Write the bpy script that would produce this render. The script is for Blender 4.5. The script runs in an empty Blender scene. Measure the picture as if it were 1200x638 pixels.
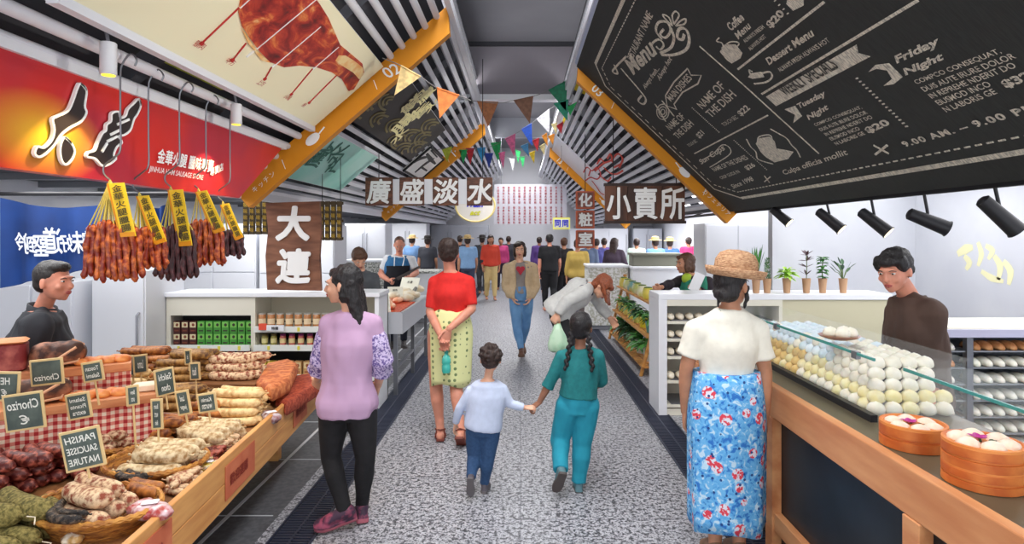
import bpy, math, random
from mathutils import Vector, Matrix, noise
R = math.radians
V = Vector
random.seed(7)
SC = bpy.context.scene
COL = SC.collection

# ------------------------------------------------------------------ camera
FPX, CU, CV, EYE = 720.0, 610.0, 275.0, 1.65
cam = bpy.data.cameras.new('camera'); camo = bpy.data.objects.new('camera', cam); COL.objects.link(camo)
camo.location = (0, 0, EYE); camo.rotation_euler = (R(90), 0, 0)
cam.sensor_width = 36; cam.lens = 36 * FPX / 1200
cam.shift_x = (600 - CU) / 1200.0; cam.shift_y = -(319 - CV) / 1200.0
cam.clip_start = .05; cam.clip_end = 200
SC.camera = camo
SC.view_settings.view_transform = 'Standard'; SC.view_settings.look = 'None'
SC.view_settings.gamma = 1; SC.view_settings.use_curve_mapping = False
SC.view_settings.exposure = 0.25

# ------------------------------------------------------------------ world and main lights
wd = bpy.data.worlds.new('world'); SC.world = wd; wd.use_nodes = True
bg = wd.node_tree.nodes['Background']
bg.inputs[0].default_value = (.93, .96, 1, 1); bg.inputs[1].default_value = 1.7

def area(name, loc, sx, sy, power, rot=(0, 0, 0), col=(1, 1, 1)):
    l = bpy.data.lights.new(name, 'AREA'); l.shape = 'RECTANGLE'; l.size = sx; l.size_y = sy
    l.energy = power; l.color = col
    o = bpy.data.objects.new(name, l); COL.objects.link(o); o.location = loc; o.rotation_euler = rot
    return o
area('hall_fill', (0, 2.5, 4.5), 1.2, 4.6, 200)  # overhead fill added to brighten the aisle, no fixtures behind it
area('hall_fill', (0, 11.0, 4.5), 1.2, 2.4, 150)
area('hall_fill', (0, 17.4, 4.55), 1.2, 2.6, 170)
area('stall_fill', (-3.3, 4.0, 2.12), 1.2, 3.0, 58)  # fill added over the stalls to brighten goods and side walls
area('stall_fill', (-3.3, 8.0, 2.12), 1.2, 3.0, 75)
area('stall_fill', (3.2, 11.0, 2.2), 1.2, 3.0, 50)
area('stall_fill', (-3.3, 14.0, 2.12), 1.2, 6.0, 110)
area('stall_fill', (3.3, 15.5, 2.2), 1.2, 6.0, 110)
for s_ in (-1, 1): area('ceiling_fill', (s_ * .72, 9.5, 3.95), .12, 18, 42, (R(180), 0, 0))  # added upward fill that lifts the dark ceiling
area('stall_fill', (3.5, 4.2, 2.2), 1.2, 4.0, 26)
for y_, e_ in ((3.6, 190), (7.4, 150)):  # added spots without fixtures, brightening the posters on the left slope
    l = bpy.data.lights.new('poster_fill', 'SPOT'); l.energy = e_; l.color = (1, .96, .88); l.spot_size = R(52); l.spot_blend = .9; l.shadow_soft_size = .008
    o = bpy.data.objects.new('poster_fill', l); COL.objects.link(o); o.location = (2.3, y_, 1.86); o.rotation_euler = (V((-1.6, y_ + .3, 2.9)) - V(o.location)).to_track_quat('-Z', 'Y').to_euler()

# ------------------------------------------------------------------ helpers
def at(u, v, Y):
    return V(((u - CU) / FPX * Y, Y, EYE - (v - CV) / FPX * Y))
def srgb(c):
    return tuple(((x / 255) / 12.92 if x / 255 <= .04045 else ((x / 255 + .055) / 1.055) ** 2.4) for x in c) + (1,)

MATS = {}
def mat(name, c, rough=.6, metal=0, c2=None, scale=8, bump=0, bscale=None, stretch=None, emit=0, trans=0,
        contrast=(.4, .6), spec=.5, kind='noise', detail=4, coat=0, alpha=1, sss=0):
    """procedural material; colours are given as sRGB 0-255"""
    if name in MATS: return MATS[name]
    m = bpy.data.materials.new(name); m.use_nodes = True; MATS[name] = m
    nt = m.node_tree; N = nt.nodes; L = nt.links
    b = N['Principled BSDF']
    b.inputs['Base Color'].default_value = srgb(c); b.inputs['Roughness'].default_value = rough
    b.inputs['Metallic'].default_value = metal; b.inputs['Specular IOR Level'].default_value = spec
    if trans: b.inputs['Transmission Weight'].default_value = trans; b.inputs['IOR'].default_value = 1.1
    if coat: b.inputs['Coat Weight'].default_value = coat
    if alpha < 1: b.inputs['Alpha'].default_value = alpha
    if sss: b.inputs['Subsurface Weight'].default_value = sss; b.inputs['Subsurface Radius'].default_value = (.012, .004, .002)
    if emit:
        b.inputs['Emission Color'].default_value = srgb(c); b.inputs['Emission Strength'].default_value = emit
    if c2 or bump:
        tc = N.new('ShaderNodeTexCoord'); mp = N.new('ShaderNodeMapping')
        if stretch: mp.inputs['Scale'].default_value = stretch
        L.new(tc.outputs['Object'], mp.inputs['Vector'])
        def tex(sc):
            if kind == 'voronoi':
                t = N.new('ShaderNodeTexVoronoi'); t.inputs['Scale'].default_value = sc; o = t.outputs['Distance']
            else:
                t = N.new('ShaderNodeTexNoise'); t.inputs['Scale'].default_value = sc; t.inputs['Detail'].default_value = detail; o = t.outputs['Fac']
            L.new(mp.outputs['Vector'], t.inputs['Vector']); return o
        o = tex(scale)
        if c2:
            r = N.new('ShaderNodeValToRGB')
            r.color_ramp.elements[0].position = contrast[0]; r.color_ramp.elements[1].position = contrast[1]
            r.color_ramp.elements[0].color = srgb(c); r.color_ramp.elements[1].color = srgb(c2)
            L.new(o, r.inputs['Fac']); L.new(r.outputs['Color'], b.inputs['Base Color'])
        if bump:
            ob = tex(bscale) if bscale else o
            bp = N.new('ShaderNodeBump'); bp.inputs['Strength'].default_value = bump; bp.inputs['Distance'].default_value = .01
            L.new(ob, bp.inputs['Height']); L.new(bp.outputs['Normal'], b.inputs['Normal'])
    return m

ORIG = {}     # object name -> world matrix used while building
def wm(o):
    return ORIG.get(o.name, Matrix())

class MB:
    """collects simple shapes and links them as ONE mesh object"""
    def __init__(s): s.v = []; s.f = []; s.mi = []; s.cur = 0
    def add(s, vs, fs):
        n = len(s.v); s.v += [V(p) for p in vs]; s.f += [[i + n for i in f] for f in fs]; s.mi += [s.cur] * len(fs); return s
    def box(s, c, d, rz=0, m=None):
        hx, hy, hz = d[0] / 2, d[1] / 2, d[2] / 2
        M = m if m is not None else Matrix.Rotation(rz, 3, 'Z')
        vs = [V(c) + M @ V((x, y, z)) for x in (-hx, hx) for y in (-hy, hy) for z in (-hz, hz)]
        return s.add(vs, [(0, 1, 3, 2), (4, 6, 7, 5), (0, 4, 5, 1), (2, 3, 7, 6), (0, 2, 6, 4), (1, 5, 7, 3)])
    def bb(s, lo, hi):
        return s.box([(a + b) / 2 for a, b in zip(lo, hi)], [b - a for a, b in zip(lo, hi)])
    def rbox(s, c, d, r, rz=0, n=3):
        """box with rounded vertical edges and softened top/bottom"""
        hx, hy, hz = d[0] / 2, d[1] / 2, d[2] / 2
        pts = []
        for cx, cy, a0 in ((hx - r, hy - r, 0), (-hx + r, hy - r, 90), (-hx + r, -hy + r, 180), (hx - r, -hy + r, 270)):
            for k in range(n + 1):
                a = R(a0 + 90 * k / n); pts.append((cx, cy, math.cos(a), math.sin(a)))
        M = Matrix.Rotation(rz, 3, 'Z'); rings = []
        for z, q in ((-hz, r * .45), (-hz + r * .35, r), (hz - r * .35, r), (hz, r * .45)):
            rings.append([V(c) + M @ V((x + q * ca, y + q * sa, z)) for x, y, ca, sa in pts])
        return s.rings(rings)
    def rings(s, rings, closed=True, cap=True):
        n = len(rings[0]); vs = [p for r in rings for p in r]; fs = []
        for i in range(len(rings) - 1):
            for j in range(n if closed else n - 1):
                a = i * n + j; b = i * n + (j + 1) % n
                fs.append((a, b, b + n, a + n))
        if cap: fs.append(list(range(n))[::-1]); fs.append([(len(rings) - 1) * n + j for j in range(n)])
        return s.add(vs, fs)
    def tube(s, pts, r, n=8, cap=True, flat=None):
        pts = [V(p) for p in pts]; k = len(pts)
        rs = r if isinstance(r, (list, tuple)) else [r] * k
        rings = []; prev = None
        for i, p in enumerate(pts):
            t = (pts[min(i + 1, k - 1)] - pts[max(i - 1, 0)]).normalized()
            if prev is None:
                a = V((0, 0, 1)) if abs(t.z) < .9 else V((1, 0, 0)); x = t.cross(a).normalized()
            else:
                x = (prev - t * prev.dot(t)); x = x.normalized() if x.length > 1e-6 else t.orthogonal().normalized()
            prev = x; y = t.cross(x)
            fl = flat or 1
            rings.append([p + (x * math.cos(2 * math.pi * j / n) + y * math.sin(2 * math.pi * j / n) * fl) * rs[i] for j in range(n)])
        return s.rings(rings, cap=cap)
    def lathe(s, prof, c=(0, 0, 0), n=24, sx=1, sy=1):
        c = V(c)
        rings = [[c + V((r * sx * math.cos(2 * math.pi * j / n), r * sy * math.sin(2 * math.pi * j / n), z)) for j in range(n)] for r, z in prof]
        return s.rings(rings)
    def ell(s, c, r, m=None, n=16, k=10):
        if not isinstance(r, (list, tuple)): r = (r, r, r)
        M = m if m is not None else Matrix.Identity(3); c = V(c)
        vs = [c + M @ V((0, 0, -r[2]))]; fs = []
        for i in range(1, k):
            a = -math.pi / 2 + math.pi * i / k
            for j in range(n):
                b = 2 * math.pi * j / n
                vs.append(c + M @ V((r[0] * math.cos(a) * math.cos(b), r[1] * math.cos(a) * math.sin(b), r[2] * math.sin(a))))
        vs.append(c + M @ V((0, 0, r[2]))); top = len(vs) - 1
        for j in range(n):
            fs.append((0, 1 + (j + 1) % n, 1 + j))
            fs.append((top, top - n + j, top - n + (j + 1) % n))
        for i in range(k - 2):
            for j in range(n):
                a = 1 + i * n + j; b = 1 + i * n + (j + 1) % n
                fs.append((a, b, b + n, a + n))
        return s.add(vs, fs)
    def cap(s, p0, p1, r0, r1, n=14):
        s.tube([p0, p1], [r0, r1], n); s.ell(p0, r0, n=n, k=8); s.ell(p1, r1, n=n, k=8); return s
    def prism(s, poly, ax, ay, az, o, t):
        """polygon (2D) in the frame o + x*ax + y*ay, thickness t along az (starting at 0)"""
        n = len(poly)
        a = [V(o) + V(ax) * x + V(ay) * y for x, y in poly]; b = [p + V(az) * t for p in a]
        return s.add(a + b, [list(range(n))[::-1], list(range(n, 2 * n))] + [(i, (i + 1) % n, (i + 1) % n + n, i + n) for i in range(n)])
    def quad(s, a, b, c, d, t, nrm=None):
        a, b, c, d = map(V, (a, b, c, d)); n = V(nrm).normalized() if nrm is not None else (b - a).cross(d - a).normalized()
        p = [a, b, c, d]; q = [x - n * t for x in p]
        return s.add(p + q, [(0, 1, 2, 3), (7, 6, 5, 4)] + [(i, i + 4, (i + 1) % 4 + 4, (i + 1) % 4) for i in range(4)])
    def build(s, name, m, parent=None, smooth=False, loc=None, label=None, bevel=0, post=None, recalc=True, world=True):
        me = bpy.data.meshes.new(name)
        vs = [V(p) for p in s.v]
        o = bpy.data.objects.new(name, me); COL.objects.link(o)
        if parent is not None:
            W = wm(parent)
            if world: Wi = W.inverted(); vs = [Wi @ p for p in vs]
            o.parent = parent; ORIG[o.name] = W
        else:
            if loc is None:
                xs = [p.x for p in vs]; ys = [p.y for p in vs]; zs = [p.z for p in vs]
                loc = V(((min(xs) + max(xs)) / 2, (min(ys) + max(ys)) / 2, min(zs)))
            loc = V(loc); vs = [p - loc for p in vs]; o.location = loc; ORIG[o.name] = Matrix.Translation(loc)
        me.from_pydata(vs, [], s.f)
        ms = m if isinstance(m, (list, tuple)) else [m]
        for x in ms: me.materials.append(x)
        if len(ms) > 1: me.polygons.foreach_set('material_index', s.mi)
        if recalc:
            import bmesh
            bm = bmesh.new(); bm.from_mesh(me); bmesh.ops.recalc_face_normals(bm, faces=bm.faces); bm.to_mesh(me); bm.free()
        if smooth:
            me.polygons.foreach_set('use_smooth', [True] * len(me.polygons))
            if smooth != 'all': me.set_sharp_from_angle(angle=R(50))
        if bevel:
            md = o.modifiers.new('bevel', 'BEVEL'); md.width = bevel; md.segments = 2; md.limit_method = 'ANGLE'
        if label: o['label'] = label
        me.update()
        return o

def tag(o, label=None, cat=None, group=None, kind=None):
    if label: o['label'] = label
    if cat: o['category'] = cat
    if group: o['group'] = group
    if kind: o['kind'] = kind
    return o
def struct(name, mb, m, **k):
    o = mb.build(name, m, **k); o['kind'] = 'structure'; return o
def thing(name, label, cat, loc=(0, 0, 0), rz=0, group=None):
    o = bpy.data.objects.new(name, None); COL.objects.link(o); o.empty_display_size = .1
    o.location = loc; o.rotation_euler = (0, 0, rz)
    ORIG[o.name] = Matrix.Translation(V(loc)) @ Matrix.Rotation(rz, 4, 'Z')
    return tag(o, label, cat, group)
def copy_tree(o, parent=None):
    c = o.copy(); COL.objects.link(c)
    if parent is not None: c.parent = parent
    for ch in [x for x in o.children]: copy_tree(ch, c)
    return c
def dup(o, loc, rot=(0, 0, 0), label=None, scale=None, group=None):
    c = copy_tree(o); c.location = loc; c.rotation_euler = rot
    if scale: c.scale = scale if isinstance(scale, (tuple, list)) else (scale,) * 3
    if label: c['label'] = label
    if group: c['group'] = group
    return c

def bake(mb, voxel, it=4, disp=None, keep=None):
    """union of everything in mb as one smooth closed surface; returns (verts, faces)"""
    me = bpy.data.meshes.new('tmp'); me.from_pydata([tuple(p) for p in mb.v], [], mb.f); me.update()
    import bmesh
    bm = bmesh.new(); bm.from_mesh(me); bmesh.ops.recalc_face_normals(bm, faces=bm.faces); bm.to_mesh(me); bm.free()
    o = bpy.data.objects.new('tmp', me); COL.objects.link(o)
    md = o.modifiers.new('r', 'REMESH'); md.mode = 'VOXEL'; md.voxel_size = voxel; md.adaptivity = 0
    if it:
        sm = o.modifiers.new('s', 'SMOOTH'); sm.factor = .5; sm.iterations = it
    dg = bpy.context.evaluated_depsgraph_get(); dg.update()
    m2 = bpy.data.meshes.new_from_object(o.evaluated_get(dg))
    vs = [v.co.copy() for v in m2.vertices]; fs = [tuple(p.vertices) for p in m2.polygons]
    if disp:
        ns = [v.normal.copy() for v in m2.vertices]
        vs = [p + n * disp(p, n) for p, n in zip(vs, ns)]
    bpy.data.objects.remove(o); bpy.data.meshes.remove(me); bpy.data.meshes.remove(m2)
    r = MB(); r.v = vs; r.f = [list(f) for f in fs]; r.mi = [0] * len(fs)
    return r

# --- flat graphics standing on a plane in the place ---
class Plane:
    def __init__(s, o, ex, nrm):
        s.o = V(o); s.n = V(nrm).normalized(); s.ex = V(ex).normalized(); s.ey = s.n.cross(s.ex).normalized()
    def hit(s, u, v):
        d = V(((u - CU) / FPX, 1, -(v - CV) / FPX)); c = V((0, 0, EYE))
        t = (s.o - c).dot(s.n) / d.dot(s.n); return c + d * t
    def off(s, p, h): return p + s.n * h
def smooth_pts(P, k=4):
    if len(P) < 3: return P
    out = []
    for i in range(len(P) - 1):
        a = P[max(i - 1, 0)]; b = P[i]; c = P[i + 1]; d = P[min(i + 2, len(P) - 1)]
        for j in range(k):
            t = j / k
            out.append(.5 * ((2 * b) + (c - a) * t + (2 * a - 5 * b + 4 * c - d) * t * t + (3 * b - a - 3 * c + d) * t ** 3))
    out.append(P[-1]); return out
def stroke(mb, pl, px, w, h=.004, sm=True, raw=False):
    """ribbon of width w (m, or list) along points on a plane"""
    P = px if raw else [pl.hit(*p) for p in px]
    ws = w if isinstance(w, (list, tuple)) else [w] * len(P)
    if sm and len(P) > 2:
        Q = smooth_pts([V(p) for p in P]); W = []
        for i in range(len(P) - 1):
            for j in range(4): W.append(ws[i] + (ws[i + 1] - ws[i]) * j / 4)
        W.append(ws[-1])
    else: Q = P; W = ws
    n = len(Q); L_ = []; R_ = []
    for i in range(n):
        t = (Q[min(i + 1, n - 1)] - Q[max(i - 1, 0)]).normalized(); s = pl.n.cross(t).normalized() * W[i] / 2
        L_.append(Q[i] + s + pl.n * h); R_.append(Q[i] - s + pl.n * h)
    vs = L_ + R_ + [p - pl.n * h * .9 for p in L_ + R_]
    fs = []
    for i in range(n - 1):
        fs.append((i, n + i, n + i + 1, i + 1)); fs.append((i, i + 1, 2 * n + i + 1, 2 * n + i)); fs.append((n + i, 3 * n + i, 3 * n + i + 1, n + i + 1))
    fs.append((0, 2 * n, 3 * n, n)); fs.append((n - 1, 2 * n - 1, 4 * n - 1, 3 * n - 1))
    mb.add(vs, fs)
def poly(mb, pl, px, h=.004, raw=False):
    P = px if raw else [pl.hit(*p) for p in px]; n = len(P)
    a = [p + pl.n * h for p in P]; b = [p + pl.n * h * .1 for p in P]
    mb.add(a + b, [list(range(n)), list(range(n, 2 * n))[::-1]] + [(i, (i + 1) % n, (i + 1) % n + n, i + n) for i in range(n)])
_TC = {}
def glyphs(body, offset=0.0, shear=0.0, res=3, spacing=1.0):
    key = (body, offset, shear, res, spacing)
    if key in _TC: return _TC[key]
    cu = bpy.data.curves.new('t', 'FONT'); cu.body = body; cu.offset = offset; cu.shear = shear; cu.resolution_u = res; cu.space_character = spacing
    o = bpy.data.objects.new('t', cu); COL.objects.link(o)
    dg = bpy.context.evaluated_depsgraph_get(); dg.update()
    m = bpy.data.meshes.new_from_object(o.evaluated_get(dg))
    vs = [(v.co.x, v.co.y) for v in m.vertices]; fs = [tuple(p.vertices) for p in m.polygons]
    bpy.data.objects.remove(o); bpy.data.curves.remove(cu); bpy.data.meshes.remove(m)
    if not vs: vs = [(0, 0), (1, 0), (0, 1)]; fs = [(0, 1, 2)]
    x0 = min(p[0] for p in vs); x1 = max(p[0] for p in vs); y0 = min(p[1] for p in vs); y1 = max(p[1] for p in vs)
    vs = [(x - x0, y - y0) for x, y in vs]
    _TC[key] = (vs, fs, x1 - x0, y1 - y0); return _TC[key]
def text(mb, body, o, ex, ey, w=None, h=None, th=.003, offset=0.0, shear=0.0, mirror=False, center=False, spacing=1.0, res=3):
    """writing with lower-left corner o, reading along ex, up along ey"""
    cjk_ = any(ord(c) > 0x2E80 for c in body) and offset > 0
    vs, fs, W, H = glyphs(body, 0.0 if cjk_ else offset, shear, res, spacing)
    bold = offset if cjk_ else 0
    ex = V(ex).normalized(); ey = V(ey).normalized(); nn = ex.cross(ey).normalized()
    if w is None: sx = sy = h / H
    elif h is None: sx = sy = w / W
    else: sx = w / W; sy = h / H
    o = V(o)
    if center: o = o - ex * W * sx / 2 - ey * H * sy / 2
    shifts = [(0, 0)] if not bold else [(0, 0)] + [(bold * math.cos(a), bold * math.sin(a)) for a in [k * math.pi / 4 for k in range(8)]]
    for q, (bx_, by_) in enumerate(shifts):
        P = []
        for x, y in vs:
            X = (W - x) if mirror else x
            P.append(o + ex * (X + bx_) * sx + ey * (y + by_) * sy + nn * (th + q * .0002))
        n = len(mb.v)
        mb.v += P
        for f in fs: mb.f.append([i + n for i in (f[::-1] if mirror else f)]); mb.mi.append(mb.cur)
def ptext(mb, pl, body, p0, p1, hpx=None, h=None, flip=1, **k):
    """writing fitted between two points of a plane"""
    a = pl.hit(*p0); b = pl.hit(*p1); ex = (b - a); w = ex.length; ex.normalize(); ey = pl.n.cross(ex) * flip
    text(mb, body, a, ex, ey, w=w, h=h, **k)
# ------------------------------------------------------------------ materials of the room
def floor_material():
    m = bpy.data.materials.new('granite'); m.use_nodes = True; nt = m.node_tree; N = nt.nodes; L = nt.links; b = N['Principled BSDF']
    tc = N.new('ShaderNodeTexCoord')
    def noi(sc, lo, hi, c0, c1):
        t = N.new('ShaderNodeTexNoise'); t.inputs['Scale'].default_value = sc; t.inputs['Detail'].default_value = 3; t.inputs['Roughness'].default_value = .65
        L.new(tc.outputs['Object'], t.inputs['Vector']); r = N.new('ShaderNodeValToRGB')
        r.color_ramp.elements[0].position = lo; r.color_ramp.elements[1].position = hi
        r.color_ramp.elements[0].color = c0; r.color_ramp.elements[1].color = c1
        L.new(t.outputs['Fac'], r.inputs['Fac']); return r.outputs['Color']
    a = noi(34, .40, .52, srgb((84, 85, 92)), srgb((186, 187, 193)))
    c = noi(75, .40, .50, (.10, .10, .115, 1), (1, 1, 1, 1))
    d = noi(3, .3, .7, (.78, .78, .8, 1), (1, 1, 1, 1))
    m1 = N.new('ShaderNodeMix'); m1.data_type = 'RGBA'; m1.blend_type = 'MULTIPLY'; m1.inputs[0].default_value = .95
    L.new(a, m1.inputs[6]); L.new(c, m1.inputs[7])
    m2 = N.new('ShaderNodeMix'); m2.data_type = 'RGBA'; m2.blend_type = 'MULTIPLY'; m2.inputs[0].default_value = .6
    L.new(m1.outputs[2], m2.inputs[6]); L.new(d, m2.inputs[7])
    br = N.new('ShaderNodeTexBrick'); br.offset = 0; br.inputs['Scale'].default_value = 1
    br.inputs['Brick Width'].default_value = 1.12; br.inputs['Row Height'].default_value = .6; br.inputs['Mortar Size'].default_value = .004
    br.inputs['Color1'].default_value = br.inputs['Color2'].default_value = (1, 1, 1, 1); br.inputs['Mortar'].default_value = (.62, .62, .65, 1)
    L.new(tc.outputs['Object'], br.inputs['Vector'])
    m3 = N.new('ShaderNodeMix'); m3.data_type = 'RGBA'; m3.blend_type = 'MULTIPLY'; m3.inputs[0].default_value = 1
    L.new(m2.outputs[2], m3.inputs[6]); L.new(br.outputs['Color'], m3.inputs[7])
    L.new(m3.outputs[2], b.inputs['Base Color']); b.inputs['Roughness'].default_value = .45
    return m
M_white = mat('white_panel', (224, 226, 233), .55)
M_white2 = mat('white_enamel', (236, 238, 243), .35)
M_wall = mat('wall_paint', (206, 208, 216), .7, c2=(214, 216, 222), scale=1.2)
M_greyp = mat('grey_panel', (176, 179, 188), .6)
M_ceil = mat('ceiling_paint', (132, 131, 138), .8, c2=(142, 141, 148), scale=.6)
M_bulk = mat('bulkhead_paint', (150, 144, 152), .8)
M_slat = mat('slat_paint', (228, 229, 236), .5)
M_joist = mat('joist_paint', (62, 62, 68), .7)
M_steel = mat('steel', (130, 132, 138), .35, metal=.8)
M_darkm = mat('dark_metal', (38, 38, 42), .45, metal=.3)
M_orange = mat('orange_paint', (226, 146, 8), .5)
M_ink = mat('white_ink', (250, 250, 248), .6)
M_black = mat('black_paint', (22, 22, 24), .6)
M_seam = mat('seam_grey', (150, 152, 160), .7)

# ------------------------------------------------------------------ floor, walls, ceiling
fl = MB(); fl.bb((-1.42, -1.2, -.06), (4.5, 21, 0)); struct('floor', fl, floor_material(), loc=(0, .55, 0))
dk = MB(); dk.bb((-5.0, -1.2, -.06), (-1.42, 21, 0))
struct('floor', dk, mat('dark_stone', (74, 75, 79), .5, c2=(92, 93, 97), scale=30, bump=.05))
t = MB()
for y in [k * .9 for k in range(1, 20)]: t.box((-3.2, y, .001), (3.5, .006, .004))
t.box((-1.71, 9, .0015), (.022, 20, .005))
struct('trim_1', t, mat('pale_inlay', (196, 197, 200), .5))
for s, nm in ((-1, 'left'), (1, 'right')):
    x0, x1 = 1.12, 1.35
    g = MB(); g.box((s * 1.235, 9.8, .001), (.235, 22, .004)); g.cur = 1
    for k in range(700):
        y = .6 + k * .03
        if y > 20: break
        g.box((s * 1.235, y, .005), (.20, .014, .006))
    for xx in (1.122, 1.235, 1.348): g.box((s * xx, 9.8, .006), (.012, 22, .008))
    o = g.build('drain_grate', [mat('drain_dark', (22, 26, 40), .6), mat('drain_bar', (50, 56, 76), .45, metal=.3)])
    tag(o, 'long dark slotted floor drain running along the %s side of the aisle' % nm, 'drain'); o['kind'] = 'structure'
w = MB(); w.bb((-5.2, 21, 0), (4.9, 21.2, 4.7)); struct('wall_back', w, mat('back_wall', (216, 216, 222), .7))
w = MB(); w.bb((-5.2, -1.2, 0), (-5.0, 21, 4.7)); struct('wall_left', w, M_wall)
w = MB(); w.bb((4.5, -1.2, 0), (4.7, 21, 4.7)); struct('wall_right', w, M_wall)
w = MB(); w.bb((2.87, 7.0, 0), (4.5, 7.12, 2.45)); struct('wall_partition', w, M_wall)
c = MB(); c.bb((-5.2, -1.2, 4.6), (4.7, 21.2, 4.75)); struct('ceiling', c, M_ceil)
c = MB(); c.bb((-1.5, 9.44, 3.80), (1.5, 9.6, 4.6)); struct('bulkhead', c, M_bulk)
c = MB(); c.bb((-1.5, 9.38, 4.54), (1.5, 9.44, 4.6)); struct('trim_2', c, M_joist)
c = MB(); c.bb((-1.5, 9.40, 3.72), (1.5, 9.62, 3.80)); struct('trim_3', c, M_white2)
c = MB(); c.bb((-1.6, 15.5, 4.1), (1.6, 15.65, 4.6)); struct('bulkhead', c, M_greyp)
# side ceilings over the stalls
c = MB(); c.bb((-5.0, -1.0, 2.20), (-2.5, 21, 2.26)); struct('ceiling', c, mat('stall_ceiling_paint', (70, 71, 77), .8))
c = MB(); c.bb((2.45, -1.0, 2.30), (4.5, 21, 2.36)); struct('ceiling', c, mat('stall_ceiling_white', (226, 227, 232), .8))
for k, (x, z) in enumerate(((-2.55, 2.12), (-3.0, 2.14), (-3.5, 2.14))):
    b = MB(); b.tube([(x, -.8, z), (x, 20.6, z)], .035 if k else .05, 10); struct('ceiling_pipe', b, M_steel, smooth=True)
b = MB()
for y in [1 + .9 * k for k in range(22)]: b.box((-3.75, y, 2.175), (2.5, .07, .07))
struct('ceiling_joist', b, mat('joist_grey', (118, 120, 126), .6))

# slatted gable ceiling: two slopes of white bars running along the aisle
LS = lambda x: 4.205 + .869 * x          # left slope height at x
RS = lambda x: 4.186 - .947 * x          # right slope
def slats(side, y0, y1, x0, x1, step, wdt, round_=False):
    f = LS if side < 0 else RS
    z0, z1 = f(x0), f(x1); L_ = math.hypot(x1 - x0, z1 - z0); n = int(L_ / step)
    dx, dz = (x1 - x0) / L_, (z1 - z0) / L_
    ang = math.atan2(-(z1 - z0), x1 - x0)
    m = MB()
    for k in range(n + 1):
        q = .03 + k * step
        if q > L_: break
        x, z = x0 + dx * q, z0 + dz * q
        if round_: m.tube([(x, y0, z + .03), (x, y1, z + .03)], wdt / 2, 10)
        else: m.box((x, (y0 + y1) / 2, z + .025), (wdt, y1 - y0, .05), m=Matrix.Rotation(ang, 3, 'Y'))
    o = struct('ceiling_slats', m, M_slat, smooth=round_)
    m = MB(); y = y0 + .4; nx, nz = (-dz, dx) if dx > 0 else (dz, -dx)
    while y < y1:
        m.box(((x0 + x1) / 2 + nx * .12, y, (z0 + z1) / 2 + abs(nz) * .12), (L_, .09, .08), m=Matrix.Rotation(ang, 3, 'Y')); y += 1.15
    struct('ceiling_purlin', m, M_joist)
    return o
slats(-1, -.5, 5.45, -2.5, -.65, .135, .062, True)
slats(-1, 5.55, 10.95, -2.5, -.65, .125, .052)
slats(-1, 11.05, 20.5, -2.5, -.65, .125, .052)
slats(1, -.5, 6.85, .65, 2.4, .12, .055)
slats(1, 6.95, 13.45, .65, 2.4, .12, .055)
slats(1, 13.55, 20.5, .65, 2.4, .12, .055)
for pts_ in (((-2.55, LS(-2.55) + .42), (-.66, LS(-.66) + .42)), ((.66, RS(.66) + .42), (2.5, RS(2.5) + .42))):
    (xa_, za_), (xb_, zb_) = pts_; b = MB(); b.quad((xa_, -1, za_), (xb_, -1, zb_), (xb_, 20.8, zb_), (xa_, 20.8, za_), .03, (0, 0, -1)); struct('dark_void_sheet', b, mat('gap_shade', (66, 66, 72), .9))  # dark sheet added above the slats to darken the gaps and block light
# long edge rails of the slopes
for x, z in ((-.62, 3.66), (.62, 3.62), (-2.5, 2.02)):
    b = MB(); b.box((x, 10, z), (.05, 21, .09)); struct('ceiling_rail', b, M_slat)
b = MB(); b.box((2.46, 10, 1.975), (.06, 21, .07)); struct('ceiling_rail', b, M_darkm)

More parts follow.
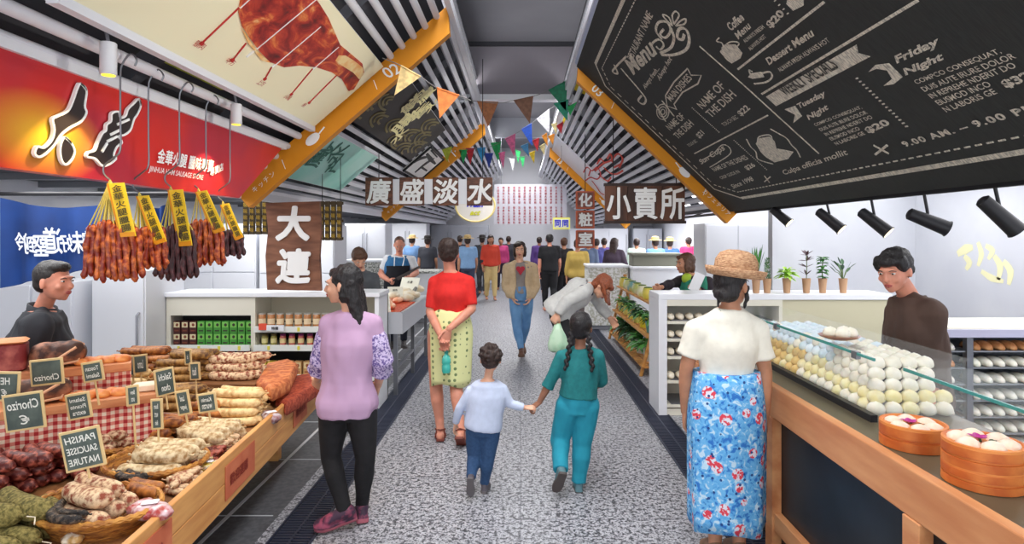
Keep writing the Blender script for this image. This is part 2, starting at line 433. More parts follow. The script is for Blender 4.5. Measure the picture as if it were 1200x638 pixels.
# orange gable beams
def gable(side, Y, num, wording, where, wd=.165):
    f = LS if side < 0 else RS
    xa, xb = (-.63, -2.52) if side < 0 else (.63, 2.42)
    A = V((xa, Y, f(xa))); B = V((xb, Y, f(xb)))
    d = (B - A).normalized(); n = V((d.z, 0, -d.x)) if side < 0 else V((-d.z, 0, d.x))
    if n.z > 0: n = -n
    off = n * wd * .5
    t_ = thing('gable_beam', 'orange sloping beam %s of the slatted ceiling, numbered %s' % (where, num), 'beam', tuple(B))
    m = MB(); c0, c1 = A - n * .03, A + V((0, 0, -wd / abs(n.z))); c2_, c3 = B + n * wd, B - n * .03
    if side > 0: c0, c1, c2_, c3 = c1, c0, c3, c2_
    y = V((0, .05, 0))
    P = [c0 - y, c1 - y, c2_ - y, c3 - y, c0 + y, c1 + y, c2_ + y, c3 + y]
    m.add(P, [(0, 1, 2, 3), (7, 6, 5, 4), (0, 4, 5, 1), (1, 5, 6, 2), (2, 6, 7, 3), (3, 7, 4, 0)])
    m.build('board', M_orange, t_)
    g = MB(); fr = V((0, -.055, 0)); L_ = (B - A).length
    dd = -d if side < 0 else d            # reading direction, left to right
    up = V((-dd.z, 0, dd.x)) if True else None
    if up.z < 0: up = -up
    def P_(q, r): return A + d * L_ * q + n * wd * r + fr
    if side < 0:
        text(g, num, P_(.30, .5), V((0, 0, -1)) * .3 + dd, up, h=.11, center=True, offset=.012, th=.002)
    else: text(g, num, P_(.16, .5), dd, up, h=.10, center=True, offset=.012, th=.002)
    pl = Plane(A + fr, dd, (0, -1, 0))
    for q in (.37 if side < 0 else .25, .80 if side < 0 else .82):
        stroke(g, pl, [P_(q, .25), P_(q + .012, .75)], .006, .003, raw=True)
    q = .67 if side < 0 else .70
    poly(g, pl, [P_(q, .5) + d * .075 * math.cos(a) + n * .042 * math.sin(a) for a in [k * math.pi / 8 for k in range(16)]], .003, raw=True)
    stroke(g, pl, [P_(q - .03, .5), P_(q - .06, .42)], .012, .003, raw=True)
    text(g, wording, P_(.90, .5), dd, up, h=.05, center=True, th=.002, spacing=1.3)
    g.build('lettering', M_ink, t_, recalc=False)
gable(-1, 5.5, '02', 'キッチン', 'nearest on the left')
gable(-1, 11.0, '12', 'キッチン', 'farther on the left')
gable(1, 6.9, '03', 'カフェテリア', 'along the black menu board on the right')
gable(1, 13.5, '13', 'カフェ', 'farther on the right')
# ------------------------------------------------------------------ far end
def cab_front(name, label, u0, u1, vt, Y, zb=0, depth=.6, m=M_white, cols=2, zs=(.55,), grp=None, handles=True):
    """tall cabinet facing the viewer, front at depth Y"""
    x0 = (u0 - CU) / FPX * Y; x1 = (u1 - CU) / FPX * Y; zt = EYE - (vt - CV) / FPX * Y
    r = thing(name, label, 'cabinet', ((x0 + x1) / 2, Y + depth / 2, zb), 0, grp)
    b = MB(); b.bb((x0, Y, zb), (x1, Y + depth, zt)); b.build('body', m, r)
    n = cols; wd = (x1 - x0) / n
    lv = [zb + .04] + [zb + (zt - zb) * q for q in zs] + [zt - .02]
    for i in range(n):
        for j in range(len(lv) - 1):
            d = MB(); d.bb((x0 + i * wd + .012, Y - .02, lv[j] + .008), (x0 + (i + 1) * wd - .012, Y + .002, lv[j + 1] - .008))
            dd = d.build('door', m, r, bevel=.004)
            if handles:
                h = MB(); hx = x0 + (i + (.9 if i % 2 == 0 else .1)) * wd; hz = (lv[j] + lv[j + 1]) / 2; hl = min(.28, (lv[j + 1] - lv[j]) * .5)
                h.tube([(hx, Y - .02, hz - hl), (hx, Y - .055, hz - hl + .02), (hx, Y - .055, hz + hl - .02), (hx, Y - .02, hz + hl)], .01, 8)
                h.build('handle', M_seam, dd, smooth=True)
    return r
cab_front('tall_cabinet', 'white tall cabinet with doors behind the hanging sausages and wooden sign', 200, 300, 262, 8.6, cols=2, zs=(.62,), handles=False)
cab_front('tall_cabinet', 'white tall cabinet partly behind the wooden sign on the shelf', 304, 392, 264, 8.6, cols=2, zs=(.62,), handles=False)
cab_front('tall_cabinet', 'grey white tall cabinet left of the man in apron', 404, 452, 262, 12.0, cols=2, zs=(.5,), m=M_wall)
cab_front('tall_cabinet', 'white tall cabinet behind the man in apron', 455, 500, 262, 17.5, cols=2, zs=(.5,), m=M_white)
cab_front('tall_cabinet', 'pale cabinet at the far end left of the aisle', 505, 572, 264, 19.4, cols=3, zs=(.5,), m=M_greyp)
cab_front('tall_cabinet', 'pale cabinet at the far end right of the aisle', 668, 736, 268, 19.4, cols=3, zs=(.5,), m=M_white)
cab_front('tall_cabinet', 'grey cabinet at the far end below the small shop sign', 742, 776, 268, 19.2, cols=2, zs=(.5,), m=M_greyp)
cab_front('refrigerator', 'white double door refrigerator behind the woman in green vest', 826, 902, 262, 9.2, cols=2, zs=(), m=M_white2)
cab_front('low_cabinet', 'white low cabinet at the left edge behind the older man', -10, 86, 331, 5.4, cols=2, zs=(), handles=False, m=M_white)
cab_front('refrigerator', 'white one door refrigerator with long handle under the hanging sausages', 108, 171, 318, 5.5, cols=1, zs=(), m=M_white2, depth=.62)
# dark recess columns on the far wall
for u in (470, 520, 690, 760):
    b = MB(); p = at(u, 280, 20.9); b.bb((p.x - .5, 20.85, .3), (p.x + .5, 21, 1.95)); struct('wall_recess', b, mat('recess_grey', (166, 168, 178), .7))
# white counters in the far hall
def counter_box(label, u0, u1, vt, Y, dep, m, cap=None, zb=0):
    x0 = (u0 - CU) / FPX * Y; x1 = (u1 - CU) / FPX * Y; zt = EYE - (vt - CV) / FPX * Y
    r = thing('service_counter', label, 'counter', ((x0 + x1) / 2, Y + dep / 2, zb))
    b = MB(); b.bb((x0, Y, zb + .08), (x1, Y + dep, zt - .04)); b.build('body', m, r)
    b = MB(); b.bb((x0 - .02, Y - .03, zt - .04), (x1 + .02, Y + dep + .02, zt)); b.build('worktop', cap or m, r, bevel=.006)
    b = MB(); b.bb((x0 + .04, Y + .05, zb), (x1 - .04, Y + dep - .04, zb + .08)); b.build('plinth', M_seam, r)
    return r
M_stone = mat('speckled_stone', (120, 122, 116), .6, c2=(214, 214, 208), scale=40, contrast=(.45, .55))
counter_box('white counter with grey-green top band left of the bare back wall, behind the plant ladder', 742, 800, 313, 10.3, .7, M_white2)
counter_box('white counter with pale speckled front behind the bending woman', 690, 736, 311, 10.6, .7, mat('pale_speckle', (196, 196, 180), .6, c2=(240, 240, 238), scale=30, contrast=(.45, .55)), M_white2)
counter_box('white counter between the man in apron and the woman in red top', 484, 512, 318, 11.5, .7, M_white2, M_stone)
r = counter_box('long white counter with a speckled stone band behind the apron man', 402, 474, 305, 11.0, .7, M_stone, M_white2)
# bank of dark olive drawers on top of the counter
x0, x1 = at(743, 0, 10.4).x, at(800, 0, 10.4).x
b = MB(); b.bb((x0, 10.5, 1.1), (x1, 10.9, 1.30)); b.bb((x0 - .02, 10.46, 1.29), (x1 + .02, 10.92, 1.33))
tag(b.build('display_box', mat('olive_grey', (112, 112, 98), .6), bevel=.01), 'low olive grey box standing on the white counter under the shop sign', 'box')
# ------------------------------------------------------------------ signs and posters
M_wood_sign = mat('sign_wood', (92, 52, 34), .6, c2=(140, 84, 56), scale=5, stretch=(1, 1, 6), contrast=(.35, .65), bump=.3)
def shape_on(pl, px): return [pl.hit(*p) for p in px]

# red fascia sign of the sausage stall
XS = -2.09
pl = Plane((XS + .035, 3, 2.2), (0, 1, 0), (1, 0, 0))       # reads along +Y, up +Z
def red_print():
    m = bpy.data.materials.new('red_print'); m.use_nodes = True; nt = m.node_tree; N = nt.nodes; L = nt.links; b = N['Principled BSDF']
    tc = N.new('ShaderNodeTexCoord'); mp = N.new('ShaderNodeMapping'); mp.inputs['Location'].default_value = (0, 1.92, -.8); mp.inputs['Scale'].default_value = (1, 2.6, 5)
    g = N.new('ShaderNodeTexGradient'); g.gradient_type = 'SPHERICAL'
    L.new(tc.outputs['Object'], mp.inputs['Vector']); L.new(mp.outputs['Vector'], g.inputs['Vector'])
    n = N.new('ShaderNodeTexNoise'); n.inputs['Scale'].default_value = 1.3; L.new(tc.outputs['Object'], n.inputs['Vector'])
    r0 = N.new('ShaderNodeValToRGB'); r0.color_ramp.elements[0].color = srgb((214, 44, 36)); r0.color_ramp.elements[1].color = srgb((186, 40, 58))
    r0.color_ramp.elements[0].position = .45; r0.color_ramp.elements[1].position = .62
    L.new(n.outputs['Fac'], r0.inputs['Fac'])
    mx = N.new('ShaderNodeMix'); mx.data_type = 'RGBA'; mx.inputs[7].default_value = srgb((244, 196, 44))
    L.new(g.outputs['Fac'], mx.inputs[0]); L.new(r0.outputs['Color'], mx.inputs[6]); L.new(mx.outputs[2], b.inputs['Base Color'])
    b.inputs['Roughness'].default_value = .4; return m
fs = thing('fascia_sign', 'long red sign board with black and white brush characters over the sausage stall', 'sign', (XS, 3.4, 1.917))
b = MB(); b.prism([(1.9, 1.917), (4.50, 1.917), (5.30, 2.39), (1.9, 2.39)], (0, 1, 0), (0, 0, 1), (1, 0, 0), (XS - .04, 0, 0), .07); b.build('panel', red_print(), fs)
b = MB(); b.bb((XS - .05, 1.9, 2.39), (XS + .05, 5.36, 2.435)); b.build('top_rail', M_white2, fs, label='white rail along the top of the red sign')
b = MB(); b.bb((XS - .06, 1.9, 2.435), (XS + .0, 5.36, 2.47)); b.build('channel', M_steel, fs)
da1 = [(91, 98, .02), (97, 104, .06), (95, 118, .10), (90, 130, .13), (80, 137, .10), (66, 150, .06), (56, 168, .045), (44, 178, .04), (38, 180, .03)]
DA = [[(91, 98), (98, 106), (96, 124), (98, 132), (92, 142), (78, 150), (68, 158), (60, 170), (50, 180), (42, 184), (37, 180), (40, 172), (48, 173), (57, 164), (60, 152), (58, 140), (64, 136), (76, 130), (82, 118), (87, 104)],
      [(72, 161), (80, 168), (84, 178), (80, 188), (73, 193), (68, 186), (67, 172)]]
LI = [[(160, 116), (162, 124), (158, 134), (154, 140), (150, 152), (143, 158), (136, 160), (140, 167), (134, 172), (130, 182), (133, 186), (124, 193), (116, 194), (108, 186), (99, 184), (100, 179), (108, 176), (112, 166), (117, 156), (121, 153), (122, 146), (127, 142), (128, 133), (136, 131), (138, 138), (144, 136), (147, 128), (153, 122)]]
wh, bk = MB(), MB()
def grow(px, k):
    cx = sum(p[0] for p in px) / len(px); cy = sum(p[1] for p in px) / len(px); out = []; n = len(px)
    ar = sum(px[i][0] * px[(i + 1) % n][1] - px[(i + 1) % n][0] * px[i][1] for i in range(n)); sg = 1 if ar > 0 else -1
    for i in range(n):
        a = V(px[i - 1] + (0,)); c_ = V(px[(i + 1) % n] + (0,)); t = (c_ - a).normalized(); out.append((px[i][0] + t.y * k * sg, px[i][1] - t.x * k * sg))
    return out
def ribbon_closed(mb, pl, px, w, h):
    stroke(mb, pl, [*px, px[0], px[1]], w, h)
for q in DA + LI:
    poly(bk, pl, q, .012); ribbon_closed(wh, pl, q, .010, .016)
for a, b_ in (((126, 158), (138, 152)), ((122, 166), (134, 160)), ((134, 146), (148, 140)), ((116, 178), (122, 168))):
    stroke(wh, pl, [a, b_], .012, .018)
bk.build('character', mat('sign_black', (44, 34, 34), .5), fs, label='black brush strokes')
wh.build('character_outline', M_ink, fs, label='white outline of the strokes')
tx = MB()
ptext(tx, pl, '金華火腿 臘味專賣', (183, 191), (250, 203), h=.085, th=.004, offset=.02, shear=.35)
ptext(tx, pl, 'JINHUA HAM SAUSAGE STORE', (173, 203), (238, 213), h=.042, th=.004, offset=.008, shear=.4)
ptext(tx, pl, '專賣店', (246, 207), (262, 199), h=.05, th=.004, offset=.02, shear=.3)
tx.build('lettering', M_ink, fs, recalc=False)

# tube lamps on the pipe, each lighting the red sign
for k, (u, v0, v1) in enumerate(((127, 50, 88), (277, 122, 146))):
    xl = -1.86; Y = xl * FPX / (u - CU); zt = EYE - (v0 - CV) / FPX * Y; zb = EYE - (v1 - CV) / FPX * Y
    r = thing('tube_spotlight', 'white cylinder spotlight over the red sign, %s' % ('nearer and larger of the two' if k == 0 else 'farther one near the orange beam'), 'lamp', (xl, Y, zb))
    b = MB(); b.lathe([(.031, zb + .0), (.034, zb + .004), (.034, zt - .004), (.030, zt)], (xl, Y, 0), 20); b.build('body', mat('lamp_white', (214, 214, 218), .4), r, smooth=True)
    b = MB(); b.lathe([(.027, zb - .003), (.027, zb + .001)], (xl, Y, 0), 18); b.build('bulb', mat('lamp_yellow', (255, 226, 60), .4, emit=1.6), r)
    b = MB(); b.tube([(xl, Y, zt), (xl - .02, Y, zt + .10)], .008, 8); b.build('stem', M_steel, r)
    l = bpy.data.lights.new('tube_spotlight_bulb', 'SPOT'); l.energy = 16; l.color = (1, .74, .36); l.spot_size = R(84); l.spot_blend = .3; l.shadow_soft_size = .02
    o = bpy.data.objects.new('tube_spotlight_bulb', l); COL.objects.link(o); o.location = (xl, Y, zb - .01)
    o.rotation_euler = (V((XS + .12, Y, 1.6)) - V(o.location)).to_track_quat('-Z', 'Y').to_euler()

# posters lying on the left slope
sl_n = V((.869, 0, -1)).normalized()                       # facing down to the aisle
PL = Plane((-1.2, 5, LS(-1.2) - .04), (-1, 0, -.869), sl_n)
# PL.ex runs down-slope, reading direction is chosen by pixel anchors
def slope_poster(name, label, y0, y1, xa, xb, m, parts=()):
    r = thing(name, label, 'poster', ((xa + xb) / 2, (y0 + y1) / 2, LS(min(xa, xb))))
    f = lambda x, y: V((x, y, LS(x) - .04))
    b = MB(); b.quad(f(xa, y0), f(xb, y0), f(xb, y1), f(xa, y1), .02, sl_n); b.build('sheet', m, r)
    return r
M_cream = mat('poster_cream', (254, 248, 212), .6)
hp = slope_poster('ham_poster', 'cream poster with a large raw ham leg and thin red marker lines', 2.4, 5.38, -1.81, -1.2, M_cream)
ham = [(281, 0), (279, 14), (283, 30), (292, 44), (304, 60), (316, 72), (332, 78), (350, 76), (370, 78), (388, 84), (400, 92), (408, 106), (414, 104), (420, 94), (426, 84), (424, 74), (410, 62), (398, 52), (392, 38), (384, 20), (374, 4), (365, -8), (330, -14), (295, -10)]
def ham_mat():
    m = bpy.data.materials.new('ham_print'); m.use_nodes = True; nt = m.node_tree; N = nt.nodes; L = nt.links; b = N['Principled BSDF']
    tc = N.new('ShaderNodeTexCoord'); mp = N.new('ShaderNodeMapping'); mp.inputs['Scale'].default_value = (3, 1.6, 3); mp.inputs['Rotation'].default_value = (.2, .3, .8)
    n = N.new('ShaderNodeTexNoise'); n.inputs['Scale'].default_value = 2.6; n.inputs['Detail'].default_value = 6; n.inputs['Roughness'].default_value = .62; n.inputs['Distortion'].default_value = .9
    r = N.new('ShaderNodeValToRGB'); e = r.color_ramp.elements; e[0].position = .30; e[0].color = srgb((78, 14, 16)); e[1].position = .72; e[1].color = srgb((250, 212, 150))
    for p, c in ((.42, (150, 28, 22)), (.52, (196, 62, 38)), (.60, (226, 124, 62))):
        q = e.new(p); q.color = srgb(c)
    L.new(tc.outputs['Object'], mp.inputs['Vector']); L.new(mp.outputs['Vector'], n.inputs['Vector']); L.new(n.outputs['Fac'], r.inputs['Fac']); L.new(r.outputs['Color'], b.inputs['Base Color'])
    b.inputs['Roughness'].default_value = .5; return m
b = MB(); poly(b, PL, ham, .008); b.build('ham_picture', ham_mat(), hp, label='raw ham leg picture')
b = MB(); poly(b, PL, [(404, 64), (414, 70), (424, 78), (425, 86), (420, 92), (413, 84), (400, 76), (392, 70), (396, 64)], .012); poly(b, PL, [(283, 33), (300, 58), (316, 72), (306, 70), (290, 50)], .012)
b.build('ham_fat', mat('ham_fat', (244, 176, 96), .5, c2=(252, 222, 160), scale=9), hp, label='pale fat on the ham picture')
b = MB()
for a, c_ in (((236, 50), (280, 8)), ((272, 70), (288, 50)), ((310, 92), (318, 78)), ((341, 110), (366, 80)), ((362, 120), (400, 82))):
    stroke(b, PL, [a, c_], .006, .008); q = PL.hit(*a)
    poly(b, PL, [q + V(PL.ex) * .013 * math.cos(t_) + V(PL.ey) * .013 * math.sin(t_) for t_ in [k * math.pi / 5 for k in range(10)]], .009, raw=True)
for a, s_ in (((224, 52), '頸肉'), ((262, 72), '中方'), ((299, 97), '上方'), ((331, 114), '火踵'), ((352, 124), '蹄')):
    q = PL.hit(*a); text(b, s_, q, V((0, 1, 0)) * .0 + PL.hit(a[0] + 6, a[1] + 3) - q, PL.n.cross((PL.hit(a[0] + 6, a[1] + 3) - q).normalized()), h=.045, th=.008)
b.build('marker_lines', mat('marker_red', (186, 40, 34), .6), hp, recalc=False)
b = MB()
for a, c_ in (((280, 8), (302, -12)), ((288, 66), (372, -4)), ((318, 78), (375, 30)), ((366, 80), (396, 54))): stroke(b, PL, [a, c_], .006, .012)
b.build('white_lines', M_ink, hp)
b = MB(); b.box((-1.83, 3.9, LS(-1.83) - .03), (.05, 3.0, .06)); b.build('edge_trim', M_white, hp)

gp = slope_poster('mint_poster', 'mint green poster with dark green brush characters', 5.9, 7.7, -2.26, -1.78, mat('mint_paper', (152, 222, 208), .6, c2=(186, 232, 222), scale=1.5))
b = MB()
def cjk(mb, pl, s, px, dx, h, **k):
    """character near pixel px, reading toward pixel px+dx"""
    q = pl.hit(*px); e = (pl.hit(px[0] + dx[0], px[1] + dx[1]) - q).normalized(); text(mb, s, q, e, pl.n.cross(e), h=h, **k)
for s, px in (('龍', (368, 184)), ('鳳', (371, 196)), ('文', (384, 188)), ('水', (395, 190)), ('产', (392, 202))):
    cjk(b, PL, s, px, (5, -6), .30, th=.006, offset=.012, shear=.3)
b.build('lettering', mat('dark_green_ink', (52, 120, 104), .6), gp, recalc=False)
b = MB(); b.box((-1.77, 6.8, LS(-1.77) - .03), (.03, 1.8, .04)); b.build('edge_trim', M_white, gp)

dp = slope_poster('dark_poster', 'dark brown poster with gold wave pattern and cream brush characters', 5.9, 9.1, -1.63, -1.11, mat('dark_paper', (52, 46, 42), .6))
b = MB(); rnd = random.Random(3)
for (cx_, cy_) in ((440, 125), (458, 120), (425, 135), (448, 142), (466, 150), (484, 162), (476, 178), (500, 165), (468, 168), (492, 176), (508, 150)):
    for rr in (5, 9, 13):
        a0 = rnd.uniform(2, 3); P = [(cx_ + rr * 1.1 * math.cos(a0 + k * .35), cy_ + rr * .8 * math.sin(a0 + k * .35)) for k in range(8)]
        P = [p for p in P if LS(-1.6) and -1.62 < PL.hit(*p).x < -1.12 and 5.95 < PL.hit(*p).y < 9.0]
        if len(P) > 2: stroke(b, PL, P, .028, .008)
b.build('wave_pattern', mat('dull_gold', (124, 112, 70), .6), dp)
b = MB()
for s, px, hh in (('鮮', (474, 134), .26), ('肉', (482, 126), .24), ('臘', (492, 122), .22), ('味', (478, 146), .26), ('香', (488, 140), .26), ('腸', (464, 157), .28), ('水', (462, 168), .24), ('火', (500, 132), .2)):
    cjk(b, PL, s, px, (6, -6), hh * 1.15, th=.014, offset=.022, shear=.2)
b.build('lettering', mat('cream_ink', (244, 234, 176), .6), dp, recalc=False)

wp = slope_poster('calligraphy_poster', 'small white poster with black brush strokes and a dark rim', 9.3, 10.85, -1.77, -1.36, mat('poster_white', (246, 244, 238), .6))
b = MB()
for P, w_ in (([(482, 192), (492, 186), (500, 184)], .09), ([(486, 202), (498, 192), (508, 186)], .12), ([(500, 180), (504, 186), (510, 192)], .08), ([(494, 196), (500, 200)], .08), ([(505, 176), (512, 184)], .06)):
    stroke(b, PL, P, [w_ * .5] + [w_] * (len(P) - 2) + [w_ * .4], .01)
b.build('lettering', M_black, wp)
b = MB(); f = lambda x, y: V((x, y, LS(x) - .05))
for (a, c_) in (((-1.77, 9.3), (-1.77, 10.85)), ((-1.36, 9.3), (-1.36, 10.85)), ((-1.77, 9.3), (-1.36, 9.3)), ((-1.77, 10.85), (-1.36, 10.85))):
    b.tube([f(*a), f(*c_)], .018, 6)
b.build('rim', M_black, wp)
# lime light strip glimpsed through the bars
b = MB(); b.box((-1.95, 3.75, LS(-1.95) + .12), (.1, .7, .03)); tag(b.build('lime_strip', mat('lime_plastic', (190, 206, 30), .5)), 'short lime green strip above the bars behind the ham poster', 'strip')

# small rear poster on the right slope: white with a red pig drawing
srn = V((-.947, 0, -1)).normalized()
PR = Plane((1.4, 5, RS(1.4) - .045), (1, 0, -.947), srn)
r = thing('pig_poster', 'white slope poster with a thin red animal drawing, right of the aisle', 'poster', (1.2, 12.5, RS(1.9)))
f = lambda x, y: V((x, y, RS(x) - .04))
b = MB(); b.quad(f(.68, 11.6), f(1.95, 11.6), f(1.95, 13.4), f(.68, 13.4), .02, srn); b.build('sheet', M_white2, r)
b = MB()
for P in ([(684, 202), (688, 196), (694, 200), (700, 196), (704, 204), (700, 210), (692, 208), (686, 212)], [(690, 206), (692, 200)], [(694, 212), (700, 220), (704, 226), (708, 228)], [(682, 212), (690, 218), (696, 226), (700, 232)]): stroke(b, PR, P, .025, .01)
b.build('drawing', mat('red_ink', (206, 50, 40), .6), r)
b = MB()
PR2 = Plane((1.4, 5, RS(1.4) - .02), (1, 0, -.947), srn)
for P in ([(698, 200), (706, 192), (716, 188), (724, 180), (730, 186), (726, 196)], [(708, 196), (714, 202), (722, 204), (730, 200)], [(712, 186), (716, 180), (718, 190)], [(704, 206), (712, 212), (716, 208)], [(720, 196), (728, 192)], [(700, 192), (704, 186), (708, 190)]):
    stroke(b, PR2, P, .03, .012)
tag(b.build('wire_drawing', mat('red_wire', (222, 70, 48), .6)), 'red line drawing of an animal fixed to the bars above the shop sign', 'decoration')

# ------------------------------------------------------------------ black menu board on the right slope
BX0, BX1, BY0, BY1 = .66, 2.37, 1.6, 6.84
BP = Plane((1.4, 5, RS(1.4) - .075), (1, 0, -.947), srn)
r = thing('menu_board', 'huge black chalk menu board hanging on the right slope of the ceiling', 'menu board', (1.5, 4.2, RS(BX1)))
g = lambda x, y, h: V((x, y, RS(x))) + srn * h
b = MB(); b.quad(g(BX0, BY0, .054), g(BX1, BY0, .054), g(BX1, BY1, .054), g(BX0, BY1, .054), .05, srn)
b.build('panel', mat('chalkboard', (37, 39, 38), .75, c2=(46, 48, 46), scale=14, stretch=(1, 14, 1), bump=.05), r)
b = MB(); b.quad(g(BX0 - .03, BY0, .04), g(BX0, BY0, .04), g(BX0, BY1, .04), g(BX0 - .03, BY1, .04), .07, srn); b.build('edge', mat('blue_white', (186, 198, 224), .5), r, label='pale edge of the menu board')
ch = MB(); H_ = .004
BP = Plane(g(1.4, 5, .0545), (1, 0, -.947), srn)
def T(s, a, c_, hpx, **k):
    """chalk text from pixel a to pixel c_, height as a fraction of width via pixels"""
    p = BP.hit(*a); q = BP.hit(*c_); e = (q - p).normalized(); up = BP.n.cross(e)
    m = ((a[0] + c_[0]) / 2, (a[1] + c_[1]) / 2); mm = BP.hit(*m); d = (c_[0] - a[0], c_[1] - a[1]); L_ = math.hypot(*d)
    pt = BP.hit(m[0] + d[1] / L_ * hpx, m[1] - d[0] / L_ * hpx); hh = abs((pt - mm).dot(up))
    k.setdefault('offset', .012)
    text(ch, s, p, e, up, w=(q - p).length, h=hh, th=H_, **k)
def S(px, w=.012, **k): stroke(ch, BP, px, w, H_, **k)
# the double border
bx = lambda x, y: g(x, y, .0545)
inn = [(.80, 1.7), (.80, 6.25), (.95, 6.60), (2.12, 6.60), (2.25, 6.15), (2.25, 1.7)]
for i in range(5):
    a, c_ = inn[i], inn[i + 1]; stroke(ch, BP, [bx(*a), bx(*c_)], .03 if i in (0, 4) else .014, H_, raw=True)
in2 = [(.86, 1.7), (.86, 6.2), (.99, 6.48), (2.08, 6.48), (2.19, 6.1), (2.19, 1.7)]
for i in range(5):
    a, c_ = V((*in2[i], 0)), V((*in2[i + 1], 0)); n = int((c_ - a).length / .07)
    for k in range(n):
        p, q = a.lerp(c_, k / n), a.lerp(c_, (k + .55) / n); stroke(ch, BP, [bx(p.x, p.y), bx(q.x, q.y)], .008, H_, raw=True)
T('RESTAURANT NAME', (741, 72), (766, 18), 9)
T('Menu', (743, 88), (774, 60), 22, shear=.4, offset=.03)
S([(734, 66), (722, 78), (718, 84), (724, 86), (720, 76)], .02); S([(728, 80), (738, 92), (750, 106), (757, 116), (754, 122), (748, 118), (752, 112)], .022)
T('Always fresh...', (758, 106), (775, 82), 8, shear=.3); T('Always hot', (775, 96), (790, 70), 8, shear=.3)
S([(768, 62), (764, 52), (772, 46), (778, 52), (774, 58), (769, 54)], .018); S([(776, 46), (769, 36), (772, 26), (782, 26), (786, 36), (780, 44), (774, 40), (778, 34)], .02)
S([(774, 62), (786, 56), (790, 44), (786, 32)], .024); S([(775, 64), (790, 64), (804, 58), (808, 46), (804, 34), (796, 34), (794, 44), (800, 46), (802, 40)], .024)
for P in ([(788, 30), (780, 22), (777, 17), (784, 20), (788, 30)], [(790, 28), (788, 18), (792, 13), (796, 18), (790, 28)], [(792, 30), (798, 24), (804, 22), (802, 28), (792, 30)]): S(P, .012)
S([(806, 80), (810, 88), (822, 88), (818, 98), (800, 108), (790, 122), (793, 128), (782, 124), (780, 112), (790, 96), (806, 80)], .012, sm=False)
T('MAIN DISHES', (787, 119), (812, 92), 9)
S([(768, 122), (780, 142)], .02); S([(776, 118), (790, 136)], .02)
for rr in (3, 6, 9): S([(777 + rr * .8 * math.cos(k * .7), 131 + rr * math.sin(k * .7)) for k in range(10)], .010)
T('NAME OF', (824, 128), (851, 102), 11); T('THE DISH', (834, 138), (864, 112), 11)
T('TOUCH SEC', (849, 148), (866, 138), 5, offset=0); T('$22', (870, 137), (881, 128), 9, offset=.03)
T('NAME OF', (786, 153), (804, 138), 9); T('THE DISH', (795, 163), (814, 146), 9); T('TOUCH SEC', (808, 172), (818, 166), 4, offset=0); T('$21', (821, 163), (827, 157), 8, offset=.03)
for k in range(20): q = k / 20; S([(811 + 33 * q, 126 + 30 * q), (811 + 33 * (q + .02), 126 + 30 * (q + .02))], .012)
S([(814, 180), (900, 135)], .011)
T('Sun Cups', (824, 194), (853, 176), 9, shear=.3, offset=.02); S([(822, 188), (836, 180), (846, 170), (854, 172), (856, 180), (842, 190), (832, 196)], .009)
T('NAME OF THE DISHES', (838, 201), (878, 186), 6); T('CRISP GUIDE IN', (846, 210), (868, 202), 4, offset=0); T('$26', (877, 200), (887, 195), 7, offset=.03)
T('Since 1998', (860, 221), (885, 211), 6, shear=.3); S([(896, 206), (902, 214)], .010); S([(903, 207), (896, 213)], .010)
for k in range(22): q = k / 22; S([(860 + 40 * q, 164 + 36 * q), (860 + 40 * (q + .018), 164 + 36 * (q + .018))], .012)
S([(820, 54), (870, 98), (960, 180)], .012, sm=False)
# cake in braces
poly(ch, BP, [(886, 168), (890, 162), (902, 160), (908, 166), (910, 174), (922, 176), (930, 178), (924, 186), (908, 190), (898, 184), (892, 178)], H_)
S([(888, 166), (890, 160), (902, 158), (905, 163)], .01); S([(875, 163), (880, 172), (886, 178), (888, 186), (898, 190), (906, 192)], .010); S([(903, 151), (912, 156), (922, 162), (928, 170), (934, 176), (938, 184)], .010)
T('Culpa officia mollit', (922, 206), (998, 182), 9, shear=.3)
# coffee panel
S([(865, 81), (966, 2)], .014)
poly(ch, BP, [(844, 60), (850, 52), (862, 52), (870, 62), (868, 68), (858, 74), (852, 70)], H_); S([(846, 56), (856, 49), (866, 50), (862, 56), (850, 60)], .008); S([(843, 44), (840, 48), (846, 50), (848, 54)], .009)
T('Coffee', (858, 36), (874, 22), 11, shear=.3, offset=.03); T('Menu', (866, 46), (882, 31), 9, shear=.3, offset=.02)
T('ALWAYS FRESH', (874, 50), (897, 32), 5); T('ALWAYS HOT', (880, 59), (899, 43), 5); T('$20', (905, 34), (922, 17), 11, offset=.04)
for k in range(4): S([(908 + 5 * k, 0 + 5 * k), (909 + 5 * k, 1 + 5 * k)], .016)
poly(ch, BP, [(922, 4), (930, 12), (942, 6), (942, -4), (924, -4)], H_)
poly(ch, BP, [(877, 90), (880, 86), (892, 84), (896, 90), (882, 92)], H_); S([(884, 98), (898, 96), (905, 90), (902, 84), (892, 86)], .012); S([(880, 88), (878, 82), (882, 84)], .01)
T('Dessert Menu', (902, 76), (957, 40), 10, shear=.35, offset=.03); T('ALWAYS FRESH ALWAYS HOT', (915, 84), (974, 48), 6)
S([(893, 110), (1076, 0)], .014)
poly(ch, BP, [(898, 113), (1004, 52), (1006, 62), (1020, 66), (910, 124)], H_)
kb = MB(); 
T('Tuesday', (940, 128), (972, 112), 9, shear=.35, offset=.03); T('Night', (950, 142), (975, 128), 9, shear=.35, offset=.03)
poly(ch, BP, [(920, 128), (932, 124), (940, 136), (930, 144), (932, 134)], H_)
for i, s in enumerate(('COMPCO CONSEQUAT,', 'DUIS AUTE IRURE DOLOR', 'IN REPREHE NDERIT DO', 'EIUSMOD INCO', 'N LABORIS GE')):
    q = 1.0 if i < 3 else .62
    T(s, (957 + 6 * i, 148 + 5.5 * i), (957 + 6 * i + 55 * q, 148 + 5.5 * i - 21 * q), 4.6)
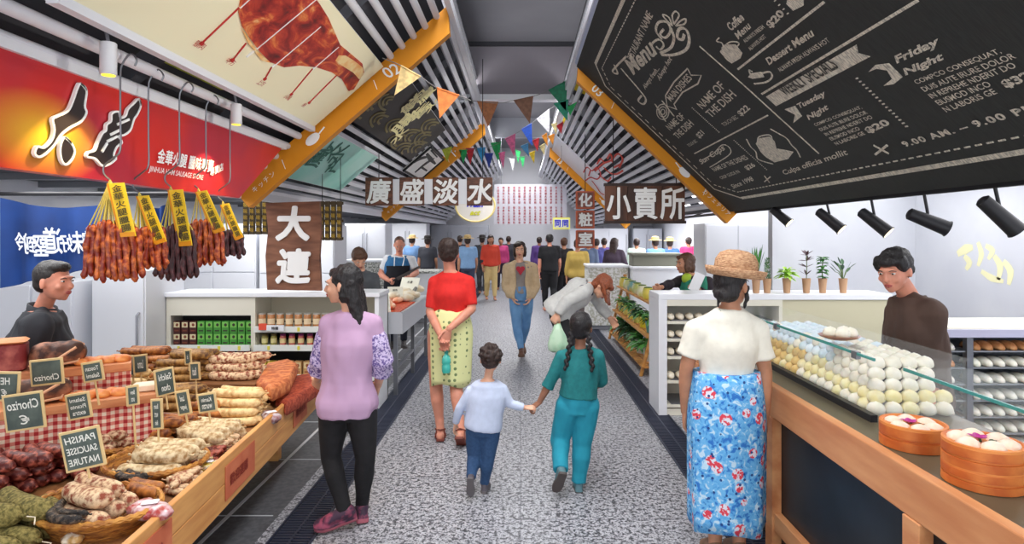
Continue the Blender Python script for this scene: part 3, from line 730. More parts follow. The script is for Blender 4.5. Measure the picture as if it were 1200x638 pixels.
T('$20', (1020, 157), (1046, 146), 10, offset=.04)
for k in range(16): q = k / 16; S([(1004 + 62 * q, 91 + 60 * q), (1005.2 + 62 * q, 92.2 + 60 * q)], .018)
T('Friday', (1054, 76), (1108, 52), 13, shear=.3, offset=.035); T('Night', (1064, 90), (1112, 70), 12, shear=.3, offset=.035)
poly(ch, BP, [(1018, 84), (1026, 76), (1042, 74), (1058, 90), (1048, 98), (1036, 100), (1046, 92), (1040, 82), (1028, 80)], H_)
for i, s in enumerate(('COMPCO CONSEQUAT,', 'DUIS AUTE IRURE DOLOR', 'IN REPREHE NDERIT DO', 'EIUSMOD INCO', 'N LABORIS GE')):
    w_ = (100, 108, 100, 62, 60)[i]
    T(s, (1076 + 8.5 * i, 99 + 8 * i), (1076 + 8.5 * i + w_, 99 + 8 * i - w_ * .37), 7.5)
T('$32', (1182, 104), (1215, 92), 13, offset=.04)
S([(1024, 170), (1042, 180)], .014); S([(1040, 170), (1026, 181)], .014)
T('9.00 AM. – 9.00 PM.', (1062, 172), (1228, 126), 9, offset=.035, spacing=1.2)
ch.build('chalk_writing', mat('chalk', (226, 218, 200), .85, c2=(160, 155, 144), scale=34, contrast=(.42, .62), stretch=(1, 4, 1)), r, recalc=False)
kb = MB(); p = BP.hit(922, 112); q = BP.hit(985, 78); e = (q - p).normalized()
text(kb, 'WEEKLY SPECIALS', p + BP.n * .004, e, BP.n.cross(e), w=(q - p).length, h=.085, th=.004, offset=.02)
kb.build('banner_text', mat('chalk_dark', (70, 68, 64), .8), r, recalc=False)

# ------------------------------------------------------------------ hanging signs
def front_plank(name, label, u0, v0, u1, v1, Y, m, th=.05, parent=None, n=1):
    a = at(u0, v1, Y); c_ = at(u1, v0, Y)
    b = MB(); b.bb((a.x, Y, a.z), (c_.x, Y + th, c_.z)); return b, a, c_
# wooden shop sign, three boards with white characters
Y = 7.2; a = at(709, 261, Y); c_ = at(803, 216, Y)
r = thing('shop_sign', 'dark wooden hanging sign with three raised white characters 小賣所', 'sign', ((a.x + c_.x) / 2, Y, a.z))
wd = (c_.x - a.x) / 7
for k in range(7):
    b = MB(); b.bb((a.x + k * wd + .002, Y, a.z), (a.x + (k + 1) * wd - .002, Y + .05, c_.z)); b.build('plank', mat('dark_sign_wood', (62, 38, 28), .6, c2=(110, 66, 44), scale=6, stretch=(1, 1, .25), bump=.3), r, bevel=.004)
b = MB(); b.bb((a.x - .01, Y - .006, c_.z - .02), (c_.x + .01, Y + .054, c_.z + .012)); b.bb((a.x - .01, Y - .006, a.z - .012), (c_.x + .01, Y + .054, a.z + .02)); b.build('rail', mat('rail_wood', (50, 32, 26), .6), r)
b = MB(); w3 = (c_.x - a.x) / 3
for k, s in enumerate('小賣所'):
    for d in range(4): text(b, s, (a.x + w3 * (k + .5), Y - .012 - .006 * d, (a.z + c_.z) / 2), (1, 0, 0), (0, 0, 1), h=.36, w=.27, center=True, th=.0, offset=.018)
b.build('characters', M_ink, r, recalc=False)
for x in (a.x + .1, c_.x - .1):
    b = MB(); b.tube([(x, Y + .02, c_.z), (x, Y + .02, min(RS(x) - .02, 3.4))], .006, 6); b.build('hanger', M_darkm, r)
# four brown squares on a white board
Y = 7.5; a = at(428, 241, Y); c_ = at(577, 208, Y)
r = thing('square_sign', 'white strip sign with four brown squares bearing white brush characters 廣盛淡水', 'sign', ((a.x + c_.x) / 2, Y, a.z))
b = MB(); b.bb((a.x + .03, Y + .02, a.z + .02), (c_.x - .03, Y + .05, c_.z - .02)); b.build('backing', M_white2, r)
for (u0, u1, s) in ((428, 460, '廣'), (468, 497, '盛'), (507, 537, '淡'), (547, 577, '水')):
    p0, p1 = at(u0, 241, Y), at(u1, 208, Y)
    b = MB(); b.bb((p0.x, Y, p0.z), (p1.x, Y + .045, p1.z)); sq = b.build('square', mat('square_wood', (84, 50, 36), .6, c2=(120, 76, 54), scale=9, stretch=(1, 1, 4)), r, bevel=.006)
    b = MB(); text(b, s, ((p0.x + p1.x) / 2, Y - .006, (p0.z + p1.z) / 2), (1, 0, 0), (0, 0, 1), h=.29, w=.29, center=True, th=.002, offset=.026, shear=.12); b.build('character', M_ink, sq, recalc=False)
for x in (a.x + .16, c_.x - .12):
    b = MB(); b.tube([(x, Y + .03, c_.z - .03), (x, Y + .03, max(LS(x), c_.z + .1))], .005, 6); b.build('hanger', M_darkm, r)
# far hanging text sheets
Y = 17.5; a = at(579, 263, Y); c_ = at(664, 216, Y)
r = thing('menu_sheet', 'pale hanging sheet covered with columns of small red characters at the far end', 'sign', ((a.x + c_.x) / 2, Y, a.z))
b = MB(); b.bb((a.x, Y, a.z), (c_.x, Y + .03, c_.z)); b.build('sheet', mat('sheet_white', (226, 224, 232), .7), r)
b = MB(); chars = '火腿香腸臘肉海鮮水果蔬菜魚丸豆腐麵包茶葉糕點飯糰'
for ro in range(2):
    for co in range(13):
        for k in range(6):
            x = a.x + .12 + co * .15; z = c_.z - .10 - ro * .57 - k * .085
            if z < a.z + .04: continue
            text(b, chars[(co * 5 + k + ro) % len(chars)], (x, Y - .004, z), (1, 0, 0), (0, 0, 1), h=.065, w=.06, center=True, th=.001, offset=.01, res=1)
b.build('lettering', mat('faded_red', (200, 84, 96), .7), r, recalc=False)
for x in (a.x + .2, c_.x - .2):
    b = MB(); b.tube([(x, Y + .01, c_.z), (x, Y + .01, 4.6)], .008, 6); b.build('hanger', M_steel, r)
# oval lantern-like sign
Y = 12.5; p = at(557, 241, Y)
r = thing('oval_sign', 'pale yellow oval sign with blue and yellow handwriting under the brown squares', 'sign', (p.x, Y, p.z - .35))
b = MB(); b.prism([(.40 * math.cos(k * math.pi / 16), .33 * math.sin(k * math.pi / 16)) for k in range(32)], (1, 0, 0), (0, 0, 1), (0, 1, 0), p, .04); b.build('board', mat('pale_yellow', (238, 232, 222), .6), r)
b = MB(); P = [(p.x + .40 * math.cos(k * math.pi / 16), Y, p.z + .33 * math.sin(k * math.pi / 16)) for k in range(33)]; b.tube(P, .02, 6); b.build('rim', mat('rim_yellow', (236, 214, 140), .5), r)
b = MB(); text(b, 'Wash', (p.x, Y - .006, p.z + .03), (1, 0, 0), (0, 0, 1), w=.34, h=.13, center=True, shear=.4, offset=.04); b.build('lettering', mat('blue_ink', (32, 38, 206), .5), r, recalc=False)
b = MB(); text(b, 'act', (p.x, Y - .006, p.z - .15), (1, 0, 0), (0, 0, 1), w=.22, h=.10, center=True, shear=.4, offset=.04); b.build('lettering', mat('yellow_ink', (214, 214, 40), .5), r, recalc=False, label='yellow handwriting')
b = MB(); b.tube([(p.x, Y + .02, p.z + .32), (p.x, Y + .02, LS(p.x) + .03)], .006, 6); b.build('hanger', M_steel, r)
# small yellow sign with blue characters
Y = 12.0; a = at(648, 269, Y); c_ = at(668, 255, Y)
r = thing('small_yellow_sign', 'small yellow rimmed sign with blue characters above the dark dressed pair', 'sign', ((a.x + c_.x) / 2, Y, a.z))
b = MB(); b.bb((a.x, Y, a.z), (c_.x, Y + .03, c_.z)); b.build('board', mat('sign_yellow', (244, 240, 120), .5), r)
b = MB(); b.bb((a.x + .025, Y - .004, a.z + .03), (c_.x - .025, Y, c_.z - .03)); b.build('face', mat('sign_pale', (236, 236, 196), .5), r)
b = MB(); text(b, '同同', ((a.x + c_.x) / 2, Y - .006, (a.z + c_.z) / 2), (1, 0, 0), (0, 0, 1), w=.26, h=.13, center=True, offset=.03, spacing=1.2); b.build('lettering', MATS['blue_ink'], r, recalc=False)
b = MB(); b.tube([((a.x + c_.x) / 2, Y + .02, c_.z), ((a.x + c_.x) / 2, Y + .02, 3.5)], .005, 6); b.build('hanger', M_steel, r)
# triple box sign
Y = 9.6
r = thing('stacked_sign', 'vertical hanging sign of three orange rimmed boxes with dark red characters', 'sign', at(686, 290, Y))
for k, s in enumerate('化粧室'):
    a = at(675, 245 + 23 * k, Y); c_ = at(697, 224 + 23 * k, Y)
    b = MB(); b.rbox(((a.x + c_.x) / 2, Y + .04, (a.z + c_.z) / 2), (c_.x - a.x, .08, c_.z - a.z), .02); bx_ = b.build('box', mat('rust_orange', (196, 92, 56), .5), r)
    b = MB(); b.bb((a.x + .025, Y - .006, a.z + .025), (c_.x - .025, Y, c_.z - .025)); b.build('face', mat('box_dark', (120, 62, 52), .5, c2=(160, 96, 80), scale=12), bx_)
    b = MB(); text(b, s, ((a.x + c_.x) / 2, Y - .010, (a.z + c_.z) / 2), (1, 0, 0), (0, 0, 1), w=.2, h=.2, center=True, offset=.035); b.build('character', M_ink, bx_, recalc=False)
b = MB(); q = at(686, 224, Y); b.tube([(q.x, Y + .03, q.z), (q.x, Y + .03, RS(q.x) + .05)], .007, 6); b.build('hanger', M_darkm, r)

# ------------------------------------------------------------------ bunting
def strand(label, Y, flags, line, slack=True):
    r = thing('bunting', label, 'bunting', at(*line[0], Y))
    b = MB(); b.tube(smooth_pts([at(u, v, Y) for u, v in line]), .004, 5); b.build('string', mat('string_grey', (120, 118, 118), .8), r)
    for col, A, B, C in flags:
        a, b_, c_ = at(*A, Y), at(*B, Y), at(*C, Y); mdl = (a + b_ + c_) / 3
        m = MB(); fold = V((0, .03, 0)); m.add([a, b_, c_, a + fold * .06, b_ + fold * .06, c_ + fold * .06], [(0, 1, 2), (5, 4, 3), (0, 3, 4, 1), (1, 4, 5, 2), (2, 5, 3, 0)])
        m.tube([a, b_], .008, 6)
        m.build('flag', mat('flag_%s' % col, FC[col], .7, c2=tuple(int(x * .86) for x in FC[col]), scale=20), r)
    return r
FC = dict(cream=(246, 216, 150), orange=(232, 132, 62), brown=(150, 92, 54), brown2=(124, 86, 66), green=(22, 118, 84), teal=(30, 140, 110), yellow=(226, 196, 40), white=(236, 236, 240), blue=(28, 82, 190),
          pink=(240, 118, 168), lime=(190, 200, 60), grass=(30, 170, 90), sky=(50, 160, 220), navy=(30, 60, 160), red=(196, 30, 44), slate=(44, 110, 150), sand=(226, 210, 150), amber=(236, 150, 40))
strand('near bunting of large cream and orange flags under the left slope', 5.0, [('cream', (470, 77), (493, 90), (462, 112)), ('orange', (512, 103), (538, 112), (515, 139))], [(448, 68), (470, 77), (493, 90), (512, 103), (538, 112), (552, 118)])
strand('bunting with two wood brown flags and large green flags across the aisle', 8.2, [('brown', (559, 119), (584, 120), (572, 149)), ('brown2', (602, 118), (625, 113), (621, 145)), ('green', (643, 106), (665, 94), (663, 130)), ('yellow', (670, 104), (687, 85), (690, 113)), ('teal', (649, 122), (666, 117), (665, 142)), ('grass', (665, 126), (676, 120), (668, 136))], [(540, 116), (559, 119), (584, 121), (602, 118), (625, 113), (643, 106), (665, 94), (690, 82)])
strand('bunting with lime, green and red flags sagging from the far left slope', 9.6, [('lime', (518, 176), (530, 172), (524, 190)), ('amber', (532, 172), (542, 174), (538, 188)), ('grass', (538, 176), (548, 176), (543, 192)), ('red', (546, 174), (556, 174), (551, 194)), ('sky', (559, 174), (569, 173), (565, 192)), ('navy', (568, 180), (578, 180), (573, 198)), ('grass', (575, 168), (587, 167), (584, 190)), ('pink', (584, 180), (592, 178), (590, 198)), ('pink', (592, 163), (604, 157), (603, 184))], [(512, 176), (530, 172), (548, 175), (570, 173), (587, 167), (604, 157), (612, 152)])
strand('bunting of small blue, white and teal flags rising to the right slope', 10.4, [('blue', (611, 152), (623, 145), (624, 172)), ('slate', (610, 172), (619, 168), (620, 184)), ('red', (624, 165), (632, 162), (630, 178)), ('yellow', (620, 180), (627, 177), (626, 192)), ('white', (629, 140), (644, 128), (644, 157)), ('sand', (632, 172), (639, 168), (638, 182)), ('amber', (635, 160), (641, 156), (642, 172)), ('amber', (642, 160), (650, 157), (648, 170)), ('sand', (646, 146), (653, 144), (652, 158)), ('red', (652, 148), (660, 143), (658, 157)), ('yellow', (656, 136), (664, 135), (662, 148)), ('sky', (662, 132), (670, 130), (667, 142)), ('grass', (672, 122), (678, 119), (677, 128))], [(604, 157), (623, 145), (644, 128), (664, 118), (678, 108)])
strand('short bunting of tiny green and white flags low in the middle', 12.5, [('white', (597, 186), (603, 187), (601, 200)), ('grass', (604, 176), (610, 178), (607, 192)), ('grass', (609, 184), (615, 184), (613, 197))], [(572, 163), (584, 178), (597, 186), (604, 184), (615, 184), (630, 176), (648, 163)])

# ------------------------------------------------------------------ wooden sign on the shelf, noren, lattice
Y = 5.86; P = [(313, 340), (311, 300), (314, 270), (311, 238), (340, 237), (374, 236), (376, 270), (374, 300), (376, 341)]
r = thing('wooden_sign', 'rough brown wooden board with white characters 大連 standing on the shelf unit', 'sign', at(344, 341, Y))
b = MB(); b.prism([(at(u, v, Y).x, at(u, v, Y).z) for u, v in P], (1, 0, 0), (0, 0, 1), (0, 1, 0), (0, Y, 0), .05)
b.build('board', mat('rough_wood', (98, 58, 40), .65, c2=(150, 100, 74), scale=3.2, stretch=(1, 1, 5), contrast=(.3, .7), bump=.5, kind='noise', detail=8), r)
b = MB(); 
for s, v in (('大', 262), ('連', 312)):
    for d in range(3): text(b, s, at(344, v, Y) - V((0, .008 + .006 * d, 0)), (1, 0, 0), (0, 0, 1), h=.31, w=.31, center=True, th=0, offset=.04, shear=.08)
b.build('characters', M_ink, r, recalc=False)

def noren(label, px, Y, chars_, nm='noren_curtain'):
    r = thing(nm, label, 'curtain', at(*px[3], Y))
    b = MB(); (tl, tr, br, bl) = px; n, m_ = 30, 14; vs = []
    for j in range(m_ + 1):
        for i in range(n + 1):
            q, s_ = i / n, j / m_
            u = (tl[0] * (1 - q) + tr[0] * q) * (1 - s_) + (bl[0] * (1 - q) + br[0] * q) * s_
            v = (tl[1] * (1 - q) + tr[1] * q) * (1 - s_) + (bl[1] * (1 - q) + br[1] * q) * s_
            v += 7 * math.sin(q * math.pi) * (1 - s_)
            p = at(u, v, Y); p.y += .05 * math.sin(q * 14) * (.4 + s_ * .6); vs.append(p)
    k = len(vs); bk_ = [p + V((0, .006, 0)) for p in vs]; fs_ = []
    for j in range(m_):
        for i in range(n):
            a_ = j * (n + 1) + i; fs_.append((a_, a_ + 1, a_ + n + 2, a_ + n + 1)); fs_.append((a_ + k, a_ + n + 1 + k, a_ + n + 2 + k, a_ + 1 + k))
    b.add(vs + bk_, fs_); b.build('cloth', mat('indigo_cloth', (18, 62, 132), .8, c2=(14, 44, 98), scale=1.4), r, smooth=True)
    if chars_:
        g_ = MB()
        for (s_, u, v, h_) in chars_:
            p = at(u, v, Y); text(g_, s_, (p.x, p.y - .065, p.z), (1, 0, 0), (0, 0, 1), h=h_, w=h_ * .75, center=True, mirror=True, offset=.02, shear=.15)
        g_.build('lettering', mat('cloth_white', (214, 220, 232), .8), r, recalc=False)
    return r
noren('indigo cloth banner with white mirrored brush characters behind the older man', [(0, 232), (122, 240), (122, 312), (0, 338)], 4.6, [('冷', 34, 283, .13), ('到', 44, 287, .13), ('堅', 56, 288, .15), ('道', 70, 282, .19), ('好', 86, 285, .13), ('味', 102, 284, .16), ('珍', 112, 282, .14)])
noren('narrow strip of indigo cloth hanging between the sausage bunches', [(168, 236), (197, 238), (196, 282), (170, 280)], 4.6, None)
b = MB(); p = at(0, 232, 4.62); q = at(200, 232, 4.62); b.tube([(p.x, 4.62, p.z + .03), (q.x, 4.62, q.z + .03)], .015, 8); tag(b.build('curtain_rod', M_darkm), 'thin dark rod carrying the indigo banner', 'rod')

# brown lattice boards behind the wooden sign
for (u0, u1, v0, v1, Y, lab) in ((284, 314, 232, 275, 6.6, 'dark brown patterned lattice board left of the wooden sign'), (373, 401, 236, 282, 6.6, 'dark brown patterned lattice board right of the wooden sign')):
    a = at(u0, v1, Y); c_ = at(u1, v0, Y); r = thing('lattice_board', lab, 'board', ((a.x + c_.x) / 2, Y, a.z))
    b = MB(); n = 4; w_ = (c_.x - a.x) / n
    for k in range(n): b.bb((a.x + k * w_ + .008, Y, a.z), (a.x + (k + 1) * w_ - .008, Y + .03, c_.z))
    for z in (a.z + .02, c_.z - .02, (a.z + c_.z) / 2): b.bb((a.x, Y + .03, z - .015), (c_.x, Y + .05, z + .015))
    b.build('slats', mat('lattice_wood', (84, 68, 44), .7), r)
    g_ = MB()
    for k in range(n):
        for j in range(5): text(g_, '味', (a.x + (k + .5) * w_, Y - .004, a.z + .05 + j * (c_.z - a.z - .06) / 5), (1, 0, 0), (0, 0, 1), h=.05, w=.04, center=True, offset=.02, res=1)
    g_.build('stencil', mat('stencil_gold', (196, 160, 60), .7), r, recalc=False)
    b = MB()
    for x in (a.x + .03, c_.x - .03): b.tube([(x, Y + .04, c_.z), (x, Y + .04, max(2.22, min(LS(x) + .03, 2.5)))], .004, 5)
    b.build('hanger', M_darkm, r)

# ------------------------------------------------------------------ track and spotlights under the menu board, light panels beyond
r = thing('light_track', 'black double rail track under the menu board', 'track', (2.45, 4, 1.88))
for x, z in ((2.40, 1.90), (2.75, 2.02)):
    b = MB(); b.box((x, 5.0, z), (.03, 8.4, .03)); b.build('rail', M_darkm, r)
for y in (1.6, 3.0, 4.3, 5.6, 7.0, 8.6):
    b = MB(); b.box((2.57, y, 1.96), (.38, .02, .02), m=Matrix.Rotation(-.33, 3, 'Y')); b.tube([(2.75, y, 2.02), (2.75, y, 2.31)], .01, 6); b.build('bracket', M_darkm, r)
for k, (u, v, w_) in enumerate(((912, 253, 20), (969, 258, 24), (1021, 260, 34), (1083, 259, 36), (1166, 252, 56))):
    X = 2.40; Y = X * FPX / (u - CU); p = at(u, v, Y); sz = .105 * (1 if k > 0 else .9)
    names_ = ('farthest', 'second farthest', 'middle', 'second nearest', 'nearest')
    r = thing('track_spotlight', 'black spotlight on the right track, %s of the five' % names_[k], 'lamp', (X, Y, p.z))
    d = V((.55, -.45, -.62)).normalized() if k != 3 else V((.75, -.2, -.35)).normalized()
    if k == 4: d = V((.62, -.1, -.62)).normalized()
    c0 = V((X + .02, Y, p.z))
    b = MB(); b.tube([c0 - d * sz * 1.1, c0 - d * sz, c0 + d * sz, c0 + d * (sz + .01)], [.02, .036, .045, .05], 20); b.build('can', M_darkm, r, smooth=True)
    b = MB(); b.tube([c0 + d * (sz - .01), c0 + d * (sz + .012)], .041, 20); b.build('lens', mat('lens_warm', (250, 236, 200), .3, emit=1.2), r)
    b = MB(); b.tube([c0, c0 + V((0, 0, .05)), (X, Y, 1.89)], .009, 8); b.build('arm', M_darkm, r)
k = 0
for y in [1.0 + 1.25 * i for i in range(13)]:
    for x in (3.0, 3.9):
        k += 1
        b = MB(); b.box((x, y, 2.28), (.78, 1.1, .03)); o = b.build('ceiling_panel', mat('lit_panel', (250, 250, 252), .5, emit=2.0))
        tag(o, 'lit white ceiling panel over the right stalls beyond the menu board', 'ceiling light', 'lit panels over the right stalls')
# pale yellow glow on the right wall, painted as thin strokes
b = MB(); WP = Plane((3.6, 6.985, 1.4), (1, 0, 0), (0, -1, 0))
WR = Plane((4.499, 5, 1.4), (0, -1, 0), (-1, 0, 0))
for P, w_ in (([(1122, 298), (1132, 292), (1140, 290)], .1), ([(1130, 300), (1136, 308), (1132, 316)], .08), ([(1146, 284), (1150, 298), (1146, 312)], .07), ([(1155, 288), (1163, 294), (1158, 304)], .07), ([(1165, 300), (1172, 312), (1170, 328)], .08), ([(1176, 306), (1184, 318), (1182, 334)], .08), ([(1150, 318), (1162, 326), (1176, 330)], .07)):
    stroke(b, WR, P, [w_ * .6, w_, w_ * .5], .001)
tag(b.build('wall_glow_strokes', mat('faint_yellow', (240, 236, 190), .7)), 'faint yellow glow painted as strokes on the white wall at the right', 'lettering')
# ------------------------------------------------------------------ people
def skin_mat(n, c): return mat(n, c, .5, c2=tuple(int(x * .93) for x in c), scale=14, sss=.08)
SK = dict(light=skin_mat('skin_light', (226, 172, 142)), tan=skin_mat('skin_tan', (196, 138, 106)), deep=skin_mat('skin_deep', (150, 100, 76)), pink=skin_mat('skin_pink', (222, 150, 124)))
def hair_mat(n, c, c2): return mat(n, c, .45, c2=c2, scale=30, stretch=(6, 6, .6), bump=.6, contrast=(.35, .75))
HM = dict(black=hair_mat('hair_black', (16, 14, 16), (38, 32, 34)), dark=hair_mat('hair_dark_brown', (36, 24, 20), (66, 44, 36)), brown=hair_mat('hair_brown', (70, 44, 30), (110, 72, 48)), auburn=hair_mat('hair_auburn', (112, 52, 28), (172, 92, 52)), short=hair_mat('hair_short_dark', (26, 23, 23), (50, 44, 43)))
M_eye = mat('eye_dark', (24, 18, 16), .2); M_eyew = mat('eye_white', (232, 228, 222), .3); M_lip = mat('lip', (176, 84, 80), .5)

def figure(name, label, foot, heading, height=1.62, px=None, Y0=None, child=False, girth=1.0, female=True, head_s=1.0, head_dir=None, head_up=None, group=None):
    """skeleton dictionary; heading in degrees, 90 = walking away from the camera"""
    s = height / 1.65; fx, fy = math.cos(R(heading)), math.sin(R(heading)); F = V((fx, fy, 0)); S_ = V((fy, -fx, 0)); U = V((0, 0, 1))
    o = V(foot); hs = head_s
    P = dict(s=s, F=F, S=S_, U=U, o=o, g=girth, female=female, child=child)
    def pt(x, y, z): return o + S_ * x * s + F * y * s + U * z * s
    top = 1.65
    P['head'] = pt(0, .02, top - .118 * hs); P['neck'] = pt(0, -.005, top - .25 * hs)
    dz = (.25 * hs - .25)
    P['chest'] = pt(0, 0, 1.22 - dz); P['waist'] = pt(0, .0, 1.04 - dz); P['pelvis'] = pt(0, 0, .90 - dz * .8)
    for q, sg in (('L', -1), ('R', 1)):
        P['sh' + q] = pt(sg * .165, -.005, 1.335 - dz); P['el' + q] = pt(sg * .215, -.02, 1.06 - dz); P['wr' + q] = pt(sg * .225, .05, .83 - dz * .7)
        P['hip' + q] = pt(sg * .085, 0, .86 - dz * .8); P['kn' + q] = pt(sg * .09, .01, .47 - dz * .3); P['an' + q] = pt(sg * .09, -.02, .08)
        P['foot' + q] = F.copy()
    P['hs'] = hs * s; P['hF'] = V(head_dir).normalized() if head_dir else F; P['hU'] = V(head_up).normalized() if head_up else U
    if px:
        for k, val in px.items():
            d = val[2] if len(val) > 2 else 0
            P[k] = at(val[0], val[1], Y0 + d)
    P['root'] = thing(name, label, 'person', tuple(o), 0, group)
    return P

def lerp(a, b, t): return a + (b - a) * t
def spine(P, a):
    """torso station: 0 crotch, 1 hips, 2 waist, 3 chest, 4 shoulders, 5 neck"""
    s, g = P['s'], P['g']; dn = (P['pelvis'] - P['waist']).normalized()
    nk = (P['neck'] - P['chest'])
    st = [P['pelvis'] + dn * .09 * s, P['pelvis'], P['waist'], P['chest'], P['chest'] + nk * .62, P['neck']]
    if P['female']: rx = [.13, .168, .128, .148, .135, .052]; ry = [.095, .118, .095, .118, .075, .052]
    else: rx = [.135, .155, .145, .168, .15, .06]; ry = [.10, .11, .105, .12, .085, .06]
    if P['child']: rx = [.13, .145, .138, .145, .125, .052]; ry = [.10, .115, .11, .105, .08, .052]
    if a <= 0:
        return st[0] + dn * (-a) * .14 * s, rx[0] * s * g, ry[0] * s * g, -dn
    i = min(int(a), 4); t = a - i
    up = (st[min(i + 1, 5)] - st[max(i, 0)]).normalized()
    tt = t * t * (3 - 2 * t)
    return lerp(st[i], st[i + 1], t), lerp(rx[i], rx[i + 1], tt) * s * g, lerp(ry[i], ry[i + 1], tt) * s * g, up
def side_at(P, a):
    sh = (P['shR'] - P['shL']); sh = sh.normalized(); hp = (P['hipR'] - P['hipL']).normalized()
    return lerp(hp, sh, max(0, min(1, (a - 1) / 2.2))).normalized()
def torso_loft(mb, P, a0, a1, off, n=22, k=14, flare=0, front_open=None):
    rings = []
    for i in range(k + 1):
        a = a0 + (a1 - a0) * i / k; c, rx, ry, up = spine(P, a)
        S_ = side_at(P, a); Fd = up.cross(S_).normalized(); S2 = Fd.cross(up).normalized()
        e = off + flare * max(0, (1.6 - a)) / 2
        rings.append([c + S2 * math.cos(2 * math.pi * j / n) * (rx + e) + Fd * math.sin(2 * math.pi * j / n) * (ry + e) for j in range(n)])
    mb.rings(rings)
def limb(mb, pts, rs, n=14):
    for i in range(len(pts) - 1): mb.cap(pts[i], pts[i + 1], rs[i], rs[i + 1], n)
def arm_pts(P, q):
    a, b, c = P['sh' + q], P['el' + q], P['wr' + q]
    return [a, lerp(a, b, .45), b, lerp(b, c, .35), c]
def arm_r(P, off=0):
    s, g = P['s'], P['g'] ** .5; r = [.050, .044, .036, .038, .025]
    if not P['female']: r = [.058, .05, .042, .043, .028]
    return [x * s * g + off for x in r]
def leg_pts(P, q):
    a, b, c = P['hip' + q], P['kn' + q], P['an' + q]
    bk = -(P['F']) * .012 * P['s']
    return [a, lerp(a, b, .4), b, lerp(b, c, .32) + bk, lerp(b, c, .7), c]
def leg_r(P, off=0):
    s, g = P['s'], P['g'] ** .5; r = [.086, .078, .054, .054, .038, .034]
    return [x * s * g + off for x in r]
def head_mb(P, mb):
    s = P['hs']; c = P['head']; Fd = P['hF']; U = P['hU']; Rt = Fd.cross(U).normalized(); Fd = U.cross(Rt).normalized()
    M = Matrix((Rt, Fd, U)).transposed()
    def q(x, y, z): return c + M @ V((x, y, z)) * s
    mb.ell(q(0, -.018, .025), (.076 * s, .094 * s, .088 * s), M)          # cranium
    mb.ell(q(0, .018, -.02), (.064 * s, .074 * s, .085 * s), M)           # face
    mb.ell(q(0, .040, -.072), (.042 * s, .042 * s, .036 * s), M)          # jaw and chin
    mb.ell(q(0, .062, -.098), (.018 * s, .016 * s, .012 * s), M, 10, 6)
    mb.ell(q(0, .084, .022), (.046 * s, .014 * s, .012 * s), M, 12, 6)    # brow
    mb.tube([q(0, .088, .012), q(0, .100, -.018), q(0, .106, -.032), q(0, .094, -.042)], [.007 * s, .011 * s, .014 * s, .009 * s], 8)
    mb.ell(q(0, .084, -.062), (.024 * s, .013 * s, .009 * s), M, 10, 6)   # mouth
    for sg in (-1, 1):
        mb.ell(q(sg * .036, .066, -.030), (.022 * s, .020 * s, .020 * s), M, 10, 6)   # cheek
        mb.ell(q(sg * .078, -.004, -.012), (.009 * s, .018 * s, .031 * s), M, 10, 8)  # ear
    return M, q
def face_parts(P, M, q, hair, glasses=False):
    s = P['hs']; r = P['root']
    for sg in (-1, 1):
        b = MB(); b.ell(q(sg * .031, .082, .003), (.0125 * s, .008 * s, .0052 * s), M, 10, 6); b.build('eye', M_eyew, r, smooth='all', label=None)
        b = MB(); b.ell(q(sg * .031, .0885, .002), (.0056 * s, .003 * s, .0050 * s), M, 10, 6); b.build('iris', M_eye, r, smooth='all')
        b = MB(); b.tube([q(sg * .016, .093, .017), q(sg * .032, .096, .023), q(sg * .050, .084, .016)], [.002 * s, .003 * s, .0015 * s], 6); b.build('eyebrow', hair, r, smooth='all')
    b = MB(); b.tube([q(-.021, .088, -.061), q(-.008, .0955, -.057), q(0, .096, -.060), q(.008, .0955, -.057), q(.021, .088, -.061)], [.002 * s, .0045 * s, .005 * s, .0045 * s, .002 * s], 8); b.tube([q(-.018, .089, -.066), q(0, .0955, -.069), q(.018, .089, -.066)], [.002 * s, .005 * s, .002 * s], 8)
    b.build('lips', M_lip, r, smooth='all')
def hand_mb(P, q, curl=18, palm=None, thumb=None, vox=.0032, hold=None, dirv=None):
    """a palm, four fingers and a thumb; palm = direction the palm faces, thumb = side the thumb is on"""
    s = P['s'] * (1.06 if P['child'] else 1); w = P['wr' + q]; d = (V(dirv) if dirv is not None else (w - P['el' + q])).normalized()
    sg = 1 if q == 'R' else -1
    nrm = V(palm) if palm is not None else P['S'] * -sg
    nrm = (nrm - d * nrm.dot(d)).normalized()
    t = V(thumb) if thumb is not None else P['F']; t = (t - d * t.dot(d) - nrm * t.dot(nrm)).normalized()
    m = MB(); rings = []
    for z, hw, hd in ((-.02, .024, .022), (.0, .024, .019), (.03, .034, .016), (.06, .040, .015), (.085, .040, .013), (.094, .036, .010)):
        c = w + d * z * s; rings.append([c + t * math.cos(2 * math.pi * j / 14) * hw * s + nrm * math.sin(2 * math.pi * j / 14) * hd * s for j in range(14)])
    m.rings(rings)
    for i, (off, L_) in enumerate(((.030, .068), (.010, .076), (-.010, .071), (-.029, .056))):
        p = w + d * .082 * s + t * off * s; dd = (d + t * off * 2.2).normalized(); pts = [p]; rr = [.0098 * s]; a = 0
        for k, f_ in enumerate((.45, .32, .25)):
            a += R(curl * (1 + .25 * k)) * (1 + .12 * i); e = dd * math.cos(a) + nrm * math.sin(a); p = p + e * L_ * f_ * s; pts.append(p); rr.append((.0088 - .0009 * k) * s)
        limb(m, pts, rr, 10)
    p = w + d * .022 * s + t * .022 * s; e1 = (d * .62 + t * .62 + nrm * .35).normalized(); e2 = (d * .9 + t * .25 + nrm * (.35 + curl * .008)).normalized()
    limb(m, [p, p + e1 * .036 * s, p + e1 * .036 * s + e2 * .030 * s, p + e1 * .036 * s + e2 * .052 * s], [.0135 * s, .0115 * s, .010 * s, .0085 * s], 10)
    return bake(m, vox, 2)
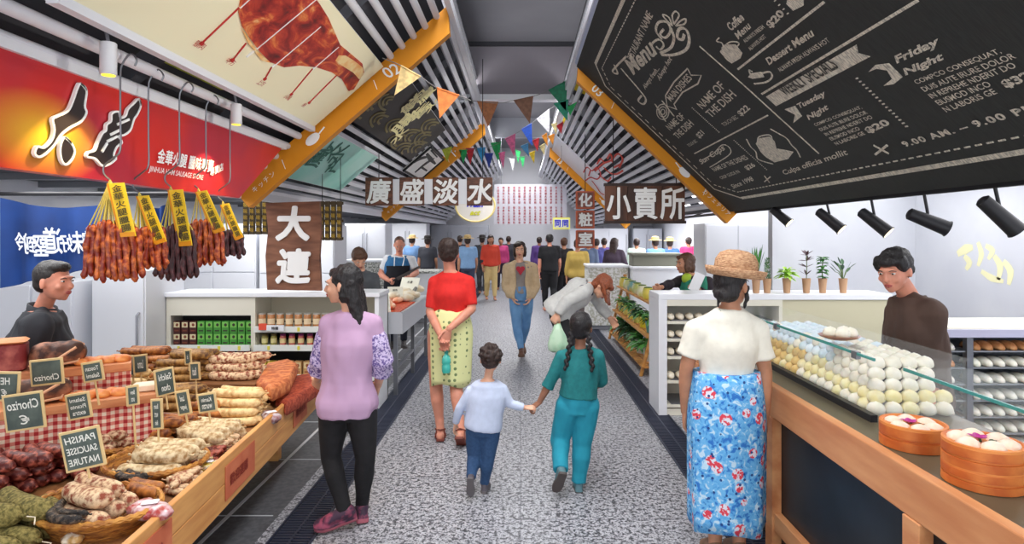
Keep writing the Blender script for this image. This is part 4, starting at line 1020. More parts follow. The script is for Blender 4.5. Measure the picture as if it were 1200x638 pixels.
def foot_mb(P, m, q):
    s = P['s']; a = P['an' + q]; fd = P['foot' + q].normalized(); sd = P['S']; up = sd.cross(fd).normalized()
    if up.z < 0: up = -up
    heel = a - up * .05 * s - fd * .035 * s
    m.ell(heel, (.032 * s,) * 3); 
    limb(m, [heel, a - up * .04 * s + fd * .06 * s, a - up * .052 * s + fd * .13 * s], [.032 * s, .036 * s, .024 * s], 12)
    m.ell(a - up * .05 * s + fd * .12 * s, (.043 * s, .05 * s, .022 * s), Matrix((sd, fd, up)).transposed())
def shoe_parts(P, q, m_up, m_sole, vox=.006, high=.0, sole_lab=None):
    s = P['s']; a = P['an' + q]; fd = P['foot' + q].normalized(); sd = P['S']; sd = (sd - fd * sd.dot(fd)).normalized(); up = sd.cross(fd).normalized()
    if up.z < 0: up = -up
    M = Matrix((sd, fd, up)).transposed()
    base = a - up * .078 * s
    prof = [(-.065, .026), (-.055, .036), (-.02, .038), (.03, .040), (.08, .047), (.13, .046), (.165, .034), (.182, .016)]
    def ring(z, k): return [base + fd * y * s + sd * w * s * k + up * z * s for y, w in prof] + [base + fd * y * s - sd * w * s * k + up * z * s for y, w in prof[::-1]]
    b = MB(); b.rings([ring(0, .96), ring(.006, 1.0), ring(.022, 1.0), ring(.024, .97)]); so = b.build('sole', m_sole, P['root'], smooth=True)
    m = MB(); m.rings([ring(.018, .95), ring(.035, .93)])
    m.ell(base + fd * .115 * s + up * .030 * s, (.042 * s, .058 * s, .026 * s), M)
    limb(m, [base + fd * .10 * s + up * .042 * s, base + fd * .03 * s + up * .068 * s, base - fd * .02 * s + up * (.078 + high) * s], [.034 * s, .036 * s, .040 * s])
    m.ell(base - fd * .03 * s + up * .045 * s, (.034 * s, .036 * s, .045 * s), M)
    bake(m, vox * max(.6, s), 2).build('shoe', m_up, P['root'], smooth='all')
    b = MB()
    for k in range(4):
        c = base + fd * (.075 - .02 * k) * s + up * (.062 + .008 * k) * s
        b.tube([c - sd * .020 * s - up * .004 * s, c + up * .006 * s, c + sd * .020 * s - up * .004 * s], .0028 * s, 5)
    b.build('lace', m_sole, P['root'])
def body(P, skin, vox=.0075, hands='LR', feet=False, hand_args=None, face=None, faceless=False):
    m = MB(); torso_loft(m, P, 0, 4.95, 0)
    limb(m, [P['neck'] - P['hU'] * .04 * P['s'], P['neck'], P['head'] - P['hU'] * .03 * P['hs'] - P['hF'] * .012 * P['hs']], [.056 * P['s'], .050 * P['s'], .048 * P['s']])
    M, q = head_mb(P, m)
    for s_ in 'LR':
        limb(m, arm_pts(P, s_), arm_r(P)); limb(m, leg_pts(P, s_), leg_r(P))
        m.ell(lerp(P['sh' + s_], P['chest'], .25), .055 * P['s'])
        if feet: foot_mb(P, m, s_)
    r = bake(m, vox, 2)
    for s_ in hands:
        h = hand_mb(P, s_, **((hand_args or {}).get(s_, {})), vox=.0034 if vox < .009 else .006)
        n = len(r.v); r.v += h.v; r.f += [[i + n for i in f] for f in h.f]; r.mi += [0] * len(h.f)
    o = r.build('body', skin, P['root'], smooth='all', recalc=False)
    if face is not None: face_parts(P, M, q, face)
    P['q'] = q; P['M'] = M
    return o
def fold(amp, sc, seed=0):
    def f(p, n): return amp * noise.noise(V((p.x * sc, p.y * sc, p.z * sc * .45 + seed))) + amp * .5 * noise.noise(V((p.x * sc * 2.3, p.y * sc * 2.3, p.z * sc + seed)))
    return f
def top(P, m_, a0=.6, a1=4.75, off=.016, sleeve=2.0, so=.012, flare=0, vox=.009, amp=.010, name='shirt', open_neck=False, s_flare=0, label=None, sides='LR'):
    """sleeve 0..4 = how far down the arm points"""
    m = MB(); torso_loft(m, P, a0, a1, off * 1, flare=flare)
    ar = arm_r(P, so)
    for q in sides:
        pts = arm_pts(P, q); k = int(sleeve); fr = sleeve - k
        pp = pts[:k + 1]; rr = ar[:k + 1]
        if fr > 0 and k < 4: pp = pp + [lerp(pts[k], pts[k + 1], fr)]; rr = rr + [lerp(ar[k], ar[k + 1], fr)]
        rr = [x + s_flare * i / max(1, len(rr) - 1) for i, x in enumerate(rr)]
        for i in range(len(pp) - 1):
            m.tube([pp[i], pp[i + 1]], [rr[i], rr[i + 1]], 14)
            if i < len(pp) - 2: m.ell(pp[i + 1], rr[i + 1])
        m.ell(pp[0], rr[0]); m.ell(lerp(P['sh' + q], P['chest'], .22), .058 * P['s'] + so)
        m.cap(lerp(P['sh' + q], P['neck'], .02), lerp(P['sh' + q], P['neck'], .72) - P['U'] * .01 * P['s'], .048 * P['s'] + so, .034 * P['s'] + so * .6)
    return bake(m, vox, 3, fold(amp, 9, sleeve)).build(name, m_, P['root'], smooth='all', recalc=False, label=label)
def pants(P, m_, off=.014, low=5, cuff=0, vox=.009, amp=.008, name='trousers', a1=1.7, wide=0, label=None):
    m = MB(); torso_loft(m, P, -.1, a1, off)
    lr = leg_r(P, off)
    for q in 'LR':
        pts = leg_pts(P, q); pp = pts[:low + 1]; rr = [x + wide * i / 5 for i, x in enumerate(lr[:low + 1])]
        if low == 5: pp[-1] = lerp(pts[4], pts[5], .9); rr[-1] += cuff
        for i in range(len(pp) - 1):
            m.tube([pp[i], pp[i + 1]], [rr[i], rr[i + 1]], 16)
            if i < len(pp) - 2: m.ell(pp[i + 1], rr[i + 1])
        m.ell(pp[0], rr[0])
    return bake(m, vox, 3, fold(amp, 10, 3)).build(name, m_, P['root'], smooth='all', recalc=False, label=label)
def skirt(P, m_, z1, w1, d1, w0=.15, d0=.115, wm_=None, vox=.009, folds=10, fa=.012, cx=0, name='skirt', a0=1.9):
    c0, rx, ry, up = spine(P, a0); s = P['s']; b = V((c0.x + cx, c0.y, z1)); k = 14; n = 48; rings = []
    for i in range(k + 1):
        t = i / k; c = lerp(c0, b, t)
        mid = wm_ or ((w0 + w1) / 2, (d0 + d1) / 2)
        if t < .35: q = t / .35; q = math.sin(q * math.pi / 2); w = lerp(w0, mid[0], q); d = lerp(d0, mid[1], q)
        else: q = (t - .35) / .65; w = lerp(mid[0], w1, q); d = lerp(mid[1], d1, q)
        rg = []
        for j in range(n):
            a = 2 * math.pi * j / n; f_ = 1 + fa / w * t * (math.sin(a * folds + 1.3) + .5 * math.sin(a * (folds * .6 // 1 + 1) + 2))
            z = .018 * math.sin(a * 3 + 1) * t if i == k else 0
            rg.append(c + P['S'] * math.cos(a) * w * f_ + P['F'] * math.sin(a) * d * f_ + V((0, 0, z)))
        rings.append(rg)
    m = MB(); m.rings(rings); return m.build(name, m_, P['root'], smooth='all')
def hair(P, m_, kind='short', vox=.007, extra=None, amp=.006, vol=1.0, name='hair'):
    q, M, s = P['q'], P['M'], P['hs']; m = MB(); v = vol
    m.ell(q(0, -.026, .036), (.084 * s * v, .094 * s * v, .090 * s * v), M, 20, 14)
    if kind == 'short':
        m.ell(q(0, -.055, -.01), (.074 * s, .055 * s, .06 * s), M); m.ell(q(0, .03, .082), (.060 * s, .055 * s, .035 * s), M)
    if kind == 'fringe':
        m.ell(q(0, -.050, -.0), (.080 * s, .060 * s, .07 * s), M); m.ell(q(0, .050, .062), (.062 * s, .045 * s, .032 * s), M)
        for sg in (-1, 1): m.ell(q(sg * .066, .03, .045), (.020 * s, .035 * s, .045 * s), M)
    if kind == 'bob':
        m.ell(q(0, -.055, -.04), (.084 * s, .055 * s, .095 * s), M); m.ell(q(.03, .045, .068), (.055 * s, .045 * s, .032 * s), M)
        for sg in (-1, 1): m.ell(q(sg * .074, .012, -.02), (.022 * s, .042 * s, .085 * s), M)
    if kind == 'long':
        for sg in (-1, 0, 1):
            m.tube([q(sg * .035, -.05, .02), q(sg * .042, -.080, -.09), q(sg * .042, -.10, -.19), q(sg * .034 + .01, -.11, -.27), q(sg * .03 + .02, -.11, -.33)], [.055 * s, .045 * s, .038 * s, .026 * s, .006 * s], 12)
            m.ell(q(sg * .064, -.022, -.02), (.022 * s, .036 * s, .085 * s), M)
        m.ell(q(.02, .045, .070), (.055 * s, .045 * s, .030 * s), M)
        rn = random.Random(5)
        for k in range(14):
            x = rn.uniform(-.065, .07); m.tube([q(x * .8, -.10, -.12), q(x, -.115, -.24), q(x * 1.15, -.11, -.33 - rn.uniform(0, .06))], [.02 * s, .014 * s, .003 * s], 8)
    if extra: extra(m, q, M, s)
    return bake(m, vox * max(s, .8), 1, lambda p, n: amp * noise.noise(p * 38) + amp * .5 * noise.noise(p * 90)).build(name, m_, P['root'], smooth='all', recalc=False)
def cloth(name, c, c2=None, **k):
    k.setdefault('scale', 30); k.setdefault('contrast', (.25, .75)); k.setdefault('bump', .12); k.setdefault('rough', .85)
    return mat(name, c, c2=c2 or tuple(int(x * .95) for x in c), **k)
FDIR = lambda P, dx, dy, dz: (P['S'] * dx + P['F'] * dy + P['U'] * dz).normalized()

# --- woman in straw hat and blue flowered skirt -------------------------------------------------
P = figure('person', 'woman in straw hat, cream tee and blue flowered skirt seen from behind at the right', (1.035, 3.1, 0), 90, 1.56, head_dir=(.75, .66, -.05))
Y0 = 3.1
for k, val in dict(neck=(856, 358), head=(858, 334), shL=(816, 387), shR=(887, 387), elL=(804, 432, .02), elR=(897, 437, 0), wrL=(803, 482, .08), wrR=(894, 506, .02)).items(): P[k] = at(val[0], val[1], Y0 + (val[2] if len(val) > 2 else 0))
P['chest'] = at(852, 405, Y0); P['waist'] = at(851, 440, Y0); P['pelvis'] = at(851, 475, Y0)
for q, u in (('L', 838), ('R', 866)):
    P['hip' + q] = at(u, 485, Y0); P['kn' + q] = at(u, 572, Y0); P['an' + q] = at(u, 641, Y0 - .03)
body(P, SK['tan'], feet=True, hand_args={'L': dict(curl=24, palm=(.8, -.3, 0), thumb=(.2, .9, 0)), 'R': dict(curl=22, palm=(-.9, -.2, 0), thumb=(0, 1, 0))}, face=HM['black'])
top(P, cloth('cream_tee', (240, 236, 222)), a0=1.75, sleeve=1.4, so=.010, amp=.007, off=.012, s_flare=.016, name='tee_shirt')
def flower_mat():
    m = bpy.data.materials.new('flowered_cotton'); m.use_nodes = True; nt = m.node_tree; N = nt.nodes; L = nt.links; b = N['Principled BSDF']; b.inputs['Roughness'].default_value = .85
    tc = N.new('ShaderNodeTexCoord')
    def vor(sc, lo, hi, c0, c1, feat='F1'):
        t = N.new('ShaderNodeTexVoronoi'); t.inputs['Scale'].default_value = sc; t.feature = feat; L.new(tc.outputs['Object'], t.inputs['Vector'])
        r = N.new('ShaderNodeValToRGB'); r.color_ramp.elements[0].position = lo; r.color_ramp.elements[1].position = hi; r.color_ramp.elements[0].color = c0; r.color_ramp.elements[1].color = c1
        L.new(t.outputs['Distance'], r.inputs['Fac']); return r.outputs['Color']
    n = N.new('ShaderNodeTexNoise'); n.inputs['Scale'].default_value = 34; n.inputs['Detail'].default_value = 4; n.inputs['Distortion'].default_value = .8; L.new(tc.outputs['Object'], n.inputs['Vector'])
    r = N.new('ShaderNodeValToRGB'); e = r.color_ramp.elements; e[0].position = .38; e[0].color = srgb((44, 116, 200)); e[1].position = .62; e[1].color = srgb((196, 224, 244))
    q = e.new(.44); q.color = srgb((92, 170, 228)); q = e.new(.57); q.color = srgb((118, 188, 236)); L.new(n.outputs['Fac'], r.inputs['Fac'])
    w = (1, 1, 1, 1); k = (0, 0, 0, 1)
    m1 = N.new('ShaderNodeMix'); m1.data_type = 'RGBA'; L.new(vor(10.5, .30, .33, w, k), m1.inputs[0]); L.new(r.outputs['Color'], m1.inputs[6])
    n2 = N.new('ShaderNodeTexNoise'); n2.inputs['Scale'].default_value = 55; L.new(tc.outputs['Object'], n2.inputs['Vector'])
    r2 = N.new('ShaderNodeValToRGB'); r2.color_ramp.elements[0].position = .47; r2.color_ramp.elements[1].position = .53; r2.color_ramp.elements[0].color = srgb((222, 66, 84)); r2.color_ramp.elements[1].color = srgb((226, 226, 240)); L.new(n2.outputs['Fac'], r2.inputs['Fac'])
    L.new(r2.outputs['Color'], m1.inputs[7])
    m2 = N.new('ShaderNodeMix'); m2.data_type = 'RGBA'; L.new(vor(26, .16, .19, w, k), m2.inputs[0]); L.new(m1.outputs[2], m2.inputs[6]); m2.inputs[7].default_value = srgb((30, 66, 132))
    L.new(m2.outputs[2], b.inputs['Base Color']); return m
skirt(P, flower_mat(), at(0, 612, Y0).z, .185, .17, w0=.165, d0=.125, wm_=(.195, .155), folds=7, fa=.010, a0=2.15)
def bun(m, q, M, s):
    m.ell(q(.0, -.09, -.045), (.055 * s, .035 * s, .038 * s), M); m.ell(q(0, -.06, -.03), (.078 * s, .05 * s, .06 * s), M)
    m.tube([q(.07, .02, -.0), q(.078, .01, -.07), q(.066, .0, -.12)], [.016 * s, .012 * s, .004 * s], 8)
    m.tube([q(-.03, -.09, -.06), q(-.02, -.10, -.11), q(.0, -.09, -.16)], [.01 * s, .007 * s, .002 * s], 8)
    m.ell(q(0, .03, .05), (.07 * s, .05 * s, .04 * s), M)
hair(P, HM['black'], 'short', extra=bun)
M_straw = mat('straw', (176, 124, 88), .8, c2=(222, 180, 140), scale=60, bump=1.0, stretch=(1, 1, 3), contrast=(.35, .65))
c = at(861, 322, Y0 + .0); c.y = P['head'].y - .005
hat = thing('straw_hat', 'round straw hat with upturned brim on the head of the woman in blue skirt', 'hat', tuple(c))
tl = Matrix.Rotation(R(7), 3, 'Y')
b = MB(); n = 40; rings = []
for r_, z in ((.098, -.012), (.106, .03), (.104, .07), (.085, .105), (.05, .122), (.0, .127)): rings.append([c + tl @ V((max(r_, .001) * math.cos(2 * math.pi * j / n), max(r_, .001) * 1.05 * math.sin(2 * math.pi * j / n), z)) for j in range(n)])
b.rings(rings, cap=False); b.build('crown', M_straw, hat, smooth='all')
b = MB(); rings = []
for r_, z in ((.096, -.002), (.115, -.012), (.135, -.008), (.146, .012), (.150, .030), (.143, .032), (.134, .010), (.115, .002), (.104, .012)): rings.append([c + tl @ V((r_ * math.cos(2 * math.pi * j / n), r_ * 1.05 * math.sin(2 * math.pi * j / n), z)) for j in range(n)])
b.rings(rings, cap=False); b.build('brim', M_straw, hat, smooth='all')
b = MB(); rings = []
for r_, z in ((.105, .002), (.1085, .006), (.1085, .018), (.105, .024)): rings.append([c + tl @ V((r_ * math.cos(2 * math.pi * j / n), r_ * 1.05 * math.sin(2 * math.pi * j / n), z)) for j in range(n)])
b.rings(rings, cap=False); b.build('band', mat('hat_band', (206, 160, 124), .7, c2=(170, 116, 84), scale=50), hat, smooth='all')
for q in 'LR': shoe_parts(P, q, mat('flat_shoe_tan', (150, 112, 84), .6), mat('sole_brown', (90, 66, 50), .7))

# --- woman in lilac tunic -----------------------------------------------------------------------
Y0 = 3.45
P = figure('person', 'woman with long black hair, lilac tunic and black leggings beside the sausage stall', at(402, 620, Y0) * 1.0, 100, 1.55, girth=.93, head_dir=(-.98, .02, -.12))
P['o'].z = 0
for k, val in dict(head=(402, 334), neck=(411, 362), shL=(385, 380), shR=(437, 380), elL=(376, 424, .05), elR=(448, 424, .02), wrL=(372, 446, .22), wrR=(443, 452, .2), chest=(410, 405), waist=(408, 440), pelvis=(407, 470), hipL=(391, 485), hipR=(424, 485), knL=(388, 536), knR=(428, 538), anL=(404, 600, -.05), anR=(424, 594, .1)).items(): P[k] = at(val[0], val[1], Y0 + (val[2] if len(val) > 2 else 0))
P['footL'] = V((-.85, -.35, -.14)); P['footR'] = V((-.3, .8, -.1))
body(P, SK['light'], hand_args={'L': dict(curl=40, palm=(0, 1, -.2), thumb=(.3, 0, 1))}, face=HM['black'])
M_lil = cloth('lilac_cotton', (196, 160, 190), (184, 148, 180), scale=3)
top(P, M_lil, a0=.1, a1=4.8, off=.026, sleeve=.7, so=.014, flare=.030, amp=.014, name='tunic')
for q in 'LR':
    m = MB(); ap = arm_pts(P, q); pts = [lerp(ap[0], ap[1], .55), ap[1], ap[2], lerp(ap[2], ap[3], .7)]; m.tube(pts, [.056, .06, .064, .056], 18); m.tube([lerp(ap[2], ap[3], .55), lerp(ap[2], ap[3], 1.0)], [.054, .072], 18)
    bake(m, .008, 2, lambda p, n: .006 * noise.noise(p * 26)).build('sleeve', mat('print_sleeve', (206, 190, 222), .8, c2=(106, 86, 150), scale=75, contrast=(.48, .56)), P['root'], smooth='all', recalc=False, label='ruffled sleeves with small violet print')
pants(P, cloth('black_legging', (16, 15, 18), (26, 24, 28)), off=.008, amp=.004, a1=1.5, name='leggings')
hair(P, HM['black'], 'long', vol=1.02)
for q in 'LR': shoe_parts(P, q, mat('shoe_plum', (64, 40, 62), .6, c2=(150, 66, 92), scale=22, contrast=(.45, .6)), mat('sole_pink', (168, 90, 104), .6))

# --- woman in red top ---------------------------------------------------------------------------
Y0 = 4.95
P = figure('person', 'woman in red top and pale dotted skirt walking away with hands behind her back', at(528, 515, Y0), 90, 1.62)
P['o'].z = 0
for k, val in dict(head=(526, 297), neck=(527, 317), shL=(510, 332), shR=(549, 332), elL=(504, 366, -.03), elR=(553, 362, -.05), wrL=(517, 394, -.20), wrR=(526, 386, -.22), chest=(529, 345), waist=(528, 364), pelvis=(527, 386), hipL=(513, 392), hipR=(538, 392), knL=(511, 452, .02), knR=(534, 448, -.02), anL=(516, 503, -.02), anR=(540, 505, -.18)).items(): P[k] = at(val[0], val[1], Y0 + (val[2] if len(val) > 2 else 0))
P['footL'] = V((-.1, .95, -.05)); P['footR'] = V((.05, .8, -.55))
body(P, SK['pink'], feet=True, hand_args={'L': dict(curl=32, palm=(-.3, -1, 0), thumb=(.9, 0, .4), dirv=(.35, 0, -1)), 'R': dict(curl=30, palm=(.2, -1, 0), thumb=(-.9, 0, .4), dirv=(-.35, -.1, -1))}, face=HM['dark'])
top(P, cloth('red_knit', (222, 40, 34), (206, 34, 30)), a0=1.9, sleeve=1.75, so=.010, amp=.006, off=.012, name='top')
def dots(nm, base, dot, sc):
    m = bpy.data.materials.new(nm); m.use_nodes = True; nt = m.node_tree; N = nt.nodes; L = nt.links; b = N['Principled BSDF']; b.inputs['Roughness'].default_value = .85
    tc = N.new('ShaderNodeTexCoord'); t = N.new('ShaderNodeTexVoronoi'); t.inputs['Scale'].default_value = sc; t.inputs['Randomness'].default_value = .25; L.new(tc.outputs['Object'], t.inputs['Vector'])
    r = N.new('ShaderNodeValToRGB'); r.color_ramp.elements[0].position = .25; r.color_ramp.elements[1].position = .30; r.color_ramp.elements[0].color = srgb(dot); r.color_ramp.elements[1].color = srgb(base)
    L.new(t.outputs['Distance'], r.inputs['Fac']); L.new(r.outputs['Color'], b.inputs['Base Color']); return m
skirt(P, dots('dotted_cotton', (232, 234, 170), (120, 140, 90), 22), at(0, 449, Y0).z, .158, .13, w0=.130, d0=.10, wm_=(.178, .135), folds=5, fa=.004, a0=2.2)
def updo(m, q, M, s):
    m.ell(q(0, -.055, .06), (.078 * s, .07 * s, .07 * s), M); m.ell(q(0, -.06, -.02), (.07 * s, .045 * s, .05 * s), M)
hair(P, HM['dark'], 'short', extra=updo, vol=1.04)
for q in 'LR':
    s = P['s']; a = P['an' + q]; fd = P['foot' + q].normalized(); sd = P['S']; up = sd.cross(fd).normalized(); base = a - up * .085 * s
    prof = [(-.065, .030), (-.02, .034), (.05, .040), (.12, .048), (.17, .03)]
    rg = lambda z: [base + fd * y * s + sd * w * s + up * z for y, w in prof] + [base + fd * y * s - sd * w * s + up * z for y, w in prof[::-1]]
    b = MB(); b.rings([rg(0), rg(.02)]); so = b.build('sandal_sole', mat('sandal_brown', (120, 56, 44), .6), P['root'], bevel=.004)
    b = MB()
    for y, h_ in ((.0, .075), (.05, .06), (.10, .045)):
        b.tube([base + fd * y * s + sd * .04 * s + up * .015, base + fd * y * s + sd * .03 * s + up * h_ * s, base + fd * (y + .01) * s + up * (h_ + .012) * s, base + fd * y * s - sd * .03 * s + up * h_ * s, base + fd * y * s - sd * .04 * s + up * .015], .007 * s, 6)
    b.tube([a + sd * .04 * s - fd * .0, a - fd * .045 * s, a - sd * .04 * s], .007, 6)
    b.build('sandal_strap', MATS['sandal_brown'], P['root'], smooth=True)
p = at(523, 424, Y0 - .22)
r = thing('bottle', 'turquoise bottle held behind the back of the woman in red top', 'bottle', (p.x, p.y, p.z - .07))
b = MB(); b.lathe([(.001, -.085), (.030, -.085), (.034, -.07), (.034, -.03), (.030, -.02), (.034, -.01), (.034, .02), (.022, .045), (.013, .055), (.013, .065)], p, 20); b.build('body', mat('turquoise_plastic', (70, 190, 176), .2, coat=.5), r, smooth=True)
b = MB(); b.lathe([(.016, .062), (.016, .085), (.001, .085)], p, 16); b.build('cap', mat('cap_teal', (40, 150, 140), .4), r, smooth=True)

# --- little boy ---------------------------------------------------------------------------------
Y0 = 3.92
hand_meet = at(624, 479, Y0 + .02)
P = figure('person', 'small curly haired boy in pale blue shirt and jeans holding hands with the girl', at(563, 577, Y0), 88, .93, child=True, head_s=1.38, girth=1.25)
P['o'].z = 0
for k, val in dict(head=(575, 421), neck=(572, 444), shL=(552, 459), shR=(588, 457), elL=(539, 478), elR=(598, 474), wrL=(534, 497, .04), wrR=(615, 478), chest=(571, 466), waist=(568, 484), pelvis=(566, 498), hipL=(557, 505), hipR=(575, 505), knL=(556, 536, .02), knR=(572, 538, .0), anL=(552, 561, -.10), anR=(568, 568, .02)).items(): P[k] = at(val[0], val[1], Y0 + (val[2] if len(val) > 2 else 0))
P['footL'] = V((0, .35, -.93)); P['footR'] = V((.15, 1, 0))
body(P, SK['light'], hand_args={'L': dict(curl=20), 'R': dict(curl=30, palm=(0, .4, -1), thumb=(0, 1, .3), dirv=(1, 0, .0))}, face=HM['dark'], vox=.006)
top(P, cloth('pale_blue_jersey', (202, 212, 236)), a0=.55, sleeve=3.9, so=.008, amp=.006, off=.024, name='shirt', vox=.007)
pants(P, cloth('denim', (36, 66, 104), (52, 84, 124), scale=60), off=.010, amp=.006, name='jeans', vox=.007)
def curls(m, q, M, s):
    rn = random.Random(2)
    for k in range(60):
        a = rn.uniform(0, 2 * math.pi); b_ = rn.uniform(-.35, 1.4); rr = .088
        m.ell(q(rr * math.cos(b_) * math.cos(a) * .95, -.03 + rr * math.cos(b_) * math.sin(a), .034 + rr * math.sin(b_)), rn.uniform(.014, .022) * s, n=8, k=6)
hair(P, HM['dark'], 'short', extra=curls, amp=.005, vox=.006)
for q in 'LR': shoe_parts(P, q, mat('shoe_slate', (90, 84, 92), .6), mat('sole_grey', (104, 98, 100), .7))

# --- girl with braids ---------------------------------------------------------------------------
Y0 = 3.96
P = figure('person', 'girl with two black braids, teal jacket and turquoise trousers leading the boy', at(672, 575, Y0), 92, 1.17, child=True, head_s=1.18, head_dir=(.25, .95, -.1), girth=1.0)
P['o'].z = 0
for k, val in dict(head=(681, 384), neck=(680, 405), shL=(659, 419), shR=(699, 419), elL=(645, 447), elR=(706, 446, .05), wrL=(632, 472), wrR=(697, 455, .16), chest=(680, 430), waist=(679, 450), pelvis=(677, 470), hipL=(666, 476), hipR=(688, 476), knL=(656, 515, .05), knR=(682, 520, .02), anL=(657, 553, -.14), anR=(678, 567, .0)).items(): P[k] = at(val[0], val[1], Y0 + (val[2] if len(val) > 2 else 0))
P['footL'] = V((-.25, .45, -.8)); P['footR'] = V((.0, 1, 0))
body(P, SK['deep'], hand_args={'L': dict(curl=34, palm=(.2, .3, -1), thumb=(0, 1, .2), dirv=(-.75, 0, -.55)), 'R': dict(curl=30)}, face=HM['black'], vox=.0065)
top(P, cloth('teal_corduroy', (28, 122, 124), (22, 104, 108), scale=40), a0=1.25, sleeve=2.9, so=.016, amp=.008, off=.022, flare=.02, name='jacket', vox=.007)
pants(P, cloth('turquoise_jersey', (36, 154, 176), (28, 136, 160), scale=12), off=.018, amp=.010, name='trousers', vox=.007, wide=.006)
def braids(m, q, M, s):
    for sg in (-1, 1):
        for k in range(11):
            m.ell(q(sg * (.062 + .004 * k) + (.010 if k % 2 else -.006), -.075 - .003 * k, -.04 - .026 * k), (.021 * s * (1 - .03 * k), .018 * s, .020 * s), M, 10, 8)
    m.ell(q(0, -.05, -.02), (.078 * s, .055 * s, .065 * s), M); m.ell(q(0, .03, .06), (.07 * s, .05 * s, .04 * s), M)
hair(P, HM['black'], 'short', extra=braids, vox=.006, vol=1.04, amp=.003)
for q in 'LR': shoe_parts(P, q, mat('canvas_grey', (92, 128, 136), .8), mat('sole_dark', (84, 76, 74), .7))

# --- woman in beige jacket walking towards the viewer ---------------------------------------------
Y0 = 8.2
P = figure('person', 'woman in beige jacket and blue jeans walking toward the viewer in mid aisle', at(610, 420, Y0), -90, 1.60)
P['o'].z = 0
for k, val in dict(head=(609, 293), neck=(609, 307), shR=(595, 314), shL=(625, 314), elR=(592, 335), elL=(629, 335), wrR=(600, 349, -.06), wrL=(622, 349, -.06), knR=(606, 384, -.05), knL=(616, 382, .1), anR=(611, 410, -.12), anL=(612, 402, .28), hipR=(604, 352), hipL=(617, 352)).items(): P[k] = at(val[0], val[1], Y0 + (val[2] if len(val) > 2 else 0))
P['footL'] = V((.1, -.9, -.35)); P['footR'] = V((0, -1, .05))
body(P, SK['light'], face=HM['dark'], vox=.010, hand_args={})
top(P, cloth('grey_tee', (140, 132, 128)), a0=.9, sleeve=.5, off=.012, name='shirt', vox=.011)
b = MB(); c, rx, ry, up = spine(P, 3.1); pc = c + P['F'] * (ry + .022)
b.prism([(0, -.075), (-.03, -.03), (-.06, .01), (-.05, .04), (-.02, .045), (0, .03), (.02, .045), (.05, .04), (.06, .01), (.03, -.03)], (1, 0, 0), (0, 0, 1), (0, -1, 0), pc, .012); b.build('heart_print', mat('heart_red', (170, 30, 52), .7), P['root'])
# open jacket: torso shell with a gap down the front
def open_coat(P, m_, a0, off, sleeve, gap=.42, name='jacket', vox=.010, so=.018):
    m = MB(); n = 30
    rings = []
    for i in range(17):
        a = a0 + (4.7 - a0) * i / 16; c, rx, ry, up = spine(P, a); S_ = side_at(P, a); Fd = up.cross(S_).normalized()
        e = off + .02 * max(0, 1.5 - a); out = []; inn = []
        for j in range(n + 1):
            t = math.pi / 2 + gap + (2 * math.pi - 2 * gap) * j / n
            out.append(c + S_ * math.cos(t) * (rx + e + .012) + Fd * math.sin(t) * (ry + e + .012)); inn.append(c + S_ * math.cos(t) * (rx + e - .012) + Fd * math.sin(t) * (ry + e - .012))
        rings.append(out + inn[::-1])
    m.rings(rings)
    ar = arm_r(P, so)
    for q in 'LR':
        pts = arm_pts(P, q)[:sleeve + 1]
        for i in range(len(pts) - 1):
            m.tube([pts[i], pts[i + 1]], [ar[i], ar[i + 1]], 14)
            if i < len(pts) - 2: m.ell(pts[i + 1], ar[i + 1])
        m.ell(pts[0], ar[0]); m.cap(P['sh' + q], lerp(P['sh' + q], P['neck'], .6), .05 * P['s'] + so, .035 * P['s'] + so)
    c, rx, ry, up = spine(P, 4.7); m.tube([c + P['S'] * x * rx * 1.3 + P['F'] * y * ry * 1.3 + up * .01 for x, y in ((-.75, .6), (-1, .1), (-.7, -.8), (0, -1.1), (.7, -.8), (1, .1), (.75, .6))], .018, 8)
    return bake(m, vox, 2, fold(.010, 10, 8)).build(name, m_, P['root'], smooth='all', recalc=False)
open_coat(P, cloth('beige_canvas', (200, 176, 142), (186, 160, 126)), .2, .022, 4)
pants(P, cloth('blue_jeans', (74, 120, 170), (110, 154, 196), scale=8), off=.010, vox=.010, name='jeans')
hair(P, HM['dark'], 'bob', vox=.009)
for q in 'LR': shoe_parts(P, q, mat('shoe_brown', (94, 62, 44), .6), MATS['sole_brown'], vox=.009)

# --- bending woman in pale coat -------------------------------------------------------------------
Y0 = 6.0
P = figure('person', 'auburn haired woman in pale grey coat bending toward the plant stand', at(672, 470, Y0), -30, 1.6, head_dir=(.55, -.35, -.75), head_up=(.75, -.15, .55))
P['o'].z = 0
for k, val in dict(head=(706, 336, -.05), neck=(693, 336, 0), shL=(690, 334, .15), shR=(684, 343, -.17), elL=(703, 358, .15), elR=(664, 353, -.2), wrL=(714, 372, .1), wrR=(654, 368, -.22), chest=(681, 342), waist=(667, 352), pelvis=(657, 362), hipL=(660, 368, .08), hipR=(655, 370, -.08), knL=(671, 416, .05), knR=(668, 418, -.1), anL=(672, 461, .1), anR=(664, 464, -.1)).items(): P[k] = at(val[0], val[1], Y0 + (val[2] if len(val) > 2 else 0))
P['footL'] = V((.9, -.3, 0)); P['footR'] = V((.9, -.3, 0))
body(P, SK['light'], vox=.009, face=HM['auburn'], hand_args={'L': dict(curl=20), 'R': dict(curl=55)})
open_coat(P, cloth('pale_coat', (206, 206, 202), (190, 190, 188)), .2, .026, 4, gap=.35, name='coat', vox=.009, so=.022)
top(P, cloth('navy_scarf', (62, 66, 96)), a0=1.5, a1=4.7, sleeve=.5, off=.010, name='shirt', vox=.010)
pants(P, cloth('dark_trouser', (34, 34, 38)), off=.012, vox=.010)
